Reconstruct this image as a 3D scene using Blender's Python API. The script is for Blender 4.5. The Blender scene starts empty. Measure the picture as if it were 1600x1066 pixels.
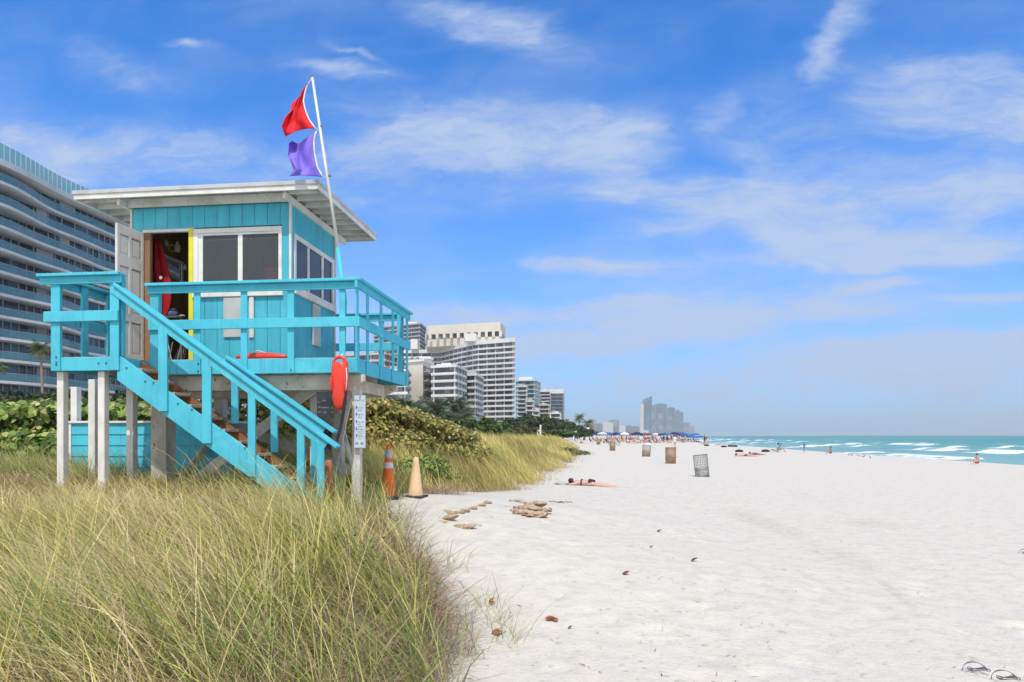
import bpy, bmesh, math, random
import numpy as np
from mathutils import Vector, Matrix, noise as mnoise
random.seed(7)
RNG = np.random.default_rng(11)
scene = bpy.context.scene
COL = scene.collection
R = math.radians
# ------------------------------------------------------------------ camera model (for turning photo measurements into metres)
CAMZ = 1.7
F = 1066.7
HZ = 680.3
TH = math.atan(125 / F)
CT, ST = math.cos(TH), math.sin(TH)
def k(px):
    xc = (px - 800) / F
    return (xc * CT - ST) / (xc * ST + CT)
def t_at(px, Y):
    return Y / ((px - 800) / F * ST + CT)
def X(px, Y):
    return k(px) * Y
def Z(px, py, Y):
    return CAMZ + (HZ - py) / F * t_at(px, Y)
def W(px, py, Y):
    return Vector((X(px, Y), Y, Z(px, py, Y)))
def YX(px, x):
    return x / k(px)
def at_t(px, py, t):
    xc = (px - 800) / F
    return Vector(((xc * CT - ST) * t, (xc * ST + CT) * t, CAMZ + (HZ - py) / F * t))
# ------------------------------------------------------------------ terrain
FY = np.array([-300, 0, 4.5, 5.5, 7, 8, 9.6, 12, 13.7, 16, 19, 31, 57, 200, 600, 1500, 4000, 9000.])
FXv = np.array([0, -.75, -1.02, -1.12, -1.75, -2.2, -2.7, -3.0, -3.3, -2.5, -1.9, -1.6, -1.3, -3, -10, 35, 560, 3100.])
ZFv = np.array([.0, .0, .04, .08, .22, .36, .52, .62, .55, .32, .2, .1, .05, .05, .05, .05, .05, .05])
PLv = np.array([.3, .34, .46, .58, .66, .74, .86, .9, .95, 1.0, 1.05, 1.05, 1.0, 1.0, 1.0, 1.0, 1.0, 1.0])
def sstep(a):
    a = np.clip(a, 0, 1)
    return a * a * (3 - 2 * a)
def vnoise(x, y, seed=0):
    x = np.asarray(x, float); y = np.asarray(y, float)
    xi = np.floor(x).astype(np.int64); yi = np.floor(y).astype(np.int64)
    fx = x - xi; fy = y - yi
    fx = fx * fx * (3 - 2 * fx); fy = fy * fy * (3 - 2 * fy)
    def h(a, b):
        n = (a * 374761393 + b * 668265263 + seed * 974634777) & 0xffffffff
        n = ((n ^ (n >> 13)) * 1274126177) & 0xffffffff
        n = n ^ (n >> 16)
        return (n & 0xffff) / 65535.0
    return (h(xi, yi) * (1 - fx) + h(xi + 1, yi) * fx) * (1 - fy) + (h(xi, yi + 1) * (1 - fx) + h(xi + 1, yi + 1) * fx) * fy
def fbm(x, y, seed=0, n=4):
    s = 0; a = .5; f = 1.
    for i in range(n):
        s = s + a * vnoise(np.asarray(x) * f, np.asarray(y) * f, seed + i); a *= .5; f *= 2.03
    return s
def foot(y):
    return np.interp(y, FY, FXv)
def shore(y):
    y = np.maximum(np.asarray(y, float), 0)
    return 36 + 4e-5 * y * y + 1.6 * (vnoise(y / 23, y * 0, 5) - .5)
SEA = -1.0
def ground(x, y):
    x = np.asarray(x, float); y = np.asarray(y, float)
    wob = .5 * (vnoise(y / 1.7, x * 0, 3) - .5) * sstep(y / 10)
    s = foot(y) + wob - x
    zf = np.interp(y, FY, ZFv); pl = np.interp(y, FY, PLv)
    up = zf + (pl - zf) * sstep(s / np.interp(y, [0, 6, 9, 12], [1.1, 1.25, 2.0, 2.6])) + .10 * (vnoise(x / 1.3, y / 1.3, 8) - .5) * sstep(s / 1.)
    dn = zf * sstep(1 + s / 6.5)
    z = np.where(s > 0, up, dn)
    b = x - (shore(y) - 14)
    slope = np.where(b > 0, -np.where(b < 4, b * b / 8, b - 2) / 12., 0)
    z = z + np.maximum(slope, -3.0)
    z = z + .05 * (fbm(x / 2.5, y / 2.5, 21, 3) - .45) * sstep(1 - b / 10) * np.clip(1 - y / 400, 0.1, 1)
    return z
def gz(x, y):
    return float(ground(x, y))
def hit(px, py, tmax=2500):
    d = at_t(px, py, 1.0) - Vector((0, 0, CAMZ))
    t = 1.5; last = t
    while t < tmax:
        p = d * t
        if CAMZ + p.z < gz(p.x, p.y):
            lo, hi = last, t
            for _ in range(30):
                m = (lo + hi) / 2
                if CAMZ + d.z * m < gz(d.x * m, d.y * m): hi = m
                else: lo = m
            t = hi
            break
        last = t; t *= 1.01
    p = d * t
    return Vector((p.x, p.y, gz(p.x, p.y)))
# ------------------------------------------------------------------ materials
def nodes_of(name):
    m = bpy.data.materials.new(name); m.use_nodes = True
    nt = m.node_tree
    b = nt.nodes['Principled BSDF']
    return m, nt, b
def N(nt, t, **kw):
    n = nt.nodes.new(t)
    for a, v in kw.items(): setattr(n, a, v)
    return n
def L(nt, a, b): nt.links.new(a, b)
def mathn(nt, op, a, b=None, clamp=False):
    n = N(nt, 'ShaderNodeMath', operation=op, use_clamp=clamp)
    for i, v in enumerate((a, b)):
        if v is None: continue
        if isinstance(v, (int, float)): n.inputs[i].default_value = v
        else: L(nt, v, n.inputs[i])
    return n.outputs[0]
def mixc(nt, fac, a, b, bt='MIX'):
    n = N(nt, 'ShaderNodeMix', data_type='RGBA', blend_type=bt)
    for s, v in ((n.inputs[0], fac), (n.inputs[6], a), (n.inputs[7], b)):
        if isinstance(v, (int, float)): s.default_value = v
        elif isinstance(v, tuple): s.default_value = (*v[:3], 1)
        else: L(nt, v, s)
    return n.outputs[2]
def ramp(nt, fac, a, b):
    n = N(nt, 'ShaderNodeMapRange', interpolation_type='SMOOTHSTEP')
    L(nt, fac, n.inputs[0]); n.inputs[1].default_value = a; n.inputs[2].default_value = b
    return n.outputs[0]
def noisen(nt, co, scale, detail=4, rough=.55, dist=0.0):
    n = N(nt, 'ShaderNodeTexNoise')
    n.inputs['Scale'].default_value = scale; n.inputs['Detail'].default_value = detail
    n.inputs['Roughness'].default_value = rough; n.inputs['Distortion'].default_value = dist
    if co is not None: L(nt, co, n.inputs['Vector'])
    return n.outputs['Fac']
def coords(nt, kind='Object', scale=(1, 1, 1)):
    tc = N(nt, 'ShaderNodeTexCoord')
    mp = N(nt, 'ShaderNodeMapping'); mp.inputs['Scale'].default_value = scale
    L(nt, tc.outputs[kind], mp.inputs[0])
    return mp.outputs[0]
def bump(nt, b, h, strength=.3, dist=.01):
    n = N(nt, 'ShaderNodeBump'); n.inputs['Strength'].default_value = strength; n.inputs['Distance'].default_value = dist
    L(nt, h, n.inputs['Height']); L(nt, n.outputs[0], b.inputs['Normal'])
def mat(name, c, c2=None, rough=.6, scale=4, stretch=(1, 1, 1), lo=.4, hi=.65, bmp=.0, bdist=.005, bscale=60, metal=0, spec=.35, chip=None, chip_amt=.66, wear=0):
    m, nt, b = nodes_of(name)
    b.inputs['Roughness'].default_value = rough; b.inputs['Metallic'].default_value = metal
    b.inputs['Specular IOR Level'].default_value = spec
    co = coords(nt, 'Object', stretch)
    if c2 is None: c2 = tuple(v * .82 for v in c)
    f = ramp(nt, noisen(nt, co, scale, 6, .6), lo, hi)
    col = mixc(nt, f, c, c2)
    if wear:
        st = ramp(nt, noisen(nt, coords(nt, 'Object', (9, 9, .8)), 2.2, 5, .65), .50, .74)
        col = mixc(nt, mathn(nt, 'MULTIPLY', st, wear), col, tuple(v * .62 + .03 for v in c))
        fr = ramp(nt, noisen(nt, co, 38, 3, .6), .71, .75)
        col = mixc(nt, mathn(nt, 'MULTIPLY', fr, .75), col, (.16, .10, .07))
        pale = ramp(nt, noisen(nt, coords(nt, 'Object', (1, 1, 1)), 1.3, 5, .7, .6), .52, .72)
        col = mixc(nt, mathn(nt, 'MULTIPLY', pale, wear * .6), col, tuple(min(.9, v * 1.12 + .06) for v in c))
    if chip:
        cf = ramp(nt, noisen(nt, co, scale * 7, 5, .7), chip_amt, chip_amt + .05)
        col = mixc(nt, cf, col, chip)
    L(nt, col, b.inputs['Base Color'])
    if bmp: bump(nt, b, noisen(nt, co, bscale, 4, .6), bmp, bdist)
    return m
M = {}
TEAL = (.085, .54, .69)
M['teal'] = mat('teal_paint', TEAL, (.07, .47, .62), rough=.68, scale=2.2, bmp=.45, bscale=40, stretch=(1, 1, 1), chip=(.36, .40, .38), chip_amt=.67, wear=.8)
M['teal_wall'] = mat('teal_wall_paint', (.075, .49, .62), (.06, .41, .54), rough=.55, scale=1.6, bmp=.4, bscale=30, stretch=(3, 3, .35), chip=(.34, .42, .43), chip_amt=.675, wear=.85)
M['white'] = mat('white_paint', (.78, .77, .74), (.66, .64, .58), rough=.5, scale=3, bmp=.2, chip=(.42, .38, .32), chip_amt=.67, wear=.3)
M['offwhite'] = mat('weathered_white', (.70, .68, .62), (.52, .50, .44), rough=.7, scale=2.5, bmp=.4, bscale=25, chip=(.26, .22, .17), chip_amt=.62)
M['greywood'] = mat('weathered_grey_wood', (.54, .52, .47), (.38, .36, .32), rough=.8, scale=2.5, stretch=(1, 1, .4), bmp=.5, bscale=30, chip=(.20, .16, .12), chip_amt=.62)
M['beam'] = mat('pale_beam_wood', (.68, .63, .53), (.50, .45, .36), rough=.8, scale=2.0, bmp=.5, bscale=22, chip=(.25, .15, .09), chip_amt=.60)
M['brown'] = mat('brown_stair_wood', (.30, .13, .055), (.16, .07, .035), rough=.7, scale=3, stretch=(.5, 2, 2), bmp=.4, bscale=30)
M['tread'] = mat('worn_tread_wood', (.42, .36, .29), (.22, .13, .08), rough=.85, scale=5, stretch=(2, .4, 2), bmp=.5, bscale=30)
M['deckboard'] = mat('deck_boards', (.45, .40, .33), (.28, .23, .18), rough=.85, scale=4, bmp=.4)
M['soffit'] = mat('soffit_boards', (.70, .69, .60), (.52, .52, .44), rough=.8, scale=2, bmp=.4, bscale=20, chip=(.27, .25, .2), chip_amt=.6)
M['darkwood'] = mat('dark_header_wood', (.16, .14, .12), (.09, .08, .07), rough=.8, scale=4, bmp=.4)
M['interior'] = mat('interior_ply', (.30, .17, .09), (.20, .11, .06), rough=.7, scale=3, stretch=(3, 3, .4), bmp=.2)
M['yellow'] = mat('yellow_paint', (.80, .74, .03), (.70, .62, .05), rough=.5, scale=4)
M['doorwhite'] = mat('door_paint', (.70, .68, .66), (.60, .57, .54), rough=.45, scale=2, bmp=.15, chip=(.45, .24, .12), chip_amt=.69)
M['rust'] = mat('rusty_edge', (.33, .15, .07), (.45, .30, .2), rough=.8, scale=20)
M['chrome'] = mat('handle_metal', (.55, .55, .56), (.35, .35, .36), rough=.25, metal=1, scale=8)
M['bolt'] = mat('dark_bolt', (.05, .16, .2), (.03, .08, .1), rough=.5, scale=8)
M['greypanel'] = mat('grey_panel', (.52, .54, .54), (.43, .45, .46), rough=.6, scale=3)
M['red'] = mat('red_plastic', (.80, .055, .03), (.68, .04, .03), rough=.35, scale=3, bmp=.05, spec=.5)
M['redjacket'] = mat('red_cloth', (.45, .012, .02), (.30, .008, .015), rough=.8, scale=5, bmp=.3, bscale=20, bdist=.02)
M['black'] = mat('black_webbing', (.018, .018, .02), (.03, .03, .033), rough=.7, scale=20)
M['rope'] = mat('white_rope', (.75, .73, .7), (.6, .58, .55), rough=.8, scale=40)
M['orange'] = mat('cone_orange', (.95, .20, .025), (.78, .15, .02), rough=.5, scale=5, chip=(.35, .15, .06), chip_amt=.66)
M['rustcone'] = mat('rusty_cone', (.48, .17, .08), (.33, .12, .07), rough=.7, scale=8)
M['tan'] = mat('faded_cone_tan', (.82, .57, .34), (.70, .48, .29), rough=.6, scale=4, bmp=.1)
M['rubber'] = mat('black_rubber', (.022, .024, .028), (.05, .05, .055), rough=.7, scale=9)
M['reflect'] = mat('grey_reflective_band', (.50, .51, .53), (.36, .37, .39), rough=.35, scale=14)
M['reflect2'] = mat('white_reflective_band', (.76, .76, .76), (.6, .6, .6), rough=.35, scale=14)
M['board'] = mat('chalkboard', (.028, .030, .038), (.05, .052, .06), rough=.7, scale=6)
M['chalk'] = mat('chalk_marks', (.55, .55, .6), (.4, .4, .45), rough=.9, scale=30)
M['signface'] = mat('sign_face', (.60, .68, .78), (.53, .60, .70), rough=.4, scale=4)
M['ink'] = mat('sign_ink', (.07, .09, .14), (.11, .13, .19), rough=.6, scale=20)
M['inkgrey'] = mat('sign_ink_grey', (.26, .29, .36), (.3, .33, .4), rough=.6, scale=20)
M['sack'] = mat('burlap', (.50, .385, .28), (.34, .24, .155), rough=.95, scale=12, bmp=.9, bscale=35, bdist=.02)
M['sackdark'] = mat('burlap_mouth', (.27, .18, .11), (.16, .10, .06), rough=.95, scale=14, bmp=.8, bscale=40, bdist=.01)
M['wire'] = mat('grey_wire', (.30, .30, .30), (.20, .19, .18), rough=.5, metal=.4, scale=6)
M['rustwire'] = mat('rusty_wire', (.24, .15, .09), (.34, .24, .17), rough=.8, scale=6)
M['rustliner'] = mat('rusty_liner', (.52, .38, .29), (.38, .26, .19), rough=.9, scale=4)
M['bag'] = mat('pale_bin_bag', (.55, .56, .56), (.42, .43, .44), rough=.4, scale=8, bmp=.5, bscale=15, bdist=.03)
M['skin'] = mat('skin', (.50, .26, .17), (.44, .21, .14), rough=.5, scale=6)
M['skinpink'] = mat('sunburnt_skin', (.62, .40, .335), (.56, .33, .27), rough=.5, scale=6)
M['hair'] = mat('dark_hair', (.06, .03, .02), (.025, .014, .01), rough=.6, scale=30, stretch=(4, 1, 1))
M['bikini'] = mat('black_swimwear', (.02, .015, .025), (.05, .02, .04), rough=.8, scale=10)
M['denim'] = mat('blue_cloth', (.08, .16, .28), (.05, .10, .2), rough=.8, scale=8)
M['navy'] = mat('navy_canvas', (.015, .03, .12), (.01, .02, .08), rough=.7, scale=4)
M['blue'] = mat('blue_canvas', (.03, .14, .42), (.02, .1, .3), rough=.7, scale=4)
M['whitecloth'] = mat('white_cloth', (.78, .78, .78), (.66, .66, .68), rough=.8, scale=6)
M['redcloth'] = mat('red_swimwear', (.45, .03, .04), (.35, .02, .03), rough=.8, scale=6)
M['towel'] = mat('grey_towel', (.42, .43, .45), (.28, .29, .31), rough=.95, scale=12, bmp=.6)
M['leafbrown'] = mat('dry_leaf_orange', (.48, .14, .05), (.30, .09, .04), rough=.7, scale=25)
M['poddark'] = mat('dry_pod', (.20, .08, .045), (.12, .05, .03), rough=.7, scale=25)
M['strand'] = mat('dark_strand', (.10, .10, .11), (.18, .18, .19), rough=.5, scale=20)
M['driftgreen'] = mat('olive_weed', (.16, .17, .07), (.22, .2, .1), rough=.8, scale=20)
M['redflag'] = mat('red_flag_cloth', (.75, .02, .03), (.62, .015, .025), rough=.8, scale=5, bmp=.2, bscale=40)
M['purpleflag'] = mat('purple_flag_cloth', (.24, .17, .72), (.20, .14, .64), rough=.8, scale=5, bmp=.2, bscale=40)
M['trunk'] = mat('palm_trunk', (.27, .21, .16), (.18, .14, .11), rough=.9, scale=8, bmp=.6, bscale=12)
M['bark'] = mat('grey_bark', (.16, .13, .10), (.10, .08, .06), rough=.9, scale=6, bmp=.6, bscale=12)
M['bwhite'] = mat('building_white', (.72, .72, .71), (.64, .64, .63), rough=.7, scale=.08)
M['bcream'] = mat('building_cream', (.66, .62, .53), (.60, .56, .48), rough=.8, scale=.08)
M['bpink'] = mat('building_warm_grey', (.52, .47, .44), (.45, .4, .37), rough=.8, scale=.08)
M['bgrey'] = mat('building_grey', (.38, .39, .41), (.33, .34, .36), rough=.8, scale=.08)
M['concrete'] = mat('condo_concrete', (.52, .55, .57), (.45, .48, .50), rough=.6, scale=.3)
M['greenmetal'] = mat('painted_metal', (.2, .22, .23), (.15, .16, .17), rough=.5, scale=4, metal=.3)
def glassy(name, c, c2, scale, rough=.12, spec=.8):
    m = mat(name, c, c2, rough=rough, scale=scale, spec=spec)
    return m
def winmat(name, c, c2, sx, sz, rough=.15):
    """dark glazing with per-pane differences (curtains, blinds)"""
    m, nt, b = nodes_of(name)
    co = coords(nt, 'Object', (sx, sx, sz))
    sn = N(nt, 'ShaderNodeVectorMath', operation='FLOOR'); L(nt, co, sn.inputs[0])
    wn = N(nt, 'ShaderNodeTexWhiteNoise', noise_dimensions='3D'); L(nt, sn.outputs[0], wn.inputs['Vector'])
    f = ramp(nt, wn.outputs['Value'], .35, 1.0)
    L(nt, mixc(nt, f, c, c2), b.inputs['Base Color'])
    b.inputs['Roughness'].default_value = rough; b.inputs['Specular IOR Level'].default_value = .6
    return m
M['bwin'] = winmat('building_windows', (.06, .07, .09), (.26, .26, .28), .45, .34)
M['bwinteal'] = winmat('teal_building_windows', (.05, .13, .15), (.16, .30, .33), .3, .3)
M['bwinblue'] = winmat('blue_building_windows', (.05, .085, .12), (.13, .19, .25), .3, .3)
M['condowin'] = winmat('condo_windows', (.008, .018, .032), (.06, .12, .17), .5, .3, .05)
M['towerglass'] = winmat('tower_glass', (.05, .12, .16), (.12, .21, .26), .05, .08)
M['towergrey'] = winmat('tower_grey', (.15, .19, .21), (.28, .32, .34), .04, .06)
M['towerwhite'] = mat('tower_white', (.62, .62, .62), (.5, .52, .54), rough=.7, scale=.02)
def clearglass(name, tint, alpha):
    m, nt, b = nodes_of(name)
    b.inputs['Base Color'].default_value = (*tint, 1); b.inputs['Roughness'].default_value = .06
    b.inputs['Specular IOR Level'].default_value = .7; b.inputs['Alpha'].default_value = alpha
    return m
M['balglass'] = clearglass('balustrade_glass', (.10, .25, .31), .5)
M['crownglass'] = clearglass('roof_screen_glass', (.22, .50, .55), .72)
M['pane'] = clearglass('window_pane', (.085, .095, .105), .5)
M['paneblue'] = clearglass('side_pane', (.03, .06, .13), .72)
# vertex coloured foliage
def folmat(name, trans=.35, rough=.55, gain=1.0):
    m, nt, b = nodes_of(name)
    at = N(nt, 'ShaderNodeAttribute', attribute_name='Col')
    co = coords(nt, 'Object')
    f = noisen(nt, co, 3., 3)
    v = mathn(nt, 'MULTIPLY_ADD', f, .5); nt.nodes[-1].inputs[2].default_value = .75 * gain
    mm = N(nt, 'ShaderNodeVectorMath', operation='SCALE'); L(nt, at.outputs['Color'], mm.inputs[0]); L(nt, v, mm.inputs['Scale'])
    L(nt, mm.outputs[0], b.inputs['Base Color'])
    b.inputs['Roughness'].default_value = rough; b.inputs['Specular IOR Level'].default_value = .25
    tr = N(nt, 'ShaderNodeBsdfTranslucent'); L(nt, mm.outputs[0], tr.inputs['Color'])
    mx = N(nt, 'ShaderNodeMixShader'); mx.inputs[0].default_value = trans
    L(nt, b.outputs[0], mx.inputs[1]); L(nt, tr.outputs[0], mx.inputs[2])
    L(nt, mx.outputs[0], nt.nodes['Material Output'].inputs['Surface'])
    return m
M['grass'] = folmat('grass_blades', .30, .6, 1.16)
M['leaf'] = folmat('broad_leaves', .25, .45)
M['frond'] = folmat('palm_fronds', .2, .5)
# ------------------------------------------------------------------ object helpers
def tag(o, label=None, cat=None, group=None, kind=None):
    if label: o['label'] = label
    if cat: o['category'] = cat
    if group: o['group'] = group
    if kind: o['kind'] = kind
    return o
ORI = {}
def empty(name, loc, label, cat, group=None):
    o = bpy.data.objects.new(name, None); COL.objects.link(o)
    o.location = loc; o.empty_display_size = .1
    ORI[o.name] = Vector(loc)
    return tag(o, label, cat, group)
def link(name, me, parent=None, material=None):
    o = bpy.data.objects.new(name, me); COL.objects.link(o)
    if material is not None: me.materials.append(M[material] if isinstance(material, str) else material)
    if parent is not None:
        o.parent = parent; ORI[o.name] = ORI[parent.name]
    else: ORI[o.name] = Vector((0, 0, 0))
    return o
class MB:
    def __init__(s): s.v = []; s.f = []; s.mi = []
    def add(s, vs, fs, mi=0):
        b = len(s.v); s.v += [tuple(v) for v in vs]; s.f += [[i + b for i in f] for f in fs]; s.mi += [mi] * len(fs)
        return s
    def box(s, x0, x1, y0, y1, z0, z1, mi=0):
        return s.add([(x0, y0, z0), (x1, y0, z0), (x1, y1, z0), (x0, y1, z0), (x0, y0, z1), (x1, y0, z1), (x1, y1, z1), (x0, y1, z1)],
                     [(3, 2, 1, 0), (4, 5, 6, 7), (0, 1, 5, 4), (1, 2, 6, 5), (2, 3, 7, 6), (3, 0, 4, 7)], mi)
    def bar(s, p, q, w, h, up=(0, 0, 1), mi=0):
        """box from p to q; w across (side), h along up"""
        p = Vector(p); q = Vector(q); d = (q - p).normalized(); up = Vector(up)
        side = d.cross(up).normalized(); u = side.cross(d).normalized()
        vs = []
        for e in (p, q):
            for a, b in ((-1, -1), (1, -1), (1, 1), (-1, 1)): vs.append(e + side * (a * w / 2) + u * (b * h / 2))
        return s.add(vs, [(0, 1, 2, 3), (7, 6, 5, 4), (0, 4, 5, 1), (1, 5, 6, 2), (2, 6, 7, 3), (3, 7, 4, 0)], mi)
    def prism_xz(s, pts, y0, y1, mi=0):
        n = len(pts)
        vs = [(x, y0, z) for x, z in pts] + [(x, y1, z) for x, z in pts]
        fs = [list(range(n)), list(range(2 * n - 1, n - 1, -1))] + [(i, i + n, (i + 1) % n + n, (i + 1) % n) for i in range(n)]
        return s.add(vs, fs, mi)
    def prism_xy(s, pts, z0, z1, mi=0):
        n = len(pts)
        vs = [(x, y, z0) for x, y in pts] + [(x, y, z1) for x, y in pts]
        fs = [list(range(n - 1, -1, -1)), list(range(n, 2 * n))] + [(i, (i + 1) % n, (i + 1) % n + n, i + n) for i in range(n)]
        return s.add(vs, fs, mi)
    def tube(s, pts, r, n=8, mi=0, cap=True):
        pts = [Vector(p) for p in pts]; rs = r if isinstance(r, (list, tuple)) else [r] * len(pts)
        vs = []; fs = []
        ref = Vector((0, 0, 1))
        for i, p in enumerate(pts):
            d = (pts[min(i + 1, len(pts) - 1)] - pts[max(i - 1, 0)]).normalized()
            rf = ref if abs(d.z) < .9 else Vector((1, 0, 0))
            a = d.cross(rf).normalized(); b = d.cross(a)
            for j in range(n):
                th = 2 * math.pi * j / n
                vs.append(p + (a * math.cos(th) + b * math.sin(th)) * rs[i])
        for i in range(len(pts) - 1):
            for j in range(n):
                fs.append((i * n + j, i * n + (j + 1) % n, (i + 1) * n + (j + 1) % n, (i + 1) * n + j))
        if cap: fs.append(list(range(n - 1, -1, -1))); fs.append(list(range((len(pts) - 1) * n, len(pts) * n)))
        return s.add(vs, fs, mi)
    def lathe(s, prof, c=(0, 0, 0), n=24, mi=0, sx=1, sy=1):
        vs = []; fs = []
        for r, z in prof:
            for j in range(n):
                th = 2 * math.pi * j / n
                vs.append((c[0] + r * sx * math.cos(th), c[1] + r * sy * math.sin(th), c[2] + z))
        for i in range(len(prof) - 1):
            for j in range(n):
                fs.append((i * n + j, i * n + (j + 1) % n, (i + 1) * n + (j + 1) % n, (i + 1) * n + j))
        fs.append(list(range(n - 1, -1, -1))); fs.append(list(range((len(prof) - 1) * n, len(prof) * n)))
        return s.add(vs, fs, mi)
    def build(s, name, material, parent=None, bevel=0, smooth=False, solid=0):
        me = bpy.data.meshes.new(name)
        o = ORI[parent.name] if parent is not None else Vector((0, 0, 0))
        me.from_pydata([(a - o.x, b - o.y, c - o.z) for a, b, c in s.v], [], s.f)
        mats = material if isinstance(material, (list, tuple)) else [material]
        for m in mats: me.materials.append(M[m])
        if len(mats) > 1: me.polygons.foreach_set('material_index', s.mi)
        if smooth: me.polygons.foreach_set('use_smooth', [True] * len(me.polygons))
        me.update()
        ob = link(name, me, parent)
        if solid:
            md = ob.modifiers.new('thick', 'SOLIDIFY'); md.thickness = solid; md.offset = 0
        if bevel:
            md = ob.modifiers.new('bev', 'BEVEL'); md.width = bevel; md.segments = 2; md.limit_method = 'ANGLE'
        return ob
def solo(mb, name, material, loc, label, cat, group=None, **kw):
    """a thing made of one mesh, origin at its base"""
    mb.v = [(a - loc[0], b - loc[1], c - loc[2]) for a, b, c in mb.v]
    o = mb.build(name, material, None, **kw)
    o.location = loc; ORI[o.name] = Vector(loc)
    return tag(o, label, cat, group)
def npmesh(name, verts, quads, material, cols=None, parent=None, smooth=False, loc=(0, 0, 0)):
    """fast mesh from numpy arrays: verts (N,3), faces (M,k)"""
    me = bpy.data.meshes.new(name)
    verts = np.asarray(verts, np.float32) - np.asarray(loc, np.float32); quads = np.asarray(quads, np.int32)
    kk = quads.shape[1]
    me.vertices.add(len(verts)); me.vertices.foreach_set('co', verts.ravel())
    me.loops.add(quads.size); me.loops.foreach_set('vertex_index', quads.ravel())
    me.polygons.add(len(quads)); me.polygons.foreach_set('loop_start', np.arange(0, quads.size, kk, dtype=np.int32))
    if cols is not None:
        a = me.attributes.new('Col', 'FLOAT_COLOR', 'POINT')
        c4 = np.ones((len(verts), 4), np.float32); c4[:, :3] = cols
        a.data.foreach_set('color', c4.ravel())
    if smooth: me.polygons.foreach_set('use_smooth', np.ones(len(quads), bool))
    me.update(calc_edges=True)
    o = link(name, me, parent, material)
    if parent is None: o.location = loc
    return o
def copy_tree(o, parent=None):
    c = o.copy(); COL.objects.link(c)
    if parent is not None: c.parent = parent
    ORI[c.name] = ORI[o.name]
    for ch in list(o.children): copy_tree(ch, c)
    return c
def inst(proto, loc, rz=0, sc=1, label=None, tilt=None):
    c = copy_tree(proto); c.location = loc; c.rotation_euler = (tilt[0] if tilt else 0, tilt[1] if tilt else 0, rz); c.scale = (sc, sc, sc)
    if label: c['label'] = label
    return c
EXPOSURE = 0.03
SKYTINT = (.14, .80, 1.52)
CLOUDCOL = (3.3, 4.1, 5.65)
SAND = (.655, .612, .53)
HAZE = 0.00018
SUNE = 3.4
# ------------------------------------------------------------------ camera, sun, sky
cam = bpy.data.cameras.new('camera'); co_ = bpy.data.objects.new('camera', cam); COL.objects.link(co_)
cam.sensor_width = 36; cam.lens = F / 1600 * 36; cam.shift_y = (HZ - 533) / 1600
cam.clip_start = .1; cam.clip_end = 60000
co_.location = (0, 0, CAMZ); co_.rotation_euler = (R(90), 0, TH)
scene.camera = co_
SAZ, SEL = R(-6), R(58)          # sun almost straight behind the camera
sun = bpy.data.lights.new('sun', 'SUN'); so = bpy.data.objects.new('sun', sun); COL.objects.link(so)
sun.energy = SUNE; sun.angle = R(.53); sun.color = (1, .955, .88)
sdir = Vector((-math.sin(SAZ) * math.cos(SEL), -math.cos(SAZ) * math.cos(SEL), math.sin(SEL)))
so.rotation_euler = sdir.to_track_quat('Z', 'Y').to_euler(); so.location = (0, -20, 60)
scene.view_settings.view_transform = 'Standard'; scene.view_settings.look = 'None'
scene.view_settings.exposure = EXPOSURE; scene.view_settings.gamma = 1
world = bpy.data.worlds.new('World'); scene.world = world; world.use_nodes = True
nt = world.node_tree; bg = nt.nodes['Background']; bg.inputs['Strength'].default_value = .15
sky = N(nt, 'ShaderNodeTexSky', sky_type='NISHITA'); sky.sun_disc = False
sky.sun_elevation = SEL; sky.sun_rotation = math.pi + SAZ; sky.air_density = 1.0; sky.dust_density = .3; sky.ozone_density = 2.5
geo = N(nt, 'ShaderNodeTexCoord'); dirv = geo.outputs['Generated']
sep = N(nt, 'ShaderNodeSeparateXYZ'); L(nt, dirv, sep.inputs[0])
yy = mathn(nt, 'MAXIMUM', sep.outputs[1], .08)
uu = mathn(nt, 'DIVIDE', sep.outputs[0], yy); vv = mathn(nt, 'DIVIDE', sep.outputs[2], yy)
cmb = N(nt, 'ShaderNodeCombineXYZ'); L(nt, uu, cmb.inputs[0]); L(nt, vv, cmb.inputs[1])
uv = cmb.outputs[0]
# wispy warp
def nz(vec, scale, sx=1, sy=1, rot=0, detail=5, rough=.6, dist=0., col=False):
    mp = N(nt, 'ShaderNodeMapping'); mp.inputs['Scale'].default_value = (sx, sy, 1); mp.inputs['Rotation'].default_value = (0, 0, rot)
    L(nt, vec, mp.inputs[0])
    n = N(nt, 'ShaderNodeTexNoise'); n.inputs['Scale'].default_value = scale; n.inputs['Detail'].default_value = detail
    n.inputs['Roughness'].default_value = rough; n.inputs['Distortion'].default_value = dist
    L(nt, mp.outputs[0], n.inputs['Vector'])
    return n.outputs['Color'] if col else n.outputs['Fac']
wv = nz(uv, 5, 1, 1.6, 0, 4, .6, .3, True)
ws = N(nt, 'ShaderNodeVectorMath', operation='SUBTRACT'); L(nt, wv, ws.inputs[0]); ws.inputs[1].default_value = (.5, .5, .5)
wsc = N(nt, 'ShaderNodeVectorMath', operation='MULTIPLY'); L(nt, ws.outputs[0], wsc.inputs[0]); wsc.inputs[1].default_value = (.15, .06, 0)
wa = N(nt, 'ShaderNodeVectorMath', operation='ADD'); L(nt, uv, wa.inputs[0]); L(nt, wsc.outputs[0], wa.inputs[1])
uvw = wa.outputs[0]
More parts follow.
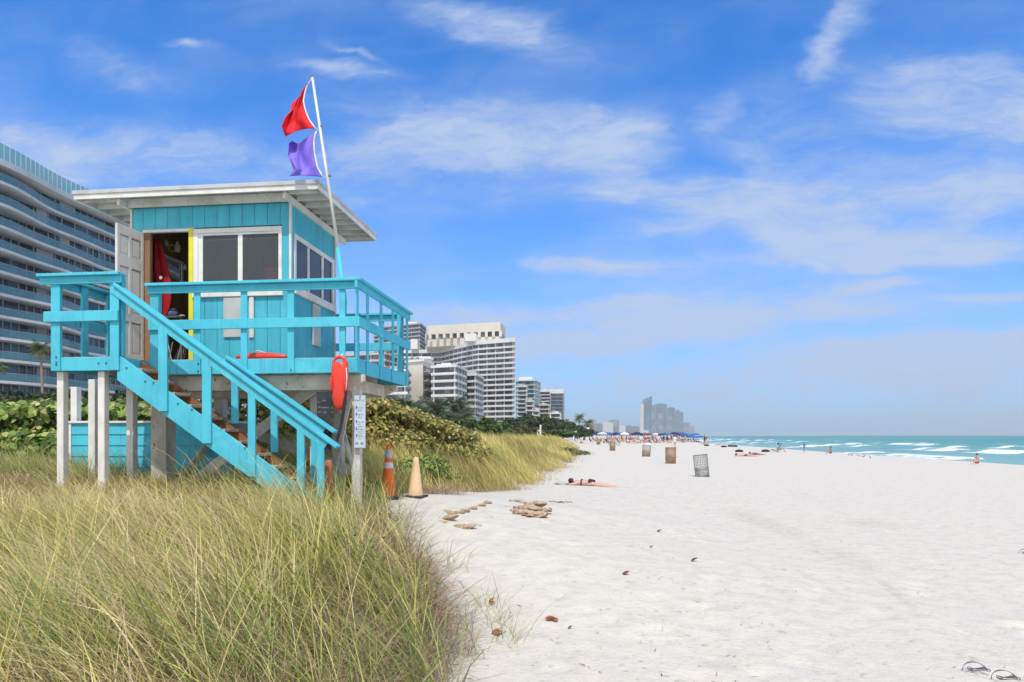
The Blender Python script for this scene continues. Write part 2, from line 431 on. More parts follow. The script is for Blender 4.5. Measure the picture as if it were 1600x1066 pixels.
def cloud(px, py, rx, ry, deg, amp=1.0, inner=0.0):
    """one cloud mass: centre / half sizes measured on the sky, as tangent-plane angles about north"""
    d = at_t(px, py, 1.) - Vector((0, 0, CAMZ))
    mp = N(nt, 'ShaderNodeMapping', vector_type='TEXTURE')
    mp.inputs['Location'].default_value = (d.x / d.y, d.z / d.y, 0); mp.inputs['Rotation'].default_value = (0, 0, R(deg))
    mp.inputs['Scale'].default_value = (rx / F, ry / F, 1)
    L(nt, uvw, mp.inputs[0])
    ln = N(nt, 'ShaderNodeVectorMath', operation='LENGTH'); L(nt, mp.outputs[0], ln.inputs[0])
    mr = N(nt, 'ShaderNodeMapRange', interpolation_type='SMOOTHSTEP'); L(nt, ln.outputs['Value'], mr.inputs[0])
    mr.inputs[1].default_value = inner; mr.inputs[2].default_value = 1.0; mr.inputs[3].default_value = amp; mr.inputs[4].default_value = 0
    return mr.outputs[0]
CL = [  # px, py, half width, half height, tilt (ccw), strength
 (800, 205, 300, 72, -5, 1.0, .35), (960, 230, 110, 55, -14, .7, .2), (640, 235, 300, 70, 0, .6, .1), (720, 300, 420, 60, 0, .4, 0),
 (1120, 300, 290, 50, -6, 1.0, .25), (1290, 360, 260, 52, -14, 1.0, .25), (1420, 393, 340, 38, 0, .95, .2), (1060, 345, 200, 40, 10, .55, 0),
 (1520, 150, 240, 92, -8, 1.0, .3), (1440, 125, 140, 55, 10, .5, 0), (1530, 300, 260, 80, 0, .85, .1), (1300, 55, 42, 100, -12, .95, 0), (1335, 20, 60, 55, 0, .7, 0),
 (770, 40, 220, 55, -18, .9, .1), (1060, 65, 80, 50, 0, .26, 0), (930, 115, 130, 60, 0, .2, 0), (530, 105, 160, 20, -10, .8, 0), (550, 80, 80, 12, -22, .6, 0), (300, 78, 60, 12, -4, .7, 0),
 (30, 205, 110, 30, -4, .7, 0), (170, 110, 200, 60, -20, .5, 0), (220, 240, 440, 95, -3, .62, 0), (390, 290, 260, 75, -8, .55, 0), (120, 250, 80, 65, 0, .5, 0),
 (1400, 442, 110, 17, 0, 1.0, 0), (1555, 467, 110, 15, 0, .95, 0), (920, 417, 150, 18, -3, .75, 0), (1110, 190, 60, 50, 40, .45, 0), (1180, 240, 120, 50, -20, .40, 0),
 (1080, 500, 330, 50, 3, .95, .1), (860, 545, 460, 42, 3, .95, .1), (1400, 560, 460, 56, 2, .95, .1), (700, 500, 300, 46, 0, .7, 0), (1200, 605, 800, 60, 0, .6, 0), (1500, 545, 280, 34, 0, .7, 0), (950, 475, 260, 22, 6, .7, 0), (1420, 270, 320, 130, 0, .5, 0), (1100, 420, 460, 70, 0, .4, 0), (1250, 180, 260, 110, 0, .3, 0), (620, 170, 300, 110, -5, .3, 0), (1350, 480, 420, 50, 0, .35, 0),
]
acc = None
for c in CL:
    o_ = cloud(*c)
    acc = o_ if acc is None else mathn(nt, 'SUBTRACT', mathn(nt, 'ADD', acc, o_), mathn(nt, 'MULTIPLY', acc, o_))
n1 = nz(uvw, 7, .75, 2.2, R(8), 8, .62, .4)
n2 = nz(uvw, 26, .45, 1.8, R(14), 7, .68, .8)
n3 = nz(uvw, 2.4, 1, 1.5, 0, 3, .5, .2)
n4 = nz(uvw, 60, .30, 1.5, R(-12), 6, .7, 1.2)
nn = mathn(nt, 'ADD', mathn(nt, 'ADD', mathn(nt, 'MULTIPLY', n1, .52), mathn(nt, 'MULTIPLY', n2, .33)), mathn(nt, 'MULTIPLY', n4, .15))
tex = ramp(nt, nn, .33, .66)
er = ramp(nt, mathn(nt, 'ADD', acc, mathn(nt, 'MULTIPLY', mathn(nt, 'SUBTRACT', nn, .5), 2.3)), .08, 1.12)
soft = mathn(nt, 'MULTIPLY', acc, mathn(nt, 'ADD', mathn(nt, 'MULTIPLY', tex, .62), .40))
dens = mathn(nt, 'MULTIPLY', mathn(nt, 'MULTIPLY', er, mathn(nt, 'MINIMUM', mathn(nt, 'MULTIPLY', acc, 4.0), 1.0)), mathn(nt, 'ADD', mathn(nt, 'MULTIPLY', tex, .35), .62))
dens = mathn(nt, 'ADD', mathn(nt, 'MULTIPLY', dens, .5), mathn(nt, 'MULTIPLY', soft, .5))
veil = mathn(nt, 'MULTIPLY', ramp(nt, mathn(nt, 'ADD', n3, mathn(nt, 'MULTIPLY', n1, .5)), .62, 1.0), .24)
# pale air low down over the horizon
low = N(nt, 'ShaderNodeMapRange', interpolation_type='SMOOTHSTEP'); L(nt, sep.outputs[2], low.inputs[0])
low.inputs[1].default_value = -.02; low.inputs[2].default_value = .46; low.inputs[3].default_value = .46; low.inputs[4].default_value = 0
al = mathn(nt, 'ADD', mathn(nt, 'ADD', dens, veil), low.outputs[0])
al = mathn(nt, 'MINIMUM', al, .93)
vm = N(nt, 'ShaderNodeVectorMath', operation='MULTIPLY'); L(nt, sky.outputs[0], vm.inputs[0]); vm.inputs[1].default_value = SKYTINT
final = mixc(nt, al, vm.outputs[0], CLOUDCOL)
# added bright cloud overhead and behind the viewer, unseen, to lift the shade
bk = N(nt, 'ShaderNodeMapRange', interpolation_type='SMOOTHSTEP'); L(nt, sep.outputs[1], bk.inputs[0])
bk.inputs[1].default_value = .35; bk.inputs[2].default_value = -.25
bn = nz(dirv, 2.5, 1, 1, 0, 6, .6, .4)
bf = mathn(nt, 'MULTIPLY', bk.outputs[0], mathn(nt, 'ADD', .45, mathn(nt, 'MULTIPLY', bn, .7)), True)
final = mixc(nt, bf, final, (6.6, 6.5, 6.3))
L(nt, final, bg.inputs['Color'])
# ------------------------------------------------------------------ land
def geo_steps(a, b, first, rate, cap=1e9):
    out = [a]; s = first
    while out[-1] < b:
        out.append(out[-1] + min(max(first, s), cap)); s = max(first, s * (1 + rate))
    return out
def build_land():
    xs = np.array(sorted(set([round(v, 4) for v in (
        [-x for x in geo_steps(5.0, 4200, .1, .05)][::-1] + list(np.arange(-5.0, 6.0, .07)) + geo_steps(6.0, 14, .09, .02) + geo_steps(14.2, 45, .25, .01, .8) + geo_steps(46, 3900, 1, .05))])))
    ys = [-300, -150, -80, -40, -20, -10, -5, -2, 0, 1]
    y = 1.5
    while y < 9300:
        ys.append(y); y += max(.07, .0085 * y)
    ys = np.array(ys)
    XX, YY = np.meshgrid(xs, ys)
    # the outer coast bends: land is laid out beside the dune line so far columns follow it
    off = foot(YY) - foot(YY * 0 + 20)
    XX = XX + np.where(YY > 40, off * np.clip((YY - 40) / 40, 0, 1), 0)
    ZZ = ground(XX, YY)
    # trodden sand: soft dimples and heel marks close by
    rng = np.random.default_rng(3)
    near = (XX > -4) & (XX < 13) & (YY > 2) & (YY < 30)
    D = np.zeros_like(ZZ)
    m = 2400
    cx = rng.uniform(-2.5, 13, m); cy = 2.5 + 27 * rng.random(m) ** 1.3
    for a, b in zip(cx, cy):
        r = rng.uniform(.04, .11); dpt = rng.uniform(.005, .024)
        ix = np.searchsorted(xs, [a - .4, a + .4]); iy = np.searchsorted(ys, [b - .4, b + .4])
        sl = (slice(iy[0], iy[1]), slice(ix[0], ix[1]))
        ang = rng.uniform(0, math.pi); dx = XX[sl] - a; dy = YY[sl] - b
        u = (dx * math.cos(ang) + dy * math.sin(ang)) / (r * 1.5); v = (-dx * math.sin(ang) + dy * math.cos(ang)) / r
        q = u * u + v * v
        D[sl] += dpt * (-np.exp(-q) + .45 * np.exp(-(np.sqrt(q) - 1.5) ** 2 * 4))
    D += .007 * (fbm(XX * 2.9, YY * 2.9, 40, 4) - .47) + .014 * (fbm(XX * .6, YY * .6, 44, 2) - .37)
    # wheel ruts left by a beach vehicle
    for o_ in (0., 1.7):
        line = 3.4 + .26 * (YY - 8) - .004 * (YY - 8) ** 2 + .3 * np.sin(YY / 5) + o_ * 1.2
        w = (XX - line) / .22
        D += np.where((YY > 3.5) & (YY < 26), -.012 * np.exp(-w ** 2) + .007 * np.exp(-(np.abs(w) - 1.7) ** 2 * 3), 0)
    ZZ = ZZ + np.where(near, D, D * np.clip(1 - (YY - 30) / 30, 0, 1) * (YY > 1.5) * (np.abs(XX) < 40))
    nx, ny = len(xs), len(ys)
    V = np.stack([XX.ravel(), YY.ravel(), ZZ.ravel()], 1)
    i = np.arange(nx * ny).reshape(ny, nx)
    Q = np.stack([i[:-1, :-1].ravel(), i[:-1, 1:].ravel(), i[1:, 1:].ravel(), i[1:, :-1].ravel()], 1)
    m_, nt, b = nodes_of('beach_sand')
    g = N(nt, 'ShaderNodeNewGeometry'); pos = g.outputs['Position']
    fine = noisen(nt, pos, 55, 5, .65); mid = noisen(nt, pos, 4.5, 6, .6); big = noisen(nt, pos, .6, 5, .6, .5)
    c = mixc(nt, ramp(nt, mid, .42, .72), SAND, tuple(v * .86 for v in SAND))
    c = mixc(nt, mathn(nt, 'MULTIPLY', ramp(nt, noisen(nt, pos, 26, 5, .7), .5, .72), .5), c, tuple(v * .74 for v in SAND))
    c = mixc(nt, mathn(nt, 'MULTIPLY', ramp(nt, big, .5, .72), .35), c, (.60, .55, .48))
    mp = N(nt, 'ShaderNodeMapping'); mp.inputs['Scale'].default_value = (1.6, .5, 1); mp.inputs['Rotation'].default_value = (0, 0, R(25)); L(nt, pos, mp.inputs[0])
    deb = noisen(nt, mp.outputs[0], 13, 6, .7, .6)
    c = mixc(nt, mathn(nt, 'MULTIPLY', ramp(nt, deb, .64, .71), .52), c, (.40, .34, .27))
    spk = noisen(nt, pos, 70, 3, .6)
    c = mixc(nt, mathn(nt, 'MULTIPLY', ramp(nt, spk, .70, .76), .5), c, (.25, .21, .17))
    # wet sand by the water (height above the sea)
    sp = N(nt, 'ShaderNodeSeparateXYZ'); L(nt, pos, sp.inputs[0])
    wet = N(nt, 'ShaderNodeMapRange', interpolation_type='SMOOTHSTEP'); L(nt, sp.outputs[2], wet.inputs[0])
    wet.inputs[1].default_value = -.93; wet.inputs[2].default_value = -.72; wet.inputs[3].default_value = 1; wet.inputs[4].default_value = 0
    c = mixc(nt, wet.outputs[0], c, (.40, .36, .31))
    # darker shelly sand churned up along an old vehicle track
    for (pa, pb, wd, am) in ((hit(1140, 786), hit(1300, 850), .55, .5), (hit(1290, 845), hit(1385, 893), .5, .42), (hit(1310, 812), hit(1460, 822), .9, .4), (hit(1385, 893), hit(1462, 955), .10, .6)):
        a_ = Vector((pa.x, pa.y, 0)); d_ = Vector((pb.x, pb.y, 0)) - a_; ln_ = d_.length
        mp_ = N(nt, 'ShaderNodeMapping', vector_type='TEXTURE'); mp_.inputs['Location'].default_value = ((a_ + d_ * .5).x, (a_ + d_ * .5).y, 0)
        mp_.inputs['Rotation'].default_value = (0, 0, math.atan2(d_.y, d_.x)); mp_.inputs['Scale'].default_value = (ln_ * .6, wd, 1000)
        wv_ = N(nt, 'ShaderNodeVectorMath', operation='MULTIPLY_ADD'); L(nt, noisen(nt, pos, 1.2, 4, .6), wv_.inputs[0]); wv_.inputs[1].default_value = (.5, .5, 0); L(nt, pos, wv_.inputs[2])
        L(nt, wv_.outputs[0], mp_.inputs[0]); le = N(nt, 'ShaderNodeVectorMath', operation='LENGTH'); L(nt, mp_.outputs[0], le.inputs[0])
        fl = N(nt, 'ShaderNodeMapRange', interpolation_type='SMOOTHSTEP'); L(nt, le.outputs['Value'], fl.inputs[0]); fl.inputs[1].default_value = .3; fl.inputs[2].default_value = 1.0; fl.inputs[3].default_value = am; fl.inputs[4].default_value = 0
        c = mixc(nt, mathn(nt, 'MULTIPLY', fl.outputs[0], ramp(nt, noisen(nt, pos, 7, 6, .7), .35, .6)), c, (.47, .41, .34))
    L(nt, c, b.inputs['Base Color']); b.inputs['Roughness'].default_value = .95; b.inputs['Specular IOR Level'].default_value = .15
    hh = mathn(nt, 'ADD', mathn(nt, 'MULTIPLY', fine, .25), mathn(nt, 'ADD', mathn(nt, 'MULTIPLY', mid, .6), mathn(nt, 'MULTIPLY', noisen(nt, pos, 16, 4, .6), .5)))
    bump(nt, b, hh, .8, .035)
    o = npmesh('beach', V, Q, m_, smooth=True)
    tag(o, kind='structure')
build_land()
# ------------------------------------------------------------------ sea
def build_sea():
    us = np.array(list(np.arange(-1.5, 70, .45)) + geo_steps(70, 170, .5, .02, 2) + geo_steps(172, 6500, 2.5, .06))
    ys = [-300, -120, -50, -20, 0, 15, 25, 33]
    y = 38.
    while y < 9300:
        ys.append(y); y += max(.45, .010 * y)
    ys = np.array(ys)
    UU, YY = np.meshgrid(us, ys)
    XX = shore(YY) + UU
    rng = np.random.default_rng(5)
    Zw = np.zeros_like(XX); foam = np.zeros_like(XX)
    wob = 5.0 * (fbm(YY / 30, UU * 0 + 1.7, 60, 3) - .45)
    rows = [(1.2, .06, .30), (6.5, .22, .46), (15, .40, .60), (26, .46, .52), (39, .5, .47), (54, .45, .40), (72, .42, .34), (95, .35, .26), (125, .3, .2), (165, .25, .14)]
    for i, (u0, h, cover) in enumerate(rows):
        line = u0 + wob * min(1, .2 + u0 / 30) + 2.2 * (vnoise(YY / 13, UU * 0, 70 + i) - .5) * min(1, u0 / 10)
        lenn = vnoise(YY / (16 + u0 * .12), UU * 0 + .3, 90 + i) * .5 + .5 * vnoise(YY / 5.5, UU * 0 + .7, 110 + i)
        act = sstep((lenn - (1 - cover)) / .20)
        du = UU - line
        prof = np.where(du < 0, np.exp(-(du / 1.2) ** 2), np.exp(-(du / 4.5) ** 2))
        Zw += h * prof * (.35 + .65 * act)
        wid = (1.2 + 1.5 * act) * (1 + u0 / 120) * (.45 if u0 < 10 else 1)
        f = np.where(du < 0, np.exp(-(du / (wid * 1.4)) ** 2), np.exp(-(du / (wid * .8)) ** 2)) * act
        foam = np.maximum(foam, f)
        # thin trailing lace behind each broken crest
        lace = np.exp(-((du + 3.0) / 3.4) ** 2) * act * .62
        foam = np.maximum(foam, lace)
    # wash at the edge
    foam = np.maximum(foam, .62 * np.exp(-((UU - .3) / .7) ** 2) * (.4 + .8 * vnoise(YY / 6, UU * 0, 171)))
    # stray whitecaps further out
    wc = vnoise(UU / 6, YY / 9, 140) * vnoise(UU / 2.6, YY / 4, 141)
    foam = np.maximum(foam, sstep((wc - .70) / .06) * .9 * (UU > 45))
    Zw += .05 * (fbm(UU / 2.2, YY / 5, 150, 3) - .45) + .10 * (fbm(UU / 9, YY / 22, 160, 2) - .4) * (UU > 6)
    Zw *= np.clip((UU + 1.5) / 4, 0, 1)
    V = np.stack([XX.ravel(), YY.ravel(), (SEA + Zw).ravel()], 1)
    nx, ny = len(us), len(ys)
    i = np.arange(nx * ny).reshape(ny, nx)
    Q = np.stack([i[:-1, :-1].ravel(), i[:-1, 1:].ravel(), i[1:, 1:].ravel(), i[1:, :-1].ravel()], 1)
    depth = np.clip(1 - np.exp(-np.maximum(UU, 0) / 60), 0, 1); deep = np.clip(UU / 900, 0, 1) ** .7
    cols = np.stack([foam.ravel(), depth.ravel(), deep.ravel()], 1)
    m, nt, b = nodes_of('sea_water')
    at = N(nt, 'ShaderNodeAttribute', attribute_name='Col'); sp = N(nt, 'ShaderNodeSeparateColor'); L(nt, at.outputs['Color'], sp.inputs[0])
    g = N(nt, 'ShaderNodeNewGeometry'); pos = g.outputs['Position']
    c = mixc(nt, sp.outputs[1], (.22, .40, .38), (.045, .30, .25))
    c = mixc(nt, sp.outputs[2], c, (.025, .19, .20))
    mp = N(nt, 'ShaderNodeMapping'); mp.inputs['Scale'].default_value = (.05, .02, 1); L(nt, pos, mp.inputs[0])
    pat = noisen(nt, mp.outputs[0], 1, 5, .6, .4)
    c = mixc(nt, mathn(nt, 'MULTIPLY', ramp(nt, pat, .45, .65), .35), c, (.035, .21, .20))
    mp2 = N(nt, 'ShaderNodeMapping'); mp2.inputs['Scale'].default_value = (.7, .22, 1); L(nt, pos, mp2.inputs[0])
    fn = noisen(nt, mp2.outputs[0], 1.3, 8, .72, .5)
    ff = mathn(nt, 'ADD', sp.outputs[0], mathn(nt, 'MULTIPLY', mathn(nt, 'SUBTRACT', fn, .5), 2.6))
    fm = ramp(nt, ff, .36, .60)
    L(nt, mixc(nt, fm, c, (.80, .82, .83)), b.inputs['Base Color'])
    rr = mathn(nt, 'ADD', .34, mathn(nt, 'MULTIPLY', fm, .6)); L(nt, rr, b.inputs['Roughness'])
    b.inputs['IOR'].default_value = 1.33; b.inputs['Specular IOR Level'].default_value = .26
    mp3 = N(nt, 'ShaderNodeMapping'); mp3.inputs['Scale'].default_value = (1., .4, 1); L(nt, pos, mp3.inputs[0])
    bump(nt, b, noisen(nt, mp3.outputs[0], 1.1, 5, .65, .3), .7, .35)
    o = npmesh('sea', V, Q, m, cols, smooth=True)
    tag(o, kind='structure')
build_sea()
# ------------------------------------------------------------------ haze over the far shore
def build_haze():
    mb = MB().box(-4400, 7200, -320, 9400, -6.0, 235)
    m = bpy.data.materials.new('sea_air'); m.use_nodes = True
    nt = m.node_tree; nt.nodes.clear()
    out = N(nt, 'ShaderNodeOutputMaterial'); pv = N(nt, 'ShaderNodeVolumePrincipled')
    pv.inputs['Color'].default_value = (.90, .95, 1.0, 1); pv.inputs['Density'].default_value = HAZE; pv.inputs['Anisotropy'].default_value = 0.0
    L(nt, pv.outputs[0], out.inputs['Volume'])
    M['haze'] = m
    o = mb.build('haze', 'haze'); tag(o, kind='stuff')
if HAZE > 0: build_haze()
# ------------------------------------------------------------------ grasses
def pick(rng, pal, n, jit=.18):
    pal = np.array(pal); w = pal[:, 3] / pal[:, 3].sum()
    i = rng.choice(len(pal), n, p=w)
    return pal[i, :3] * (1 + jit * rng.normal(size=(n, 1))).clip(.5, 1.6)
def blades(rng, base, length, width, az, t0, t1, cols, nseg=4, tipfade=None, root=None):
    """curved ribbon blades; t0/t1: lean from vertical at root and tip (radians)"""
    n = len(base)
    lev = np.linspace(0, 1, nseg + 1)
    P = np.zeros((n, nseg + 1, 3)); P[:, 0] = base
    hx, hy = np.cos(az), np.sin(az)
    for i in range(1, nseg + 1):
        th = t0 + (t1 - t0) * (lev[i - 1] + lev[i]) / 2
        st = length / nseg
        P[:, i, 0] = P[:, i - 1, 0] + np.sin(th) * hx * st
        P[:, i, 1] = P[:, i - 1, 1] + np.sin(th) * hy * st
        P[:, i, 2] = P[:, i - 1, 2] + np.cos(th) * st
    sa = az + np.pi / 2 + rng.normal(0, .9, n)
    sd = np.stack([np.cos(sa), np.sin(sa), rng.normal(0, .2, n)], 1)
    wl = np.array([.8, 1., .9, .6, .12]) if nseg == 4 else np.interp(lev, [0, .3, .7, 1], [.8, 1, .7, .1])
    off = sd[:, None, :] * (wl[None, :, None] * width[:, None, None] / 2)
    V = np.stack([P - off, P + off], 2).reshape(n, -1, 3)       # (n, 2*(nseg+1), 3)
    k_ = 2 * (nseg + 1)
    q = []
    for i in range(nseg): q.append([2 * i, 2 * i + 1, 2 * i + 3, 2 * i + 2])
    Q = (np.arange(n)[:, None, None] * k_ + np.array(q)[None]).reshape(-1, 4)
    C = np.repeat(cols[:, None, :], k_, 1)
    if tipfade is not None:
        f = np.repeat(lev, 2)[None, :, None] ** 1.5
        C = C * (1 - f) + tipfade[:, None, :] * f
    if root is not None:      # dry brown sheaths at each blade's foot, deepened to paint in shade
        f = np.clip(1 - np.repeat(lev, 2)[None, :, None] / .55, 0, 1) * .9
        C = C * (1 - f) + root[:, None, :] * f
    return V.reshape(-1, 3), Q, C.reshape(-1, 3)
def merge(parts):
    V = []; Q = []; C = []; b = 0
    for v, q, c in parts:
        V.append(v); Q.append(q + b); C.append(c); b += len(v)
    return np.concatenate(V), np.concatenate(Q), np.concatenate(C)
GREENS = [(0.205, 0.271, 0.059, 4), (0.343, 0.370, 0.079, 5), (0.475, 0.436, 0.112, 5), (0.581, 0.488, 0.198, 4), (0.119, 0.198, 0.053, 2), (0.660, 0.568, 0.317, 3)]
STRAW = [(0.660, 0.554, 0.330, 4), (0.528, 0.422, 0.238, 3), (0.422, 0.330, 0.224, 2), (0.766, 0.647, 0.396, 2)]
DEADX = [(0.317, 0.264, 0.218, 4), (0.436, 0.356, 0.290, 3), (0.211, 0.165, 0.132, 3), (0.554, 0.475, 0.370, 2)]
DEAD = [(r * 1.08, g * .94, b * .74, w) for r, g, b, w in DEADX]
def clumped(rng, cx, cy, per, spread):
    n = len(cx) * per
    x = np.repeat(cx, per) + rng.normal(0, spread, n); y = np.repeat(cy, per) + rng.normal(0, spread, n)
    return x, y, np.repeat(np.arange(len(cx)), per)
def hut_gap(x, y):
    """trampled ground below the tower: thinner grass"""
    return (x > -7.4) & (x < -3.4) & (y > 9.3) & (y < 12.2)
def front_grass():
    rng = np.random.default_rng(21)
    # clump centres over the near dune
    m = 5200
    cy = 1.4 + 8.6 * rng.random(m) ** .85; cx = rng.uniform(-10.5, 0, m)
    s = foot(cy) - cx
    ok = (s > .02 + .25 * rng.random(m)) & (cx > -1.05 * cy - 1.2) & (np.hypot(cx, cy) > 2.2)
    d = fbm(cx / 1.1, cy / 1.1, 33, 3)
    ok &= rng.random(m) < np.clip((d - .27) * 4.2, .12, 1)
    # bare sand patch by the left edge
    ok &= ~((np.abs(cx + 9.3) < 1.1) & (np.abs(cy - 9.0) < .7))
    cx, cy = cx[ok], cy[ok]
    per = 40
    x, y, ci = clumped(rng, cx, cy, per, .075)
    n = len(x); z = ground(x, y) - .02
    dist = np.hypot(x, y)
    s = foot(y) - x
    hgt = np.interp(y, [1.5, 4, 5.5, 6.8, 8, 10], [.54, .66, .57, .41, .32, .27]) * np.interp(s, [0, .35, .9, 1.6], [.50, .72, 1.0, 1.0]) * np.where(y > 7.6, np.interp(s, [0, 1.2], [.55, 1]), 1)
    clen = (.75 + .5 * rng.random(len(cx)))[ci]
    ln = hgt * clen * rng.uniform(.6, 1.5, n)
    az = math.pi - .1 + rng.normal(0, .55, n) + (rng.normal(0, .45, len(cx)))[ci]
    t0 = np.abs(rng.normal(.42, .2, n)); t1 = t0 + rng.uniform(.5, 1.5, n) * (.6 + .8 * rng.random(len(cx)))[ci]
    w = rng.uniform(.0030, .0070, n) * (1 + .05 * dist)
    mixi = fbm(cx / 1.6, cy / 1.6, 55, 3)
    pg = np.clip((mixi - .30) * 3.4 + .12 + .25 * (rng.random(len(cx)) - .5), .22, .97)[ci]
    cg = pick(rng, GREENS, n); cs = pick(rng, STRAW, n)
    isg = rng.random(n) < pg
    col = np.where(isg[:, None], cg, cs)
    bri = (.5 + .85 * rng.random(len(cx)))[ci][:, None]
    col = col * bri
    tip = col * .62 + np.array([.66, .55, .20]) * .38
    p1 = blades(rng, np.stack([x, y, z], 1), ln, w, az, t0, t1, col, 4, tip, pick(rng, DEAD, n) * .62)  # root tone darkened to paint shade between the clumps
    # dead litter low down
    m = 52000
    y2 = 1.4 + 8.4 * rng.random(m) ** .9; x2 = rng.uniform(-10, .2, m); s2 = foot(y2) - x2
    ok = (s2 > -.12 + .3 * (rng.random(m) - .35)) & (x2 > -1.05 * y2 - 1.2) & (np.hypot(x2, y2) > 2.0)
    x2, y2 = x2[ok], y2[ok]; n2 = len(x2)
    z2 = ground(x2, y2) + rng.random(n2) ** 2 * .25
    p2 = blades(rng, np.stack([x2, y2, z2], 1), rng.uniform(.16, .5, n2), rng.uniform(.002, .0042, n2) * (1 + .05 * y2), rng.uniform(0, 2 * math.pi, n2),
                rng.uniform(.5, 1.3, n2), rng.uniform(1.0, 2.0, n2), pick(rng, DEAD, n2) * .75)
    # long arching seed stalks and stray blades reaching over the sand
    n3 = 1500
    y3 = 2.6 + 6.6 * rng.random(n3); x3 = foot(y3) - np.abs(rng.normal(.0, 1.6, n3)) - .05
    z3 = ground(x3, y3)
    p3 = blades(rng, np.stack([x3, y3, z3], 1), rng.uniform(.75, 1.25, n3), rng.uniform(.003, .0055, n3) * (1 + .05 * y3), math.pi + rng.normal(0, 1.0, n3),
                rng.uniform(.1, .5, n3), rng.uniform(.9, 1.7, n3), pick(rng, GREENS, n3), 4)
    # brown thatch spilling down the seaward face of the mound
    n6 = 6000
    y6 = 2.2 + 5.2 * rng.random(n6); x6 = foot(y6) - .05 - .75 * rng.random(n6) ** 1.3 + .10 * rng.normal(size=n6)
    p6 = blades(rng, np.stack([x6, y6, ground(x6, y6) + .25 * rng.random(n6) ** 2], 1), rng.uniform(.15, .5, n6), rng.uniform(.0025, .005, n6) * (1 + .05 * y6), rng.normal(-.2, 1.6, n6),
                rng.uniform(.4, 1.4, n6), rng.uniform(1.0, 2.1, n6), pick(rng, DEAD, n6) * .85)
    # few thin tufts out on the sand edge
    n4 = 170
    tx = rng.choice([-.62, -.78, -.95, -.9, -1.45], n4); ty = {-.62: 5.3, -.78: 5.7, -.95: 6.1, -.9: 5.0, -1.45: 7.2}
    ty = np.array([ty[a] for a in tx]); x4 = tx + rng.normal(0, .07, n4); y4 = ty + rng.normal(0, .08, n4)
    p4 = blades(rng, np.stack([x4, y4, ground(x4, y4)], 1), rng.uniform(.15, .5, n4), rng.uniform(.003, .005, n4), rng.uniform(0, 6.28, n4),
                rng.uniform(.1, .7, n4), rng.uniform(.6, 1.7, n4), pick(rng, GREENS + DEAD, n4), 4)
    # lusher broad green tufts low at the front
    tc_ = np.array([(-2.75, 3.05), (-3.05, 3.3), (-2.3, 3.0), (-1.75, 3.2), (-1.3, 3.35), (-3.4, 3.9), (-2.6, 3.7), (-.95, 3.9), (-1.15, 4.5), (-2.05, 3.9)])
    i5 = rng.integers(0, len(tc_), 900); x5 = tc_[i5, 0] + rng.normal(0, .10, 900); y5 = tc_[i5, 1] + rng.normal(0, .10, 900)
    p5 = blades(rng, np.stack([x5, y5, ground(x5, y5)], 1), rng.uniform(.45, .95, 900), rng.uniform(.005, .010, 900), math.pi + rng.normal(0, 1.0, 900), np.abs(rng.normal(.25, .15, 900)), rng.uniform(.7, 1.7, 900),
                pick(rng, [(.20, .30, .07, 4), (.30, .38, .10, 4), (.42, .44, .14, 3)], 900), 4, None, pick(rng, DEAD, 900))
    V, Q, C = merge([p1, p2, p3, p4, p5, p6])
    o = npmesh('dune_grass', V, Q, 'grass', C)
    tag(o, 'wind-blown yellow-green dune grass covering the near mound before the lifeguard tower', 'grass', kind='stuff')
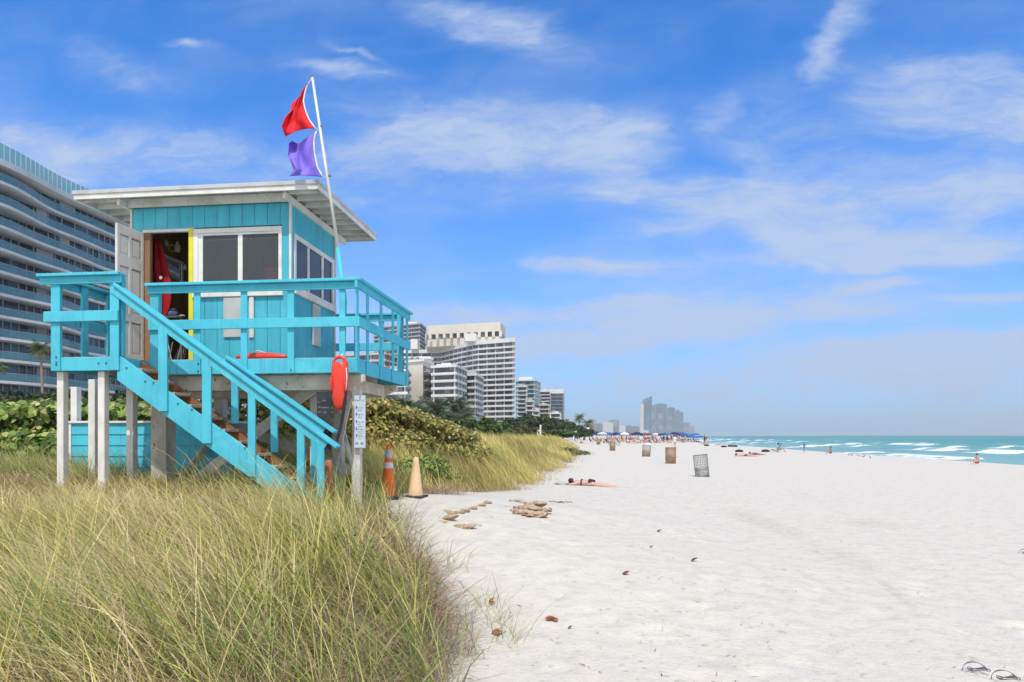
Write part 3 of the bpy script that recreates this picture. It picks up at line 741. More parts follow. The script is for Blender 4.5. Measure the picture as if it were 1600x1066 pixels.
def bank_grass():
    rng = np.random.default_rng(22)
    parts = []
    # bank to the right of the tower, running away along the beach
    m = 10500
    cy = 11.9 + 75 * rng.random(m) ** 2.6; dep = rng.random(m) ** .8 * np.interp(cy, [12, 14, 16, 30, 90], [2.6, 3.6, 4.4, 5.5, 8])
    cx = foot(cy) - .05 - dep + .9 * (vnoise(cy / 1.3, cy * 0, 58) - .5)
    ok = rng.random(m) < np.interp(cy, [12, 25, 90], [1, .9, .6])
    ok &= ~((cy < 13.2) & (cx > -3.75))
    cx, cy, dep = cx[ok], cy[ok], dep[ok]
    per = 16
    x, y, ci = clumped(rng, cx, cy, per, .10)
    n = len(x)
    ln = rng.uniform(.4, 1.15, n) * (.75 + .45 * rng.random(len(cx)))[ci] * np.interp(dep[ci], [0, .4, 1.5], [.6, .9, 1.0]) * np.interp(y, [12, 13.5, 20, 30], [.8, 1.0, .95, .9])
    az = math.pi + rng.normal(0, .6, n) + rng.normal(0, .4, len(cx))[ci]; t0 = np.abs(rng.normal(.4, .2, n)); t1 = t0 + rng.uniform(.4, 1.4, n)
    pal = [(0.520, 0.429, 0.130, 5), (0.390, 0.364, 0.104, 4), (0.624, 0.507, 0.221, 4), (0.247, 0.273, 0.078, 3), (0.442, 0.338, 0.169, 2), (0.156, 0.195, 0.065, 1)]
    cb_ = fbm(cx / 1.5, cy / 2.5, 57, 3)
    col = pick(rng, pal, n) * (.82 + 1.1 * np.clip((cb_ - .25) * 1.8, 0, 1) * (.6 + .6 * rng.random(len(cx))))[ci][:, None]
    parts.append(blades(rng, np.stack([x, y, ground(x, y) - .02], 1), ln, rng.uniform(.004, .007, n) * (1 + .035 * y), az, t0, t1, col, 4))
    m = 5000; y2 = 12.6 + 40 * rng.random(m) ** 2; x2 = foot(y2) + rng.normal(-.25, .35, m) + .9 * (vnoise(y2 / 1.3, y2 * 0, 58) - .5)
    parts.append(blades(rng, np.stack([x2, y2, ground(x2, y2)], 1), rng.uniform(.12, .4, m), rng.uniform(.003, .005, m) * (1 + .04 * y2), rng.uniform(0, 6.28, m), rng.uniform(.3, 1.2, m), rng.uniform(.9, 1.8, m), pick(rng, DEAD, m), 4))
    V, Q, C = merge(parts)
    tag(npmesh('bank_grass', V, Q, 'grass', C), 'golden beach grass bank running along the sand right of the traffic cones', 'grass', kind='stuff')
    # grass round and behind the stilts, left side
    m = 3600
    cy = rng.uniform(9.2, 14.5, m); cx = rng.uniform(-17, -3.2, m)
    ok = (cx < foot(cy) - .4) & ~((cx > -5.6) & (cy > 12)) & ~(hut_gap(cx, cy) & (rng.random(m) < .8)) & ~((np.abs(cx + 9.4) < 1.2) & (np.abs(cy - 9.3) < .8)) & (rng.random(m) < .8)
    cx, cy = cx[ok], cy[ok]
    x, y, ci = clumped(rng, cx, cy, 26, .10); n = len(x)
    ln = rng.uniform(.3, .75, n) * (.7 + .5 * rng.random(len(cx)))[ci] * np.where(hut_gap(x, y), .6, 1)
    pal = GREENS + [(.12, .20, .06, 4), (.20, .26, .09, 4), (.36, .30, .2, 3)]
    V, Q, C = blades(rng, np.stack([x, y, ground(x, y) - .02], 1), ln, rng.uniform(.003, .0055, n) * (1 + .05 * y), math.pi + rng.normal(0, .9, n),
                     np.abs(rng.normal(.25, .2, n)), rng.uniform(.5, 1.4, n), pick(rng, pal, n), 4)
    tag(npmesh('tower_grass', V, Q, 'grass', C), 'thin green and straw grass growing around the white tower stilts and blue storage box', 'grass', kind='stuff')
front_grass(); bank_grass()
# ------------------------------------------------------------------ broad-leaved thickets
def leaves(rng, P, Nrm, size, cols, sides=6, fold=.25, elong=1.0):
    n = len(P)
    Nrm = Nrm / np.linalg.norm(Nrm, axis=1, keepdims=True)
    a = np.cross(Nrm, rng.normal(size=(n, 3))); a /= np.linalg.norm(a, axis=1, keepdims=True)
    b = np.cross(Nrm, a)
    th = np.linspace(0, 2 * np.pi, sides, endpoint=False)
    V = P[:, None, :] + size[:, None, None] * (elong * np.cos(th)[None, :, None] * a[:, None, :] + np.sin(th)[None, :, None] * b[:, None, :] + fold * (np.abs(np.sin(th))[None, :, None] - .4) * Nrm[:, None, :])
    Q = np.arange(n * sides).reshape(n, sides)
    return V.reshape(-1, 3), Q, np.repeat(cols[:, None, :], sides, 1).reshape(-1, 3)
def blob_points(rng, n, ells, shell=.35):
    """points in the outer shell of a union of ellipsoids (x,y,z,rx,ry,rz), with outward normals"""
    ells = np.array(ells, float)
    w = (ells[:, 3] * ells[:, 4] * ells[:, 5]) ** (2 / 3); i = rng.choice(len(ells), n, p=w / w.sum())
    d = rng.normal(size=(n, 3)); d[:, 2] = np.where(rng.random(n) < .72, np.abs(d[:, 2]), d[:, 2]); d /= np.linalg.norm(d, axis=1, keepdims=True)
    r = 1 - shell * rng.random(n) ** 1.6
    r *= 1 + .10 * rng.normal(size=n)
    P = ells[i, :3] + d * r[:, None] * ells[i, 3:]
    return P, d, i
def thicket(name, ells, n, size, pal, label, cat, seed, elong=1.1, stems=True, jit=.2, sides=6, mat_='leaf', kind=None):
    rng = np.random.default_rng(seed)
    P, d, i = blob_points(rng, n, ells)
    keep = P[:, 2] > ground(P[:, 0], P[:, 1]) + .02
    P, d = P[keep], d[keep]; n = len(P)
    nr = d + rng.normal(0, .55, (n, 3)); nr[:, 2] += .35
    c = pick(rng, pal, n, jit)
    e = np.array(ells); loc = (float(e[:, 0].mean()), float(e[:, 1].mean()), gz(e[:, 0].mean(), e[:, 1].mean()))
    V, Q, C = leaves(rng, P, nr, rng.uniform(.6, 1.3, n) * size, c, sides, .3, elong)
    root = empty(name, loc, label, cat)
    if kind: root['kind'] = kind
    f = npmesh('foliage', V, Q, mat_, C, root, loc=loc)
    if stems:
        mb = MB()
        for j in range(min(60, len(ells) * 5)):
            q = P[rng.integers(n)]; bx, by = q[0] + rng.normal(0, .3), q[1] + rng.normal(0, .3)
            g = gz(bx, by) - .05
            mb.tube([(bx, by, g), ((bx + q[0]) / 2 + rng.normal(0, .1), (by + q[1]) / 2, g + (q[2] - g) * .55), tuple(q)], [.03 * size / .06, .02 * size / .06, .007 * size / .06], 5)
        mb.build('stem', 'bark', root)
    return root
def ridge(pts, ry, drop, rng, nper=3, r=(.5, .8)):
    """ellipsoids under a silhouette line given as (px, py, t)"""
    out = []
    for (a, b) in zip(pts[:-1], pts[1:]):
        for j in range(nper):
            u = (j + rng.random() * .6) / nper
            px = a[0] + (b[0] - a[0]) * u; py = a[1] + (b[1] - a[1]) * u; t = a[2] + (b[2] - a[2]) * u
            p = at_t(px, py, t); g = gz(p.x, p.y)
            h = max(.3, p.z - g)
            rr = rng.uniform(*r)
            out.append((p.x, p.y, p.z - rr * .55, rr * 1.1, ry * rng.uniform(.8, 1.2), rr * .55))
            if h > rr: out.append((p.x + rng.normal(0, .1), p.y - ry * .45, g + (h - rr) * .45, rr * 1.2, ry * 1.1, max(.25, (h - rr) * .62)))
    return out
rg = np.random.default_rng(77)
SG_YEL = [(.46, .38, .11, 5), (.54, .44, .17, 3), (.36, .35, .09, 5), (.21, .25, .06, 4), (.62, .50, .26, 1), (.36, .20, .09, 2), (.11, .15, .05, 3)]
SG_GRN = [(0.162, 0.270, 0.054, 5), (0.270, 0.378, 0.081, 4), (0.405, 0.446, 0.135, 3), (0.095, 0.162, 0.041, 4), (0.540, 0.472, 0.216, 2)]
BRIGHT = [(.20, .30, .06, 5), (.28, .36, .08, 4), (.12, .19, .04, 3)]
thicket('sea_grape_bush', ridge([(545, 614, 17.2), (585, 620, 17.2), (640, 642, 18), (690, 659, 19.5), (728, 677, 21)], .8, .6, rg, 4, (.45, .7)), 19000, .043, SG_YEL,
        'large yellowing sea grape bush rising behind the traffic cones right of the tower', 'bush', 301)
thicket('sea_grape_bush', ridge([(355, 604, 15.0), (420, 600, 15.0), (480, 606, 15.0), (540, 612, 15.2)], .9, .6, rg, 4, (.5, .75)), 7000, .050, SG_YEL,
        'brownish sea grape bush seen through the stilts under the cabin', 'bush', 302)
thicket('sea_grape_bush', ridge([(-60, 632, 15.5), (0, 628, 15.0), (50, 634, 15.0), (100, 622, 14.6), (160, 630, 14.6), (215, 628, 14.6), (300, 636, 15.)], .9, .6, rg, 4, (.45, .7)), 9500, .060, SG_GRN,
        'green sea grape bush behind the blue storage box at the left', 'bush', 303)
thicket('beach_vine', [(at_t(px, 690, t).x, at_t(px, 690, t).y, gz(at_t(px, 690, t).x, at_t(px, 690, t).y) + .25, .42, .42, .38) for px, t in ((622, 14.4), (640, 14.8), (658, 15.4), (676, 16))], 1500, .032, BRIGHT,
        'low bright green beach vine at the foot of the yellowing sea grape bush', 'plant', 304, 1.3, False)
thicket('beach_creeper', [(p.x, p.y, p.z + .06, .42, .35, .20) for p in (hit(676, 752), hit(697, 756), hit(714, 754))], 700, .028, BRIGHT + [(.3, .2, .08, 2)],
        'small green creeper patch on the sand behind the beige cone', 'plant', 306, 1.3, False)
thicket('railroad_vine', [(p.x, p.y, p.z + .10, 1.3, .9, .22) for p in (hit(876, 706), hit(890, 709), hit(902, 711))], 900, .07, [(.14, .15, .05, 3), (.26, .24, .09, 3), (.36, .3, .15, 2)],
        'sparse olive vine trailing onto the sand at the end of the grass bank', 'plant', 307, 1.5, False)
def weeds():
    rng = np.random.default_rng(66)
    m = 1500
    y = 3.3 + 2.6 * rng.random(m); x = rng.uniform(-4.5, -.6, m); cl = fbm(x / .5, y / .5, 9, 2)
    ok = (cl > .5) & (foot(y) - x > .1)
    x, y = x[ok], y[ok]; n = len(x)
    P = np.stack([np.repeat(x, 8), np.repeat(y, 8), np.repeat(ground(x, y), 8)], 1) + np.abs(rng.normal(0, .06, (n * 8, 3))) * [1, 1, 2.6]
    V, Q, C = leaves(rng, P, rng.normal(0, .6, (n * 8, 3)) + [0, 0, 1], rng.uniform(.008, .02, n * 8), pick(rng, [(.10, .20, .05, 4), (.16, .27, .07, 3), (.22, .3, .1, 2)], n * 8), 6, .2, 1.5)
    tag(npmesh('beach_weeds', V, Q, 'leaf', C), 'small green broad-leaved weeds among the near dune grass', 'weeds', kind='stuff')
weeds()
# ------------------------------------------------------------------ trees
def frond_mesh(rng, L_, droop, az, el, nleaf=26, w=.03, leaflen=.5):
    """one palm frond: rachis plus leaflets"""
    V = []; Q = []
    p = np.zeros(3); th = el
    pts = [p.copy()]
    ns = nleaf
    for i in range(ns):
        th -= droop / ns * (1.2 * i / ns + .4)
        p = p + L_ / ns * np.array([math.cos(az) * math.cos(th), math.sin(az) * math.cos(th), math.sin(th)])
        pts.append(p.copy())
    side = np.array([-math.sin(az), math.cos(az), 0])
    for i in range(2, ns + 1):
        d = pts[i] - pts[i - 1]; d /= np.linalg.norm(d); up = np.cross(side, d)
        ll = leaflen * math.sin(math.pi * min(1, .12 + .88 * i / ns) ** .8) + .08
        for sg in (-1, 1):
            tip = pts[i] + ll * (sg * side * .75 + d * .55 - up * sg * 0 + np.array([0, 0, -.45]) + rng.normal(0, .06, 3))
            b = len(V); V += [pts[i] - d * w, pts[i] + d * w, tip + d * w * .2, tip - d * w * .2]; Q.append([b, b + 1, b + 2, b + 3])
    b = len(V)
    for i in range(ns):
        b = len(V); o_ = np.array([0, 0, .012]) * (1 - i / ns) * L_
        V += [pts[i] - o_, pts[i + 1] - o_, pts[i + 1] + o_, pts[i] + o_]; Q.append([b, b + 1, b + 2, b + 3])
    return np.array(V), np.array(Q)
def palm(seed, height, nfr, fl, label, loc, fan=False, lean=.3, pal=None, group=None, name='palm_tree'):
    rng = np.random.default_rng(seed)
    root = empty(name, loc, label, 'palm tree', group)
    L0 = Vector(loc); la = rng.uniform(0, 6.28)
    pts = [(L0.x + lean * (u ** 1.6) * math.cos(la), L0.y + lean * (u ** 1.6) * math.sin(la), L0.z - .3 + (height + .3) * u) for u in np.linspace(0, 1, 8)]
    MB().tube(pts, [.22, .17, .15, .14, .14, .135, .13, .15], 9).build('trunk', 'trunk', root, smooth=True)
    Vs = []; Qs = []; Cs = []; b = 0
    pal = pal or [(.11, .16, .06, 4), (.16, .21, .08, 3), (.08, .12, .05, 3), (.22, .22, .12, 1)]
    for i in range(nfr):
        el = math.radians(rng.uniform(-25, 80)); az = rng.uniform(0, 6.283)
        V, Q = frond_mesh(rng, fl * rng.uniform(.8, 1.1), rng.uniform(1.0, 2.0), az, el, 14 if fan else 22, .035 * fl / 2, fl * (.42 if fan else .28))
        V = V + np.array(pts[-1])
        c = pick(rng, pal, 1)[0]
        if el < -.1: c = c * .5 + np.array([.22, .17, .10]) * .5
        Vs.append(V); Qs.append(Q + b); Cs.append(np.repeat(c[None], len(V), 0)); b += len(V)
    npmesh('crown', np.concatenate(Vs), np.concatenate(Qs), 'frond', np.concatenate(Cs), root, loc=tuple(ORI[root.name]))
    return root
def on_t(px, t):
    p = at_t(px, HZ, t); return (p.x, p.y, gz(p.x, p.y))
palm(401, 10.2, 46, 1.5, 'fan palm standing alone before the curved condo left of the tower rail', on_t(68, 76), True, .3)
palm(402, 8.6, 40, 1.5, 'fan palm at the left picture edge before the curved condo', on_t(-10, 80), True, .3)
for j, (px, py, t, h) in enumerate(((650, 622, 66, 0), (668, 616, 70, 0), (688, 622, 62, 0), (706, 618, 66, 0), (723, 634, 64, 0), (634, 618, 78, 0))):
    p = on_t(px, t); top = CAMZ + (HZ - py) / F * t
    palm(410 + j, max(1.5, top - p[2] - 1.6), 34, 2.6, ['dull green palm behind the right end of the yellowing sea grape bush', 'tallest grey-green palm before the cream apartment block', 'low drooping palm before the small white balconied block', 'dark palm in front of the white balconied blocks', 'short palm at the right end of the palm row', 'dark palm close to the right edge of the tower rail'][j], p, False, .4,
         [(.12, .16, .09, 4), (.20, .24, .16, 3), (.08, .11, .06, 3), (.3, .3, .24, 1)], 'palms behind the sea grape')
for j, (px, py, t) in enumerate(((905, 648, 250), (914, 656, 255), (921, 664, 260), (888, 656, 235))):
    p = on_t(px, t); top = CAMZ + (HZ - py) / F * t
    palm(430 + j, max(2, top - p[2] - 1.2), 26, 3.0, ['tallest far palm above the beach end of the tree belt', 'second far palm beside the tallest one over the beach', 'rightmost far palm over the crowd', 'far palm left of the tallest one by the dark trees'][j], p, False, .8, None, 'far palms over the beach')
def tree_proto(name, seed, H, cr, n, size, pal):
    rng = np.random.default_rng(seed)
    root = empty(name, (0, 0, 0), 'tree', 'tree')
    mb = MB(); mb.tube([(0, 0, -.4), (.1, 0, H * .3), (.0, .1, H * .55)], [H * .035, H * .028, H * .02], 8)
    ells = []
    for i in range(13):
        a = rng.uniform(0, 6.28); r = cr * math.sqrt(rng.random()) * .75; z = H * rng.uniform(.42, .86) - r * .12
        p = (r * math.cos(a), r * math.sin(a), z)
        mb.tube([(0, .05, H * .4), (p[0] * .5, p[1] * .5, (z + H * .4) / 2), p], [H * .016, H * .010, H * .005], 6)
        ells.append((*p, cr * rng.uniform(.30, .48), cr * rng.uniform(.30, .48), H * rng.uniform(.12, .2)))
    mb.build('trunk', 'bark', root, smooth=True)
    P, d, i = blob_points(rng, n, ells, .6)
    V, Q, C = leaves(rng, P, d + rng.normal(0, .6, (n, 3)), rng.uniform(.6, 1.4, n) * size, pick(rng, pal, n, .25), 5, .3, 1.5)
    npmesh('crown', V, Q, 'leaf', C, root)
    return root
DK = [(.045, .075, .03, 4), (.07, .10, .035, 4), (.03, .05, .022, 3), (.10, .12, .05, 2)]
MG = [(.08, .14, .03, 4), (.12, .19, .045, 3), (.05, .09, .025, 3)]
RB = [(.14, .11, .05, 3), (.09, .11, .035, 3), (.20, .13, .07, 2), (.06, .07, .03, 2)]
tp = [tree_proto('dark_tree', 501, 6, 3.4, 2600, .20, DK), tree_proto('green_tree', 502, 5, 3.6, 2600, .19, MG), tree_proto('reddish_tree', 503, 5, 3.4, 2400, .19, RB)]
tn = ['dark green', 'mid green', 'reddish brown green']
TREES = [  # px, top py, t, kind
 (612, 622, 62, 0), (628, 626, 60, 0), (643, 630, 57, 0), (598, 624, 60, 0), (735, 650, 62, 1), (752, 655, 66, 1), (770, 657, 70, 1), (790, 664, 74, 2), (806, 664, 80, 2), (742, 662, 52, 1), (765, 668, 54, 1),
 (800, 655, 120, 0), (816, 649, 130, 0), (832, 646, 140, 0), (846, 649, 150, 0), (858, 652, 165, 0), (870, 658, 175, 0), (880, 656, 190, 0), (893, 662, 205, 0), (902, 664, 215, 0), (912, 668, 225, 0),
 (826, 668, 90, 2), (845, 670, 100, 1), (862, 672, 110, 1), (880, 672, 130, 0), (780, 672, 60, 1), (720, 658, 50, 0), (700, 650, 55, 0), (672, 642, 60, 0), (688, 646, 58, 0), (898, 674, 150, 0)]
PLACE = {0: 'the dark tree belt before the white towers', 1: 'the green shrub belt above the golden grass', 2: 'the reddish patch of the tree belt'}
for j, (px, py, t, kd) in enumerate(TREES):
    p = on_t(px, t); H = max(1.2, CAMZ + (HZ - py) / F * t - p[2]); base = (6, 5, 5)[kd] * .98
    sc = H / base
    o = inst(tp[kd], p, random.uniform(0, 6.28), 1)
    wsc = max(sc, .55 if t < 100 else 1.0)
    o.scale = (wsc, wsc, sc)
    o['label'] = f'{tn[kd]} rounded tree in {PLACE[kd]}'; o['group'] = f'{tn[kd]} trees of the coastal belt'
for j, (px, t) in enumerate(((-20, 58), (18, 60), (52, 58), (86, 60), (122, 60), (158, 58), (194, 60), (230, 58))):
    p = on_t(px, t); o = inst(tp[0], p, j * 1.3, 1); top = CAMZ + (HZ - (606 + (j % 3) * 3)) / F * t
    o.scale = (.75, .75, (top - p[2]) / 5.9); o['label'] = 'dark clipped tree in the hedge row below the curved condo'; o['group'] = 'hedge trees below the condo'
for o in tp:
    for c in list(o.children): bpy.data.objects.remove(c)
    bpy.data.objects.remove(o)
def far_wood():
    rng = np.random.default_rng(91)
    n = 26000
    y = 230 * (4200 / 230) ** rng.random(n)
    back = rng.random(n)
    x = foot(y) - 6 - back * (30 + .05 * y)
    h = 1.0 + (2.2 + 4.5 * vnoise(y / 30, x / 14, 12) + 2.0 * np.clip(y / 2000, 0, 1)) * rng.random(n) ** .5
    P = np.stack([x, y, h], 1)
    sz = rng.uniform(.5, 1.0, n) * (.45 + y / 1400)
    V, Q, C = leaves(rng, P, rng.normal(0, .7, (n, 3)) + [0.2, -.4, .7], sz, pick(rng, DK + MG[:1], n, .25), 5, .3, 1.3)
    tag(npmesh('coastal_wood', V, Q, 'leaf', C), 'far low dark green wood along the shore below the skyline', 'trees', kind='stuff')
far_wood()
def sand_debris():
    rng = np.random.default_rng(15)
    n = 3600
    y = 3.0 + 27 * rng.random(n) ** 1.7; x = rng.uniform(-2.2, 1, n) + (rng.random(n) ** 1.3) * y * .62
    ok = (x > foot(y) + .1)
    x, y = x[ok], y[ok]; n = len(x)
    az = rng.normal(0, .7, n) + np.pi * (rng.random(n) < .5)
    V, Q, C = blades(rng, np.stack([x, y, ground(x, y) + .012], 1), rng.uniform(.012, .06, n) * (rng.random(n) < .8) + .012, rng.uniform(.003, .010, n), az,
                     np.full(n, 1.45), rng.uniform(1.4, 1.75, n), pick(rng, [(.36, .29, .22, 4), (.46, .39, .31, 3), (.2, .16, .13, 2), (.36, .2, .12, 1)], n), 4)
    tag(npmesh('beach_litter', V, Q, 'grass', C), 'tiny dark bits of dry seaweed and twigs scattered over the white sand', 'debris', kind='stuff')
sand_debris()
# ------------------------------------------------------------------ lifeguard tower
YW, YD, YP, YR0, YR1, YDB = 9.9, 9.1, 8.63, 9.55, 12.25, 11.72
XWL, XWR = X(205, YW), X(454, YW)
XDL, XDR = X(82, YP), X(557, YD)
XPR = X(187, YP)
YWB = 11.69
ZD = CAMZ + 1.085           # deck top
ZDB = CAMZ + .865           # fascia bottom
ZR = CAMZ + 2.155           # top of the rail cap
ZRP = CAMZ + 2.215          # platform rail cap
ZS = CAMZ + 3.575           # soffit
ZROOF = CAMZ + 3.715
tower = empty('lifeguard_tower', (-5.3, 10.5, gz(-5.3, 10.5)), 'turquoise wooden lifeguard tower on white stilts with stairs, railings and flat white roof', 'lifeguard tower')
T = tower
jit = random.Random(4)
def bx(name, m, *a, bevel=.006, parent=None): return MB().box(*a).build(name, m, parent or T, bevel=bevel)
# --- deck
mb = MB()
y = YD + .05
nb = 0
while y < YDB - .02:       # boards run along x
    mb.box(XDL + .03, XDR - .03, y, y + .128, ZD - .04, ZD + jit.uniform(-.002, .002)); y += .134
y = YP + .05
while y < YD - .02:
    mb.box(XDL + .03, XPR - .03, y, min(y + .128, YD + .04), ZD - .04, ZD + jit.uniform(-.002, .002)); y += .134
mb.build('deck_floor', 'deckboard', T)
mb = MB()
for i in range(9):
    xx = XDL + .4 + i * .46; mb.box(xx, xx + .04, YD + .06, YDB - .06, ZDB + .02, ZD - .045)
mb.build('joist', 'greywood', T)
mb = MB()
mb.box(XPR + .02, XDR, YD, YD + .045, ZDB, ZD - .012)                   # front fascia
mb.box(XDR - .045, XDR + .002, YD + .046, YDB, ZDB, ZD - .012)                       # right fascia
mb.box(XDL, XDR - .05, YDB - .045, YDB, ZDB, ZD - .012)
mb.box(XDL, XPR, YP, YP + .045, ZDB + .022, ZD - .012)                    # platform front
mb.box(XPR - .045, XPR, YP + .046, YD - .002, ZDB + .022, ZD - .012)
mb.box(XDL, XDL + .045, YP + .046, YDB - .046, ZDB + .022, ZD - .012)
mb.build('deck_fascia', 'teal', T, bevel=.006)
# --- rails
def cap_board(name, p, q, side, cw=.19, zt=ZR, parent=None):
    """flat cap with a board on edge under it"""
    p = Vector(p); q = Vector(q)
    mb = MB(); mb.bar((p.x, p.y, zt - .02), (q.x, q.y, zt - .02), cw, .04)
    s = Vector(side) * .018
    mb.bar(Vector((p.x, p.y, zt - .091)) + s, Vector((q.x, q.y, zt - .091)) + s, .038, .098)
    return mb.build(name, 'teal', T, bevel=.006)
def midrail(p, q, zt=CAMZ + 1.632, h=.138):
    return MB().bar((p[0], p[1], zt - h / 2), (q[0], q[1], zt - h / 2), .038, h).build('mid_rail', 'teal', T, bevel=.006)
def post(x0, x1, y0, y1, z0, z1):
    return MB().box(x0, x1, y0, y1, z0, z1).build('post', 'teal', T, bevel=.007)
XFL = X(235, YD)
# main front run
cap_board('top_rail', (XFL - .02, YD - .015, 0), (XDR + .02, YD - .015, 0), (0, -1, 0))
midrail((XFL, YD - .041), (XDR + .012, YD - .041))
for a, b in ((235.7, 248.5), (303.7, 314), (376.8, 387), (450, 460.3), (530.5, 540.2)):
    post(X(a, YD), X(b, YD), YD - .0215, YD + .07 - .002 if a < 240 else YD - .0015, ZDB if a > 240 else ZDB + .05, ZR - .0425 if a < 240 else ZR - .0425)
# right run
cap_board('top_rail', (XDR + .012, YD - .112, 0), (XDR + .012, YDB + .02, 0), (1, 0, 0), .17, ZR + .003)
midrail((XDR + .041, YD - .0605), (XDR + .041, YDB), CAMZ + 1.63)
post(XDR + .0025, XDR + .0215, YD - .06, YD + .04, ZDB, ZR - .041)
for px in (573, 594.3, 612.8):
    yc = YX(px, XDR); post(XDR + .0025, XDR + .0215, yc - .048, yc + .048, ZDB, ZR - .041)
post(XDR - .15, XDR - .055, YDB - .14, YDB - .05, ZD, ZR - .041)
post(XDR + .0025, XDR + .0215, YDB - .12, YDB - .02, ZDB, ZR - .041)
# back run (right of the cabin and past it)
cap_board('top_rail', (XDL, YDB + .01, 0), (XDR - .09, YDB + .01, 0), (0, -1, 0), .17, ZR - .002)
midrail((XDL, YDB - .021), (XDR - .05, YDB - .021))
for xx in (XDL + .1, -6.4, -5.2, -4.2, -3.75):
    post(xx, xx + .09, YDB + .0015, YDB + .038, ZDB + .02, ZR - .045)
# platform front and left
cap_board('top_rail', (XDL - .16, YP - .012, 0), (XPR + .05, YP - .012, 0), (0, -1, 0), .19, ZRP)
midrail((XDL - .09, YP - .041), (XPR + .01, YP - .041), CAMZ + 1.702, .145)
for a, b in ((81, 95.2), (173, 187)):
    post(X(a, YP), X(b, YP), YP - .0215, YP - .0015 if a > 100 else YP + .03, ZDB + .022, ZRP - .0425)
post(X(173, YP) , X(187, YP), YP + .047, YP + .13, ZD, ZRP - .043)
cap_board('top_rail', (XDL - .01, YP + .09, 0), (XDL - .01, YDB - .1, 0), (-1, 0, 0), .17, ZRP - .004)
midrail((XDL - .022, YP + .02), (XDL - .022, YDB - .06), CAMZ + 1.70)
for a, b in ((125.5, 134.8), (164.5, 174)):
    ya, yb = YX(a, XDL), YX(b, XDL); post(XDL + .0, XDL + .04, ya, min(yb, ya + .12), ZDB + .04, ZRP - .05)
# --- bolts
def boltY(px, py, Y):
    p = W(px, py, Y); MB().tube([(p.x, p.y + .01, p.z), (p.x, p.y - .012, p.z)], .011, 8).build('bolt', 'bolt', T)
for px, py in ((88, 558), (88, 570), (154, 567.5), (166, 567.5), (88.2, 566), (310, 568.6), (310, 580), (520, 577), (455, 578)): boltY(px, py, YP - .0225 if px < 100 else (YP if px < 200 else YD - .02))
for px, py in ((198, 575), (227, 596), (240, 598), (278, 631), (330, 659), (345, 668), (256, 604), (383, 700), (394, 703), (300, 640)): boltY(px, py, YP)
# --- stairs
SY0, SY1 = YP, YP + .045
FY0, FY1 = YD - .05, YD - .005
def q(px, py, Y=YP): p = W(px, py, Y); return (p.x, p.z)
top0 = q(188.5, 556.5); top1 = q(445, 744); bot1 = q(418, 768); bot0 = q(172, 586)
gbot = gz(top1[0], YP) - .08
sl = (top1[1] - top0[1]) / (top1[0] - top0[0])
def zline(x, z0): return z0[1] + sl * (x - z0[0])
pts = [top0, (top0[0] + (gbot - top0[1]) / sl, gbot), (bot0[0] + (gbot - bot0[1]) / sl, gbot), bot0, (bot0[0], top0[1])]
pts = [(XPR + .002, top0[1]), pts[1], pts[2], (XPR - .04, zline(XPR - .04, bot0)), (XPR - .04, ZDB + .02), (XPR + .002, ZDB + .02)]
MB().prism_xz(pts, SY0 + .001, SY1).build('stringer', 'teal', T, bevel=.005)
ofs = .0
pts2 = [(XPR + .02, zline(XPR + .02, top0) ), pts[1], pts[2], (XPR + .02, zline(XPR + .02, bot0))]
MB().prism_xz(pts2, FY0, FY1).build('stringer', 'brown', T, bevel=.005)
rise = .166; run = -rise / sl
nst = 0
zz = ZD - rise; xx = XPR + .03
while zz > gbot + .05:
    MB().box(xx - .01, xx + run + .022, SY1 + .002, FY0 - .002, zz - .04, zz).build('tread', 'tread', T, bevel=.004)
    xx += run; zz -= rise
# handrails
def handrail(p0, p1, Y, side):
    a = W(*p0, Y); b = W(*p1, Y)
    d = (b - a).normalized(); up = Vector((-d.z, 0, d.x)) if d.x > 0 else Vector((d.z, 0, -d.x))
    mb = MB(); mb.bar(a - up * .02, b - up * .02, .15, .04, up)
    b2 = b - d * .14
    mb.bar(a - up * .095 + Vector((0, side * .02, 0)), b2 - up * .095 + Vector((0, side * .02, 0)), .038, .107, up)
    return mb.build('handrail', 'teal', T, bevel=.006), a, b, up
hr, ha, hb, hu = handrail((183.5, 443), (530, 697), YP + .0, -1)
hr2, ga, gb, gu = handrail((357, 556.5), (525.5, 673.5), YD + .02, -1)
def zr(a, b, x): return a.z + (b.z - a.z) * (x - a.x) / (b.x - a.x)
for a_, b_, ybot in ((248.2, 262, 643), (316.5, 330.5, 693), (388, 399.5, 745), (464.5, 476, 790), (495.5, 506.5, 790)):
    x0, x1 = X(a_, YP - .02), X(b_, YP - .02)
    zt = zr(ha, hb, x1) - .045
    zb = Z((a_ + b_) / 2, ybot, YP) if ybot < 780 else gz(x0, YP) - .1
    post(x0, x1, YP - .04 if False else YP - .0005 - .038 + .038, YP, zb, zt) if False else MB().box(x0, x1, YP - .0385, YP - .001, zb, zt).build('baluster', 'teal', T, bevel=.005)
for a_, b_, ybot in ((361, 371.5, 662), (422.5, 433, 707), (486, 496, 790)):
    x0, x1 = X(a_, YD), X(b_, YD)
    zb = Z(a_, ybot, YD) if ybot < 780 else gz(x0, YD) - .1
    MB().box(x0, x1, YD - .003, YD + .0 + .035 if False else YD + .038, zb, min(zr(ga, gb, x1) - .06, ZDB - .002)).build('baluster', 'teal', T, bevel=.005)
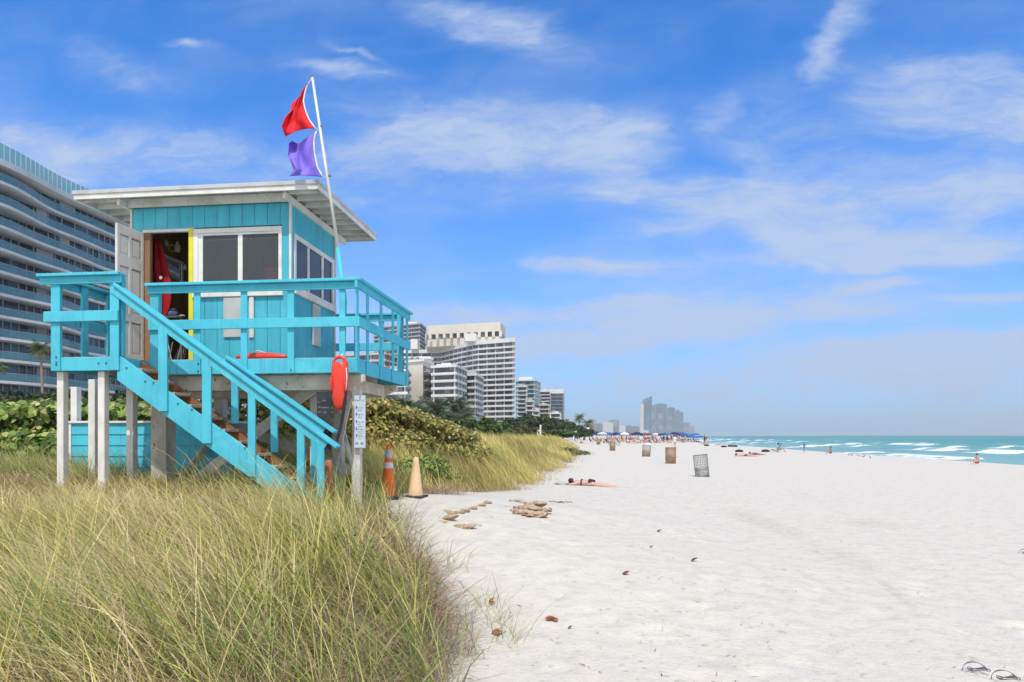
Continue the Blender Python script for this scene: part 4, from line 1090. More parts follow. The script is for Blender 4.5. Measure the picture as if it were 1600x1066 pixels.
# --- stilts, beams, braces
def stilt(pa, pb, Y, w, ztop, m='white', z0=None):
    x0, x1 = X(pa, Y), X(pb, Y)
    g = gz((x0 + x1) / 2, Y) - .5
    return MB().box(x0, x1, Y, Y + w, g, ztop).build('stilt', m, T, bevel=.01)
def s2(pa, pb, Y, m='white', ztop=ZDB + .02, w=None):
    # the picture shows front face plus the right flank: split the width between them
    x0 = X(pa, Y); wd = w or .13
    g = gz(x0, Y) - .5
    MB().box(x0, x0 + wd, Y, Y + wd, g, ztop).build('stilt', m, T, bevel=.008)
s2(88.5, 0, YP + .06, 'white', w=.10); s2(152.5, 0, YP + .06, 'white', w=.10)
s2(137.5, 0, 9.95, 'white', w=.115); s2(197, 0, 9.75, 'white', w=.115)
s2(484, 0, 9.75, 'white', CAMZ + .64, .12)
s2(235.5, 0, 9.33, 'greywood', CAMZ + .64, .24)
s2(550, 0, 9.34, 'offwhite', CAMZ + .64, .115)
s2(520, 0, 11.3, 'greywood', CAMZ + .64, .16); s2(335, 0, 11.3, 'greywood', CAMZ + .64, .16); s2(110, 0, 11.2, 'white', ZDB, .12)
def beam(Y, xl, xr, name='beam', m='beam'):
    z1, z0 = ZDB - .012, CAMZ + .64
    MB().prism_xz([(xl, z0), (xr - .28, z0), (xr, z0 + .12), (xr, z1), (xl, z1)], Y, Y + .07).build(name, m, T, bevel=.006)
beam(9.26, X(262, 9.26), X(569, 9.26)); beam(11.25, X(250, 11.25), X(620, 11.25))
beam(9.46, X(262, 9.46), X(553, 9.46), m='greywood')
mb = MB()
mb.box(X(540, 9.4) - .05, X(540, 9.4) + .0, 9.34, 11.24, CAMZ + .66, ZDB - .02); mb.build('beam', 'beam', T, bevel=.006)
def brace(p, q_, m='greywood', w=.045, h=.14, up=(0, -1, 0)):
    p = Vector(p); q_ = Vector(q_)
    d = (q_ - p).normalized(); side = Vector((0, 1, 0))
    if abs(d.y) > .5: side = Vector((1, 0, 0))
    mbx = MB(); mbx.bar(p, q_, w, h, d.cross(side)); mbx.build('brace', m, T, bevel=.005)
brace(W(490, 606, 9.62), W(262, 786, 9.62), 'offwhite', .045, .15)
brace(W(262, 640, 9.68), W(560, 785, 9.72), 'greywood', .045, .14)
brace(W(300, 640, 11.2), W(560, 740, 11.2), 'greywood', .05, .15)
brace(W(345, 668, 11.1), W(265, 775, 10.3), 'greywood', .05, .15)
brace((X(524, 11.2), 11.25, CAMZ + .60), (X(566, 9.4), 9.45, gz(X(560, 9.4), 9.4) + .02), 'offwhite', .05, .12)
brace((X(550, 9.5), 9.46, CAMZ + .60), (X(517, 11.2), 11.25, gz(X(530, 11), 11) + .1), 'offwhite', .05, .12)
# --- cabin walls (boards with grooves)
ZW0, ZW1 = ZD + .004, ZS
def siding_front(x0, x1, z0, z1, mbx, yb=YW, th=.03):
    xs = np.arange(XWL, XWR + .2, .2035)
    for a in xs:
        l, r = max(a, x0), min(a + .199, x1)
        if r - l > .01: mbx.box(l, r, yb, yb + th, z0, z1)
def wz(px, py): return Z(px, py, YW)
DX0, DX1 = X(226, YW), X(295.5, YW)
DZ1 = wz(260, 363)
WX0, WX1, WZ0, WZ1 = X(303, YW), X(441, YW), wz(372, 464), wz(372, 356)
mb = MB()
XB = XWR - .02
siding_front(XWL + .03, XB, DZ1 + .05, ZW1 - .04, mb)
siding_front(XWL + .03, DX0 - .005, ZW0, DZ1 + .05, mb)
siding_front(DX1 + .03, XB, ZW0, WZ0, mb)
siding_front(WX1, XB, WZ0, DZ1 + .05, mb)
mb.box(DX1 + .03, WX0 + .02, YW + .004, YW + .03, WZ0, DZ1 + .05)
mb.build('wall', 'teal_wall', T, bevel=.003)
# backing and inner leaf
mb = MB()
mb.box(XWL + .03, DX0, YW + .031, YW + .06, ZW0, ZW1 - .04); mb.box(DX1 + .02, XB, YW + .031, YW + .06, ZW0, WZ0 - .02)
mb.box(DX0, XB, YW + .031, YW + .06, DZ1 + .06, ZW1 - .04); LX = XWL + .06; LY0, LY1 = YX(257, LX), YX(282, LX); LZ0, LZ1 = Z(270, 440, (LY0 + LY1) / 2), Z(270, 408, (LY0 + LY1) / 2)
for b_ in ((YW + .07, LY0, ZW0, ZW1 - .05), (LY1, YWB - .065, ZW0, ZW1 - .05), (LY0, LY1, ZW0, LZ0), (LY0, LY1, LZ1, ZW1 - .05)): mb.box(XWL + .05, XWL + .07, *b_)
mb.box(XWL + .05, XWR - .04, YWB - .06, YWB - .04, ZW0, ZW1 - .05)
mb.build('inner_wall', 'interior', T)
LX = XWL + .06
LY0, LY1 = YX(257, LX), YX(282, LX)
lym = (LY0 + LY1) / 2; LZ0, LZ1 = Z(270, 440, lym), Z(270, 408, lym)
bw = MB().box(LX - .02, LX + .03, LY0 - .05, LY1 + .05, LZ1, LZ1 + .05).box(LX - .02, LX + .03, LY0 - .05, LY1 + .05, LZ0 - .05, LZ0).box(LX - .02, LX + .03, LY0 - .05, LY0, LZ0, LZ1).box(LX - .02, LX + .03, LY1, LY1 + .05, LZ0, LZ1).build('window', 'white', T, bevel=.004)
MB().box(LX - .012, LX - .004, LY0, LY1, LZ0, LZ1).build('pane', 'pane', bw)
# right wall with three-pane window
RX = XWR
WY0, WY1 = YX(459, RX), YX(521, RX)
def rz(px, py): return Z(px, py, YX(px, RX))
RZ1, RZ0 = rz(490, 385.5), rz(490, 472)
mb = MB()
ys = np.arange(YW + .03, YWB, .2035)
def siding_right(y0, y1, z0, z1):
    for a in ys:
        l, r = max(a, y0), min(a + .199, y1)
        if r - l > .01: mb.box(RX - .03, RX, l, r, z0, z1)
siding_right(YW + .03, YWB, RZ1, ZW1 - .04); siding_right(YW + .03, YWB, ZW0, RZ0)
siding_right(YW + .03, WY0, RZ0, RZ1); siding_right(WY1, YWB, RZ0, RZ1)
mb.build('wall', 'teal_wall', T, bevel=.003)
mb = MB(); mb.box(RX - .06, RX - .031, YW + .07, YWB - .03, ZW0, RZ0 - .02); mb.box(RX - .06, RX - .031, YW + .07, YWB - .03, RZ1 + .02, ZW1 - .05)
mb.build('inner_wall', 'interior', T)
mb = MB()
for a in np.arange(XWL + .03, XWR - .03, .2035): mb.box(a, min(a + .199, XWR - .03), YWB - .03, YWB, ZW0, ZW1 - .04)
mb.build('wall', 'teal_wall', T, bevel=.003)
mb = MB()
for a in np.arange(YW + .03, YWB, .2035):
    b_ = min(a + .199, YWB)
    if b_ < LY0 or a > LY1: mb.box(XWL, XWL + .03, a, b_, ZW0, ZW1 - .04)
    else:
        mb.box(XWL, XWL + .03, a, b_, ZW0, LZ0 - .02); mb.box(XWL, XWL + .03, a, b_, LZ1 + .02, ZW1 - .04)
mb.build('wall', 'teal_wall', T, bevel=.003)
# corner trims
MB().box(XWR - .018, XWR + .016, YW - .016, YW + .026, ZW0, ZW1 - .02).build('corner_trim', 'white', T, bevel=.004)
MB().box(XWL - .012, XWL + .024, YW - .016, YW + .028, ZW0, ZW1 - .02).build('corner_trim', 'white', T, bevel=.004)
MB().box(RX + .0015, RX + .02, YWB - .06, YWB, ZW0, ZW1 - .05).build('corner_trim', 'greywood', T, bevel=.004)
# --- front window
def window(name, x0, x1, z0, z1, Y, mull, inner_z):
    wn = MB().box(x0, x1, Y - .02, Y + .02, z1 - .07, z1).box(x0, x0 + .075, Y - .02, Y + .02, z0 + .09, z1 - .07).box(x1 - .05, x1, Y - .02, Y + .02, z0 + .09, z1 - .07).build(name, 'white', T, bevel=.004)
    fr = MB()
    for a, b in mull: fr.box(a, b, Y - .004, Y + .024, z0 + .09, z1 - .07)
    fr.box(x0 + .075, x1 - .05, Y - .002, Y + .022, z1 - .105, z1 - .07)
    fr.build('frame', 'white', wn, bevel=.003)
    MB().box(x0 + .07, x1 - .045, Y + .006, Y + .012, z0 + .09, z1 - .1).build('pane', 'pane', wn)
    MB().box(x0 - .01, x1 + .02, Y - .045, Y + .02, z0, z0 + .09).build('sill', 'white', wn, bevel=.006)
    return wn
window('window', WX0, WX1, WZ0, WZ1, YW, ((X(371.8, YW), X(379, YW)), (X(310, YW), X(317, YW)), (X(435, YW), X(437.5, YW))), 0)
# side window
mb = MB().box(RX - .02, RX + .02, WY0, WY1, RZ1 - .075, RZ1 - .0).box(RX - .02, RX + .02, WY0, WY0 + .06, RZ0 + .10, RZ1 - .075).box(RX - .02, RX + .02, WY1 - .08, WY1, RZ0 + .10, RZ1 - .075)
wn = mb.build('window', 'white', T, bevel=.004)
mb = MB()
for px in (481.5, 503.5):
    yc = YX(px, RX); mb.box(RX - .018, RX + .012, yc - .035, yc + .035, RZ0 + .10, RZ1 - .075)
mb.build('frame', 'white', wn, bevel=.003)
MB().box(RX - .012, RX - .006, WY0 + .05, WY1 - .05, RZ0 + .08, RZ1 - .06).build('pane', 'paneblue', wn)
MB().box(RX - .02, RX + .05, WY0 - .02, WY1 + .02, RZ0 - .02, RZ0 + .10).build('sill', 'white', wn, bevel=.006)
# panels on the walls
p0, p1 = W(348.5, 465, YW - .03), W(377, 527, YW - .03)
MB().box(p0.x, p1.x, YW - .03, YW - .002, p1.z, WZ0 - .004).build('wall_panel', 'greypanel', T, bevel=.01)
p0, p1 = W(388.5, 465, YW - .03), W(396, 528, YW - .03)
MB().box(p0.x, p1.x, YW - .028, YW - .002, p1.z, WZ0 - .004).build('wall_panel', 'white', T, bevel=.012)
ya, yb = YX(487, RX), YX(498.5, RX)
MB().box(RX + .001, RX + .03, ya, yb, Z(492, 541, (ya + yb) / 2), RZ0 - .03).build('wall_panel', 'greypanel', T, bevel=.008)
# --- doorway trim and open six-panel door
mb = MB(); mb.box(DX0 - .03, DX1 + .002, YW - .012, YW + .05, DZ1, DZ1 + .045).build('door_frame', 'white', T, bevel=.004)
MB().box(DX1, DX1 + .075, YW - .018, YW + .06, ZW0 + .02, DZ1 + .05).build('door_jamb', 'yellow', T, bevel=.004)
MB().box(DX0 - .03, DX0 + .09, YW - .006, YW + .06, ZW0, DZ1 - .002).build('door_jamb', 'interior', T, bevel=.004)
MB().box(DX0 - .03, DX1 + .1, YW - .02, YW + .06, ZW0 - .002, ZW0 + .028).build('threshold', 'white', T, bevel=.003)
mb = MB(); mb.box(DX0 - .02, DX1 + .1, YW + .002, YW + .03, DZ1 + .046, DZ1 + .075); mb.build('door_header', 'rust', T)
hinge = Vector((DX0 - .012, YW - .03, 0)); free = W(181.5, 349, YW - .56); free.z = 0
dd = (free - hinge).normalized(); nn_ = Vector((dd.y, -dd.x, 0))
if nn_.y > 0: nn_ = -nn_
dw = (free - hinge).length; dz0, dz1 = ZD + .02, DZ1 - .01
def dbox(mbx, u0, u1, w0, w1, z0, z1):
    a = hinge + dd * u0; b = hinge + dd * u1
    c = [(a + nn_ * w0), (b + nn_ * w0), (b + nn_ * w1), (a + nn_ * w1)]
    return mbx.add([(v.x, v.y, z0) for v in c] + [(v.x, v.y, z1) for v in c], [(3, 2, 1, 0), (4, 5, 6, 7), (0, 1, 5, 4), (1, 2, 6, 5), (2, 3, 7, 6), (3, 0, 4, 7)])
dmb = MB(); H_ = dz1 - dz0
# stiles and rails standing proud of six sunk panels
dbox(dmb, 0, dw, -.008, .008, dz0, dz1)
cols_ = ((.10, .46), (.56, .90)); rows_ = ((.06, .30), (.36, .70), (.78, .93))
us = [0, cols_[0][0] * dw, cols_[0][1] * dw, cols_[1][0] * dw, cols_[1][1] * dw, dw]
for i in (0, 2, 4): dbox(dmb, us[i], us[i + 1], .008, .020, dz0, dz1); dbox(dmb, us[i], us[i + 1], -.020, -.008, dz0, dz1)
zsq = [0, .06, .30, .36, .70, .78, .93, 1]
for j in (0, 2, 4, 6):
    for i in (1, 3):
        dbox(dmb, us[i], us[i + 1], .008, .0195, dz0 + zsq[j] * H_, dz0 + zsq[j + 1] * H_)
        dbox(dmb, us[i], us[i + 1], -.0195, -.008, dz0 + zsq[j] * H_, dz0 + zsq[j + 1] * H_)
door = dmb.build('door', 'doorwhite', T, bevel=.003)
pm = MB()
for (c0, c1) in cols_:
    for (r0, r1) in rows_:
        for s_ in (1, -1): dbox(pm, c0 * dw + .03, c1 * dw - .03, *sorted((.008 * s_, .014 * s_)), dz0 + r0 * H_ + .04, dz0 + r1 * H_ - .04)
pm.build('panel', 'doorwhite', door, bevel=.004)
rm = MB()
for (r0, r1) in rows_:
    c0, c1 = cols_[0]
    for s_ in (1, -1):
        dbox(rm, c0 * dw + .004, c0 * dw + .020, *sorted((.0082 * s_, .0118 * s_)), dz0 + r0 * H_ + .02, dz0 + r1 * H_ - .02)
        dbox(rm, c0 * dw + .006, c1 * dw - .006, *sorted((.0082 * s_, .0118 * s_)), dz0 + r1 * H_ - .022, dz0 + r1 * H_ - .002)
        dbox(rm, cols_[1][0] * dw + .006, cols_[1][1] * dw - .006, *sorted((.0082 * s_, .0118 * s_)), dz0 + r1 * H_ - .016, dz0 + r1 * H_ - .007)
rm.build('rust_stain', 'rust', door)
hm = MB()
for s_ in (1, -1):
    b0 = hinge + dd * (dw - .075) + nn_ * .02 * s_; z_ = dz0 + .46 * H_
    hm.tube([(b0.x, b0.y, z_)] + [(b0 + nn_ * .05 * s_).to_tuple()[:2] + (z_,)], .012, 10)
    b1 = b0 + nn_ * .05 * s_
    hm.tube([(b1.x, b1.y, z_), ((b1 - dd * .11).x, (b1 - dd * .11).y, z_ - .01)], .010, 8)
    b2 = hinge + dd * (dw - .075) + nn_ * .02 * s_
    hm.tube([(b2.x, b2.y, z_ + .13), ((b2 + nn_ * .015 * s_).x, (b2 + nn_ * .015 * s_).y, z_ + .13)], .028, 12)
hm.build('handle', 'chrome', door, smooth=False)
# --- roof
RXL, RXR = X(115, YR0), X(497.5, YR0)
rt = MB()
rt.box(RXL + .02, RXR - .02, YR0 + .02, YR1 - .02, ZROOF - .05, ZROOF - .012)
roof = rt.build('roof', 'soffit', T)
# tilt-free flat roof, two-step fascia
MB().box(RXL, RXR, YR0 - .0, YR0 + .02, ZROOF - .125, ZROOF - .03).box(RXL, RXR, YR1 - .02, YR1, ZROOF - .125, ZROOF - .03).box(RXL, RXL + .02, YR0 + .021, YR1 - .021, ZROOF - .125, ZROOF - .03).box(RXR - .02, RXR, YR0 + .021, YR1 - .021, ZROOF - .125, ZROOF - .03).build('fascia', 'white', roof, bevel=.004)
MB().box(RXL - .015, RXR + .015, YR0 - .018, YR1 + .015, ZROOF - .052, ZROOF + .008).build('drip_edge', 'greypanel', roof, bevel=.006)
y = YR0 + .16                    # joists across the soffit, seen from below on the eaves
while y < YR1 - .1:
    for a_, b_ in ((RXL + .02, XWL - .06), (XWR + .05, RXR - .02)): MB().box(a_, b_, y, y + .038, ZROOF - .115, ZROOF - .051).build('soffit_batten', 'offwhite', roof, bevel=.004)
    y += .30
for xx in (XWL - .02, XWR + .02):
    MB().bar((xx, YR0 + .08, ZS - .045 + .03), (xx, YR1 - .1, ZS - .045 + .03), .045, .10).build('rafter', 'white', roof, bevel=.005)
MB().box(XWL + .01, XWR - .01, YW - .10, YW - .055, ZS - .05, ZROOF - .06).build('header_beam', 'offwhite', roof, bevel=.004)
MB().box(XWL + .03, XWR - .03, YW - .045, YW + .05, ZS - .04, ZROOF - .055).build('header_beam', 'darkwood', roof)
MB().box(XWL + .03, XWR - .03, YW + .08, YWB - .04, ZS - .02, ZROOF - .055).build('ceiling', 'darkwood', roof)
# --- storage box
bxm = empty('storage_box', (X(200, 11.2), 11.2, gz(X(200, 11.2), 11.2)), 'low turquoise clapboard storage box with white trim under the left stilts', 'storage box')
bx0, bx1 = X(108, 10.9), X(352, 10.9); bz1 = Z(150, 658, 10.9); bz0 = gz(bx0 + .4, 11) - .1
n_ = 6; hh = (bz1 - .04 - bz0) / n_
mb = MB()
for i in range(n_):
    z0_ = bz0 + i * hh
    mb.add([(bx0 + .03, 10.90, z0_), (bx1, 10.90, z0_), (bx1, 10.915, z0_ + hh - .004), (bx0 + .03, 10.915, z0_ + hh - .004), (bx0 + .03, 10.93, z0_), (bx1, 10.93, z0_), (bx1, 10.93, z0_ + hh - .004), (bx0 + .03, 10.93, z0_ + hh - .004)],
           [(0, 1, 2, 3), (7, 6, 5, 4), (0, 4, 5, 1), (3, 2, 6, 7), (0, 3, 7, 4), (1, 5, 6, 2)])
mb.box(bx0 + .03, bx1 - .02, 10.931, 11.75, bz0, bz1 - .042)
mb.build('body', 'teal', bxm)
MB().box(bx0 - .01, bx1 + .03, 10.87, 11.78, bz1 - .04, bz1).build('lid', 'white', bxm, bevel=.008)
MB().box(bx0, bx0 + .045, 10.885, 11.76, bz0, bz1 - .042).build('corner_trim', 'white', bxm, bevel=.005)
# --- things in and on the tower
def blanket(name, m, outline_l, outline_r, Y, depth, label, cat, seed, group=None, n=18, mm=14, solid=.012):
    """hanging cloth between two outlines given top to bottom as (px, py)"""
    rng = random.Random(seed)
    def samp(pl, u):
        f = u * (len(pl) - 1); i = min(int(f), len(pl) - 2); w = f - i
        return (pl[i][0] * (1 - w) + pl[i + 1][0] * w, pl[i][1] * (1 - w) + pl[i + 1][1] * w)
    vs = []; fs = []
    for i in range(n + 1):
        a = samp(outline_l, i / n); b = samp(outline_r, i / n)
        for j in range(mm + 1):
            v = j / mm
            y = Y + depth * (math.sin(v * 9 + i * .12 + seed) * .5 + math.sin(v * 17 + seed * 2 + i * .2) * .25) * (.4 + .6 * i / n)
            vs.append(tuple(W(a[0] * (1 - v) + b[0] * v, a[1] * (1 - v) + b[1] * v, y)))
    for i in range(n):
        for j in range(mm): fs.append((i * (mm + 1) + j, i * (mm + 1) + j + 1, (i + 1) * (mm + 1) + j + 1, (i + 1) * (mm + 1) + j))
    mb = MB().add(vs, fs)
    p = Vector(vs[(n) * (mm + 1) + mm // 2])
    return solo(mb, name, m, tuple(p), label, cat, group, smooth=True, solid=solid)
Yi = YW + .75
jk = blanket('jacket', 'redjacket', [(240, 378), (240, 420), (245, 470), (250, 500)], [(250, 376), (258, 400), (270, 450), (268, 480), (262, 492)], YW + .33, .08, 'long red jacket hanging inside the open doorway', 'jacket', 3)
p = W(251, 434, YW + .27)
mb = MB(); mb.lathe([(.028, -.004), (.028, .004)], (0, 0, 0), 16); 
mb.v = [(p.x + a, p.y + c, p.z + b) for a, b, c in mb.v]; b_ = mb.build('badge', 'rope', None); b_.parent = jk; b_.location = (-jk.location.x, -jk.location.y, -jk.location.z)
# window-like framed board leaning inside, bag, stand, folded chair, hooks
th = empty('cooler_bag', tuple(W(267, 496, YW + .35)), 'grey blue bag with dark flap on the floor stand inside the doorway', 'bag')
c = W(267, 489, YW + .4)
mb = MB(); mb.lathe([(.02, -.07), (.105, -.07), (.12, -.02), (.11, .04), (.05, .065), (.01, .07)], tuple(c), 20, sy=.7); mb.build('bag_body', 'denim', th, smooth=True)
mb = MB(); mb.lathe([(.115, .02), (.12, .035), (.06, .075), (.01, .08)], tuple(c), 20, sy=.72); mb.build('bag_flap', 'rubber', th, smooth=True)
mb = MB(); mb.box(c.x - .2, c.x + .28, c.y - .15, c.y + .25, c.z - .10, c.z - .072); 
for sx in (-.18, .24): mb.box(c.x + sx, c.x + sx + .03, c.y - .13, c.y - .10, ZD + .002, c.z - .10); mb.box(c.x + sx, c.x + sx + .03, c.y + .2, c.y + .23, ZD + .002, c.z - .10)
solo(mb, 'small_table', 'darkwood', (c.x, c.y, ZD), 'dark small table carrying the grey blue bag inside the doorway', 'table')
c = W(285, 500, YW + .33)
mb = MB().lathe([(.012, -.05), (.012, .055), (.045, .058), (.045, .075), (.012, .075)], tuple(c), 14)
solo(mb, 'white_pump', 'white', (c.x, c.y, c.z - .05), 'white T-shaped pump handle standing beside the grey blue bag', 'pump', smooth=False)
th = empty('folded_chair', (X(280, YW + .4), YW + .4, ZD), 'folded black chair with pale tubes leaning inside the doorway bottom', 'chair')
mb = MB()
for px0, px1 in ((262, 270), (270, 262), (275, 284), (280, 291)):
    mb.tube([(X(px0, YW + .35), YW + .35, ZD + .02), (X(px1, YW + .42), YW + .42, ZD + .42)], .011, 6)
mb.build('frame', 'wire', th)
MB().bar((X(278, YW + .45), YW + .45, ZD + .05), (X(290, YW + .45), YW + .5, ZD + .40), .02, .22, (1, 0, 0)).build('seat', 'black', th)
for nm, px, py, hw, m, lb in (('hanging_pouch', 260, 380, .035, 'greypanel', 'small grey pouch hanging high inside the doorway'), ('helmet', 277, 386, .055, 'white', 'white helmet hanging on the wall inside the doorway'), ('bottle', 289, 418, .03, 'whitecloth', 'white bottle on the shelf inside the doorway')):
    c = W(px, py, min(Yi + .3, (XWL + .17) / k(px)))
    mb = MB().lathe([(.01, -hw * 1.6), (hw * .8, -hw * 1.5), (hw, -hw * .4), (hw * .9, hw * .5), (hw * .4, hw * 1.1), (hw * .3, hw * 1.7), (.01, hw * 1.75)], tuple(c), 16)
    solo(mb, nm, m, tuple(c), lb, 'bottle' if nm == 'bottle' else ('helmet' if nm == 'helmet' else 'pouch'), smooth=True)
c = W(268, 388, (XWL + .14) / k(268)); mb = MB(); mb.tube([(c.x + .05 * math.cos(a), c.y, c.z + .055 * math.sin(a)) for a in np.linspace(.7, 5.4, 14)], .010, 6)
solo(mb, 'coiled_hose', 'yellow', tuple(c), 'curled yellowish hose hanging inside the doorway', 'hose')
c = W(427, 437, YW + .3)
mb = MB().lathe([(.11, -.16), (.12, .10), (.135, .12), (.13, .15), (.02, .16)], tuple(c), 20); solo(mb, 'drink_cooler', 'red', (c.x, c.y, c.z - .16), 'red drink cooler standing inside behind the front window', 'cooler', smooth=False)
mb = MB().box(WX0 + .1, XWR - .1, YW + .12, YW + .6, c.z - .20, c.z - .162)
solo(mb, 'desk', 'darkwood', (c.x - .5, YW + .3, c.z - .20), 'dark desk shelf inside below the front window', 'desk')
mb = MB()
for px in (385, 394): mb.tube([tuple(W(px, 430, YW + .7)), tuple(W(px + 3, 368, YW + .7))], .010, 6)
for py in (375, 385, 395, 405, 415): mb.tube([tuple(W(385, py, YW + .7)), tuple(W(396, py + 5, YW + .7))], .006, 5)
p = W(390, 430, YW + .7); solo(mb, 'hanging_net', 'rubber', tuple(p), 'dark lattice net hanging behind the right front pane', 'net')
# rescue buoy hanging at the deck edge
bu = empty('rescue_buoy', tuple(W(531, 641, YD - .16)), 'red torpedo rescue buoy hanging by a rope at the deck corner', 'rescue buoy')
sc_ = t_at(531, YD - .16) / F; cc = W(531, 600, YD - .16)
prof = [(.5, -41.5), (6, -39.5), (9.5, -33), (12.2, -22), (13.6, -8), (14, 8), (13.6, 22), (12.5, 32), (10, 34)]
mb = MB(); mb.lathe([(r * sc_, z * sc_) for r, z in prof], tuple(cc), 26, sy=.62); mb.build('buoy_body', 'red', bu, smooth=True)
mb = MB(); a = np.linspace(0, math.pi, 15)
mb.tube([(cc.x + 10.6 * sc_ * math.cos(x_), cc.y, cc.z + (31 + 11 * math.sin(x_)) * sc_) for x_ in a], 2.6 * sc_, 8)
for s_ in (-1, 1): mb.tube([(cc.x + s_ * 10.5 * sc_, cc.y - .045, cc.z + 13 * sc_), (cc.x + s_ * 11.2 * sc_, cc.y - .075, cc.z + 8 * sc_), (cc.x + s_ * 11.2 * sc_, cc.y - .075, cc.z - 8 * sc_), (cc.x + s_ * 10 * sc_, cc.y - .045, cc.z - 14 * sc_)], 1.3 * sc_, 7)
mb.build('handle', 'red', bu, smooth=True)
mb = MB(); mb.tube([tuple(W(541, 575, YD - .2)), tuple(W(542, 592, YD - .24)), tuple(W(541, 604, YD - .22)), tuple(W(539.5, 612, YD - .2))], .008, 6); mb.tube([(cc.x - .02, cc.y, cc.z + 39 * sc_), (cc.x - .01, cc.y + .05, cc.z + 44 * sc_), (cc.x + .01, YD - .06, cc.z + 48 * sc_)], .009, 6)
mb.build('rope', 'rope', bu)
mb = MB(); pa = [W(540.5, 610, YD - .2), W(538, 635, YD - .2), W(533, 665, YD - .2), W(526, 690, YD - .22)]
for a_, b_ in zip(pa[:-1], pa[1:]): mb.bar(a_, b_, .012, .042, (1, 0, .2))
mb.build('strap', 'black', bu)
# second buoy lying on the deck
bu = empty('rescue_tube', tuple(W(412, 562, YD + .35)), 'red rescue tube lying on the deck boards below the front window', 'rescue tube')
cl = W(412, 556, YD + .35); cl.z = ZD + .055
mb = MB(); mb.tube([(cl.x + u, cl.y, cl.z) for u in np.linspace(-.42, .38, 13)], [.02, .04, .052, .058, .06, .062, .062, .06, .058, .052, .045, .032, .012], 14); mb.build('tube_body', 'red', bu, smooth=True)
mb = MB(); mb.tube([(cl.x - .16, cl.y - .03, cl.z + .05), (cl.x - .12, cl.y - .05, cl.z + .075), (cl.x - .05, cl.y - .05, cl.z + .085), (cl.x + .03, cl.y - .02, cl.z + .06)], .009, 6); mb.build('rope', 'rope', bu)
# flagpole and flags
yF = YD + .12
fp = empty('flagpole', tuple(W(536.5, 560, yF)), 'white leaning flagpole with blue foot strapped to the tower rail', 'flagpole')
a, b, c = W(487.5, 118, yF), W(528.3, 388, yF), W(538.2, 470, yF - .02)
MB().tube([a, b], [.016, .023], 12).build('pole', 'white', fp, smooth=True)
MB().tube([b, c, W(536.5, 540, yF - .02)], [.030, .034, .034], 12).build('pole_foot', 'teal', fp, smooth=True)
mb = MB()
for py, px in ((119, 487.8), (197, 502), (275, 515)): 
    p = W(px, py, yF); mb.lathe([(.022, -.012), (.022, .012)], tuple(p), 10)
mb.build('clip', 'wire', fp)
mb = MB()
for px, py, (qx, qy) in ((487.8, 121, (482, 130)), (502, 199, (493, 201)), (502, 199, (494, 205)), (515, 277, (504, 277))):
    mb.tube([tuple(W(px, py, yF)), tuple(W(qx, qy, yF - .04))], .004, 5)
mb.build('cord', 'rope', fp)
def zpx(pts, ox, oy, s): return [(ox + a / s, oy + b / s) for a, b in pts]
def flag(name, m, top, bot, hoist, fly, Y, amp, label, seed):
    """Coons patch through the four outline curves, rippled in depth"""
    def res(pl, n):
        pl = [Vector((*p, 0)) for p in pl]; ds = [0]
        for a_, b_ in zip(pl[:-1], pl[1:]): ds.append(ds[-1] + (b_ - a_).length)
        out = []
        for i in range(n + 1):
            s_ = ds[-1] * i / n
            for j in range(len(pl) - 1):
                if s_ <= ds[j + 1] + 1e-9:
                    w = (s_ - ds[j]) / max(1e-9, ds[j + 1] - ds[j]); out.append(pl[j].lerp(pl[j + 1], w)); break
        return out
    n = 26
    t_, b_, h_, f_ = res(top, n), res(bot, n), res(hoist, n), res(fly, n)   # top/bot run hoist->fly, hoist/fly run top->bottom
    vs = []; fs = []
    for i in range(n + 1):
        v = i / n
        for j in range(n + 1):
            u = j / n
            p = (1 - v) * t_[j] + v * b_[j] + (1 - u) * h_[i] + u * f_[i] - ((1 - u) * (1 - v) * t_[0] + u * (1 - v) * t_[n] + (1 - u) * v * b_[0] + u * v * b_[n])
            y = Y + amp * (.15 + u) * (.55 * math.sin(7.5 * u + 3.5 * v + seed) + .3 * math.sin(13 * u - 6 * v + seed * 2) + .25 * math.sin(4 * v + 2 * u))
            vs.append(tuple(W(p.x, p.y, y)))
    for i in range(n):
        for j in range(n): fs.append((i * (n + 1) + j, i * (n + 1) + j + 1, (i + 1) * (n + 1) + j + 1, (i + 1) * (n + 1) + j))
    e = empty(name, tuple(W(b_[0].x, b_[0].y, Y)), label, 'flag')
    MB().add(vs, fs).build('cloth', m, e, smooth=True, solid=.004)
    mb = MB(); hp = [Vector(vs[i * (n + 1)]) + Vector((.008, 0, 0)) for i in range(0, n + 1, 2)]
    mb.tube(hp, .011, 6); mb.build('hoist_band', 'whitecloth', e, smooth=True)
s_ = 4.847
flag('red_flag', 'redflag', zpx([(636, 190), (600, 235), (575, 290), (548, 322), (515, 345)], 350, 90, s_), zpx([(690, 540), (640, 538), (570, 550), (515, 572), (465, 600)], 350, 90, s_),
     zpx([(636, 190), (610, 255), (597, 330), (612, 400), (640, 470), (690, 540)], 350, 90, s_), zpx([(515, 345), (500, 415), (462, 452), (436, 520), (465, 600)], 350, 90, s_), yF - .04, .16, 'wind-torn red flag at the top of the leaning pole', 1.0)
flag('purple_flag', 'purpleflag', zpx([(668, 612), (610, 640), (550, 668), (515, 630)], 350, 90, s_), zpx([(745, 905), (650, 896), (575, 893), (492, 900)], 350, 90, s_),
     zpx([(694, 560), (676, 620), (680, 720), (703, 830), (745, 905)], 350, 90, s_), zpx([(515, 630), (488, 650), (485, 735), (505, 790), (530, 850), (492, 900)], 350, 90, s_), yF - .04, .14, 'purple flag flying below the red one on the leaning pole', 2.2)
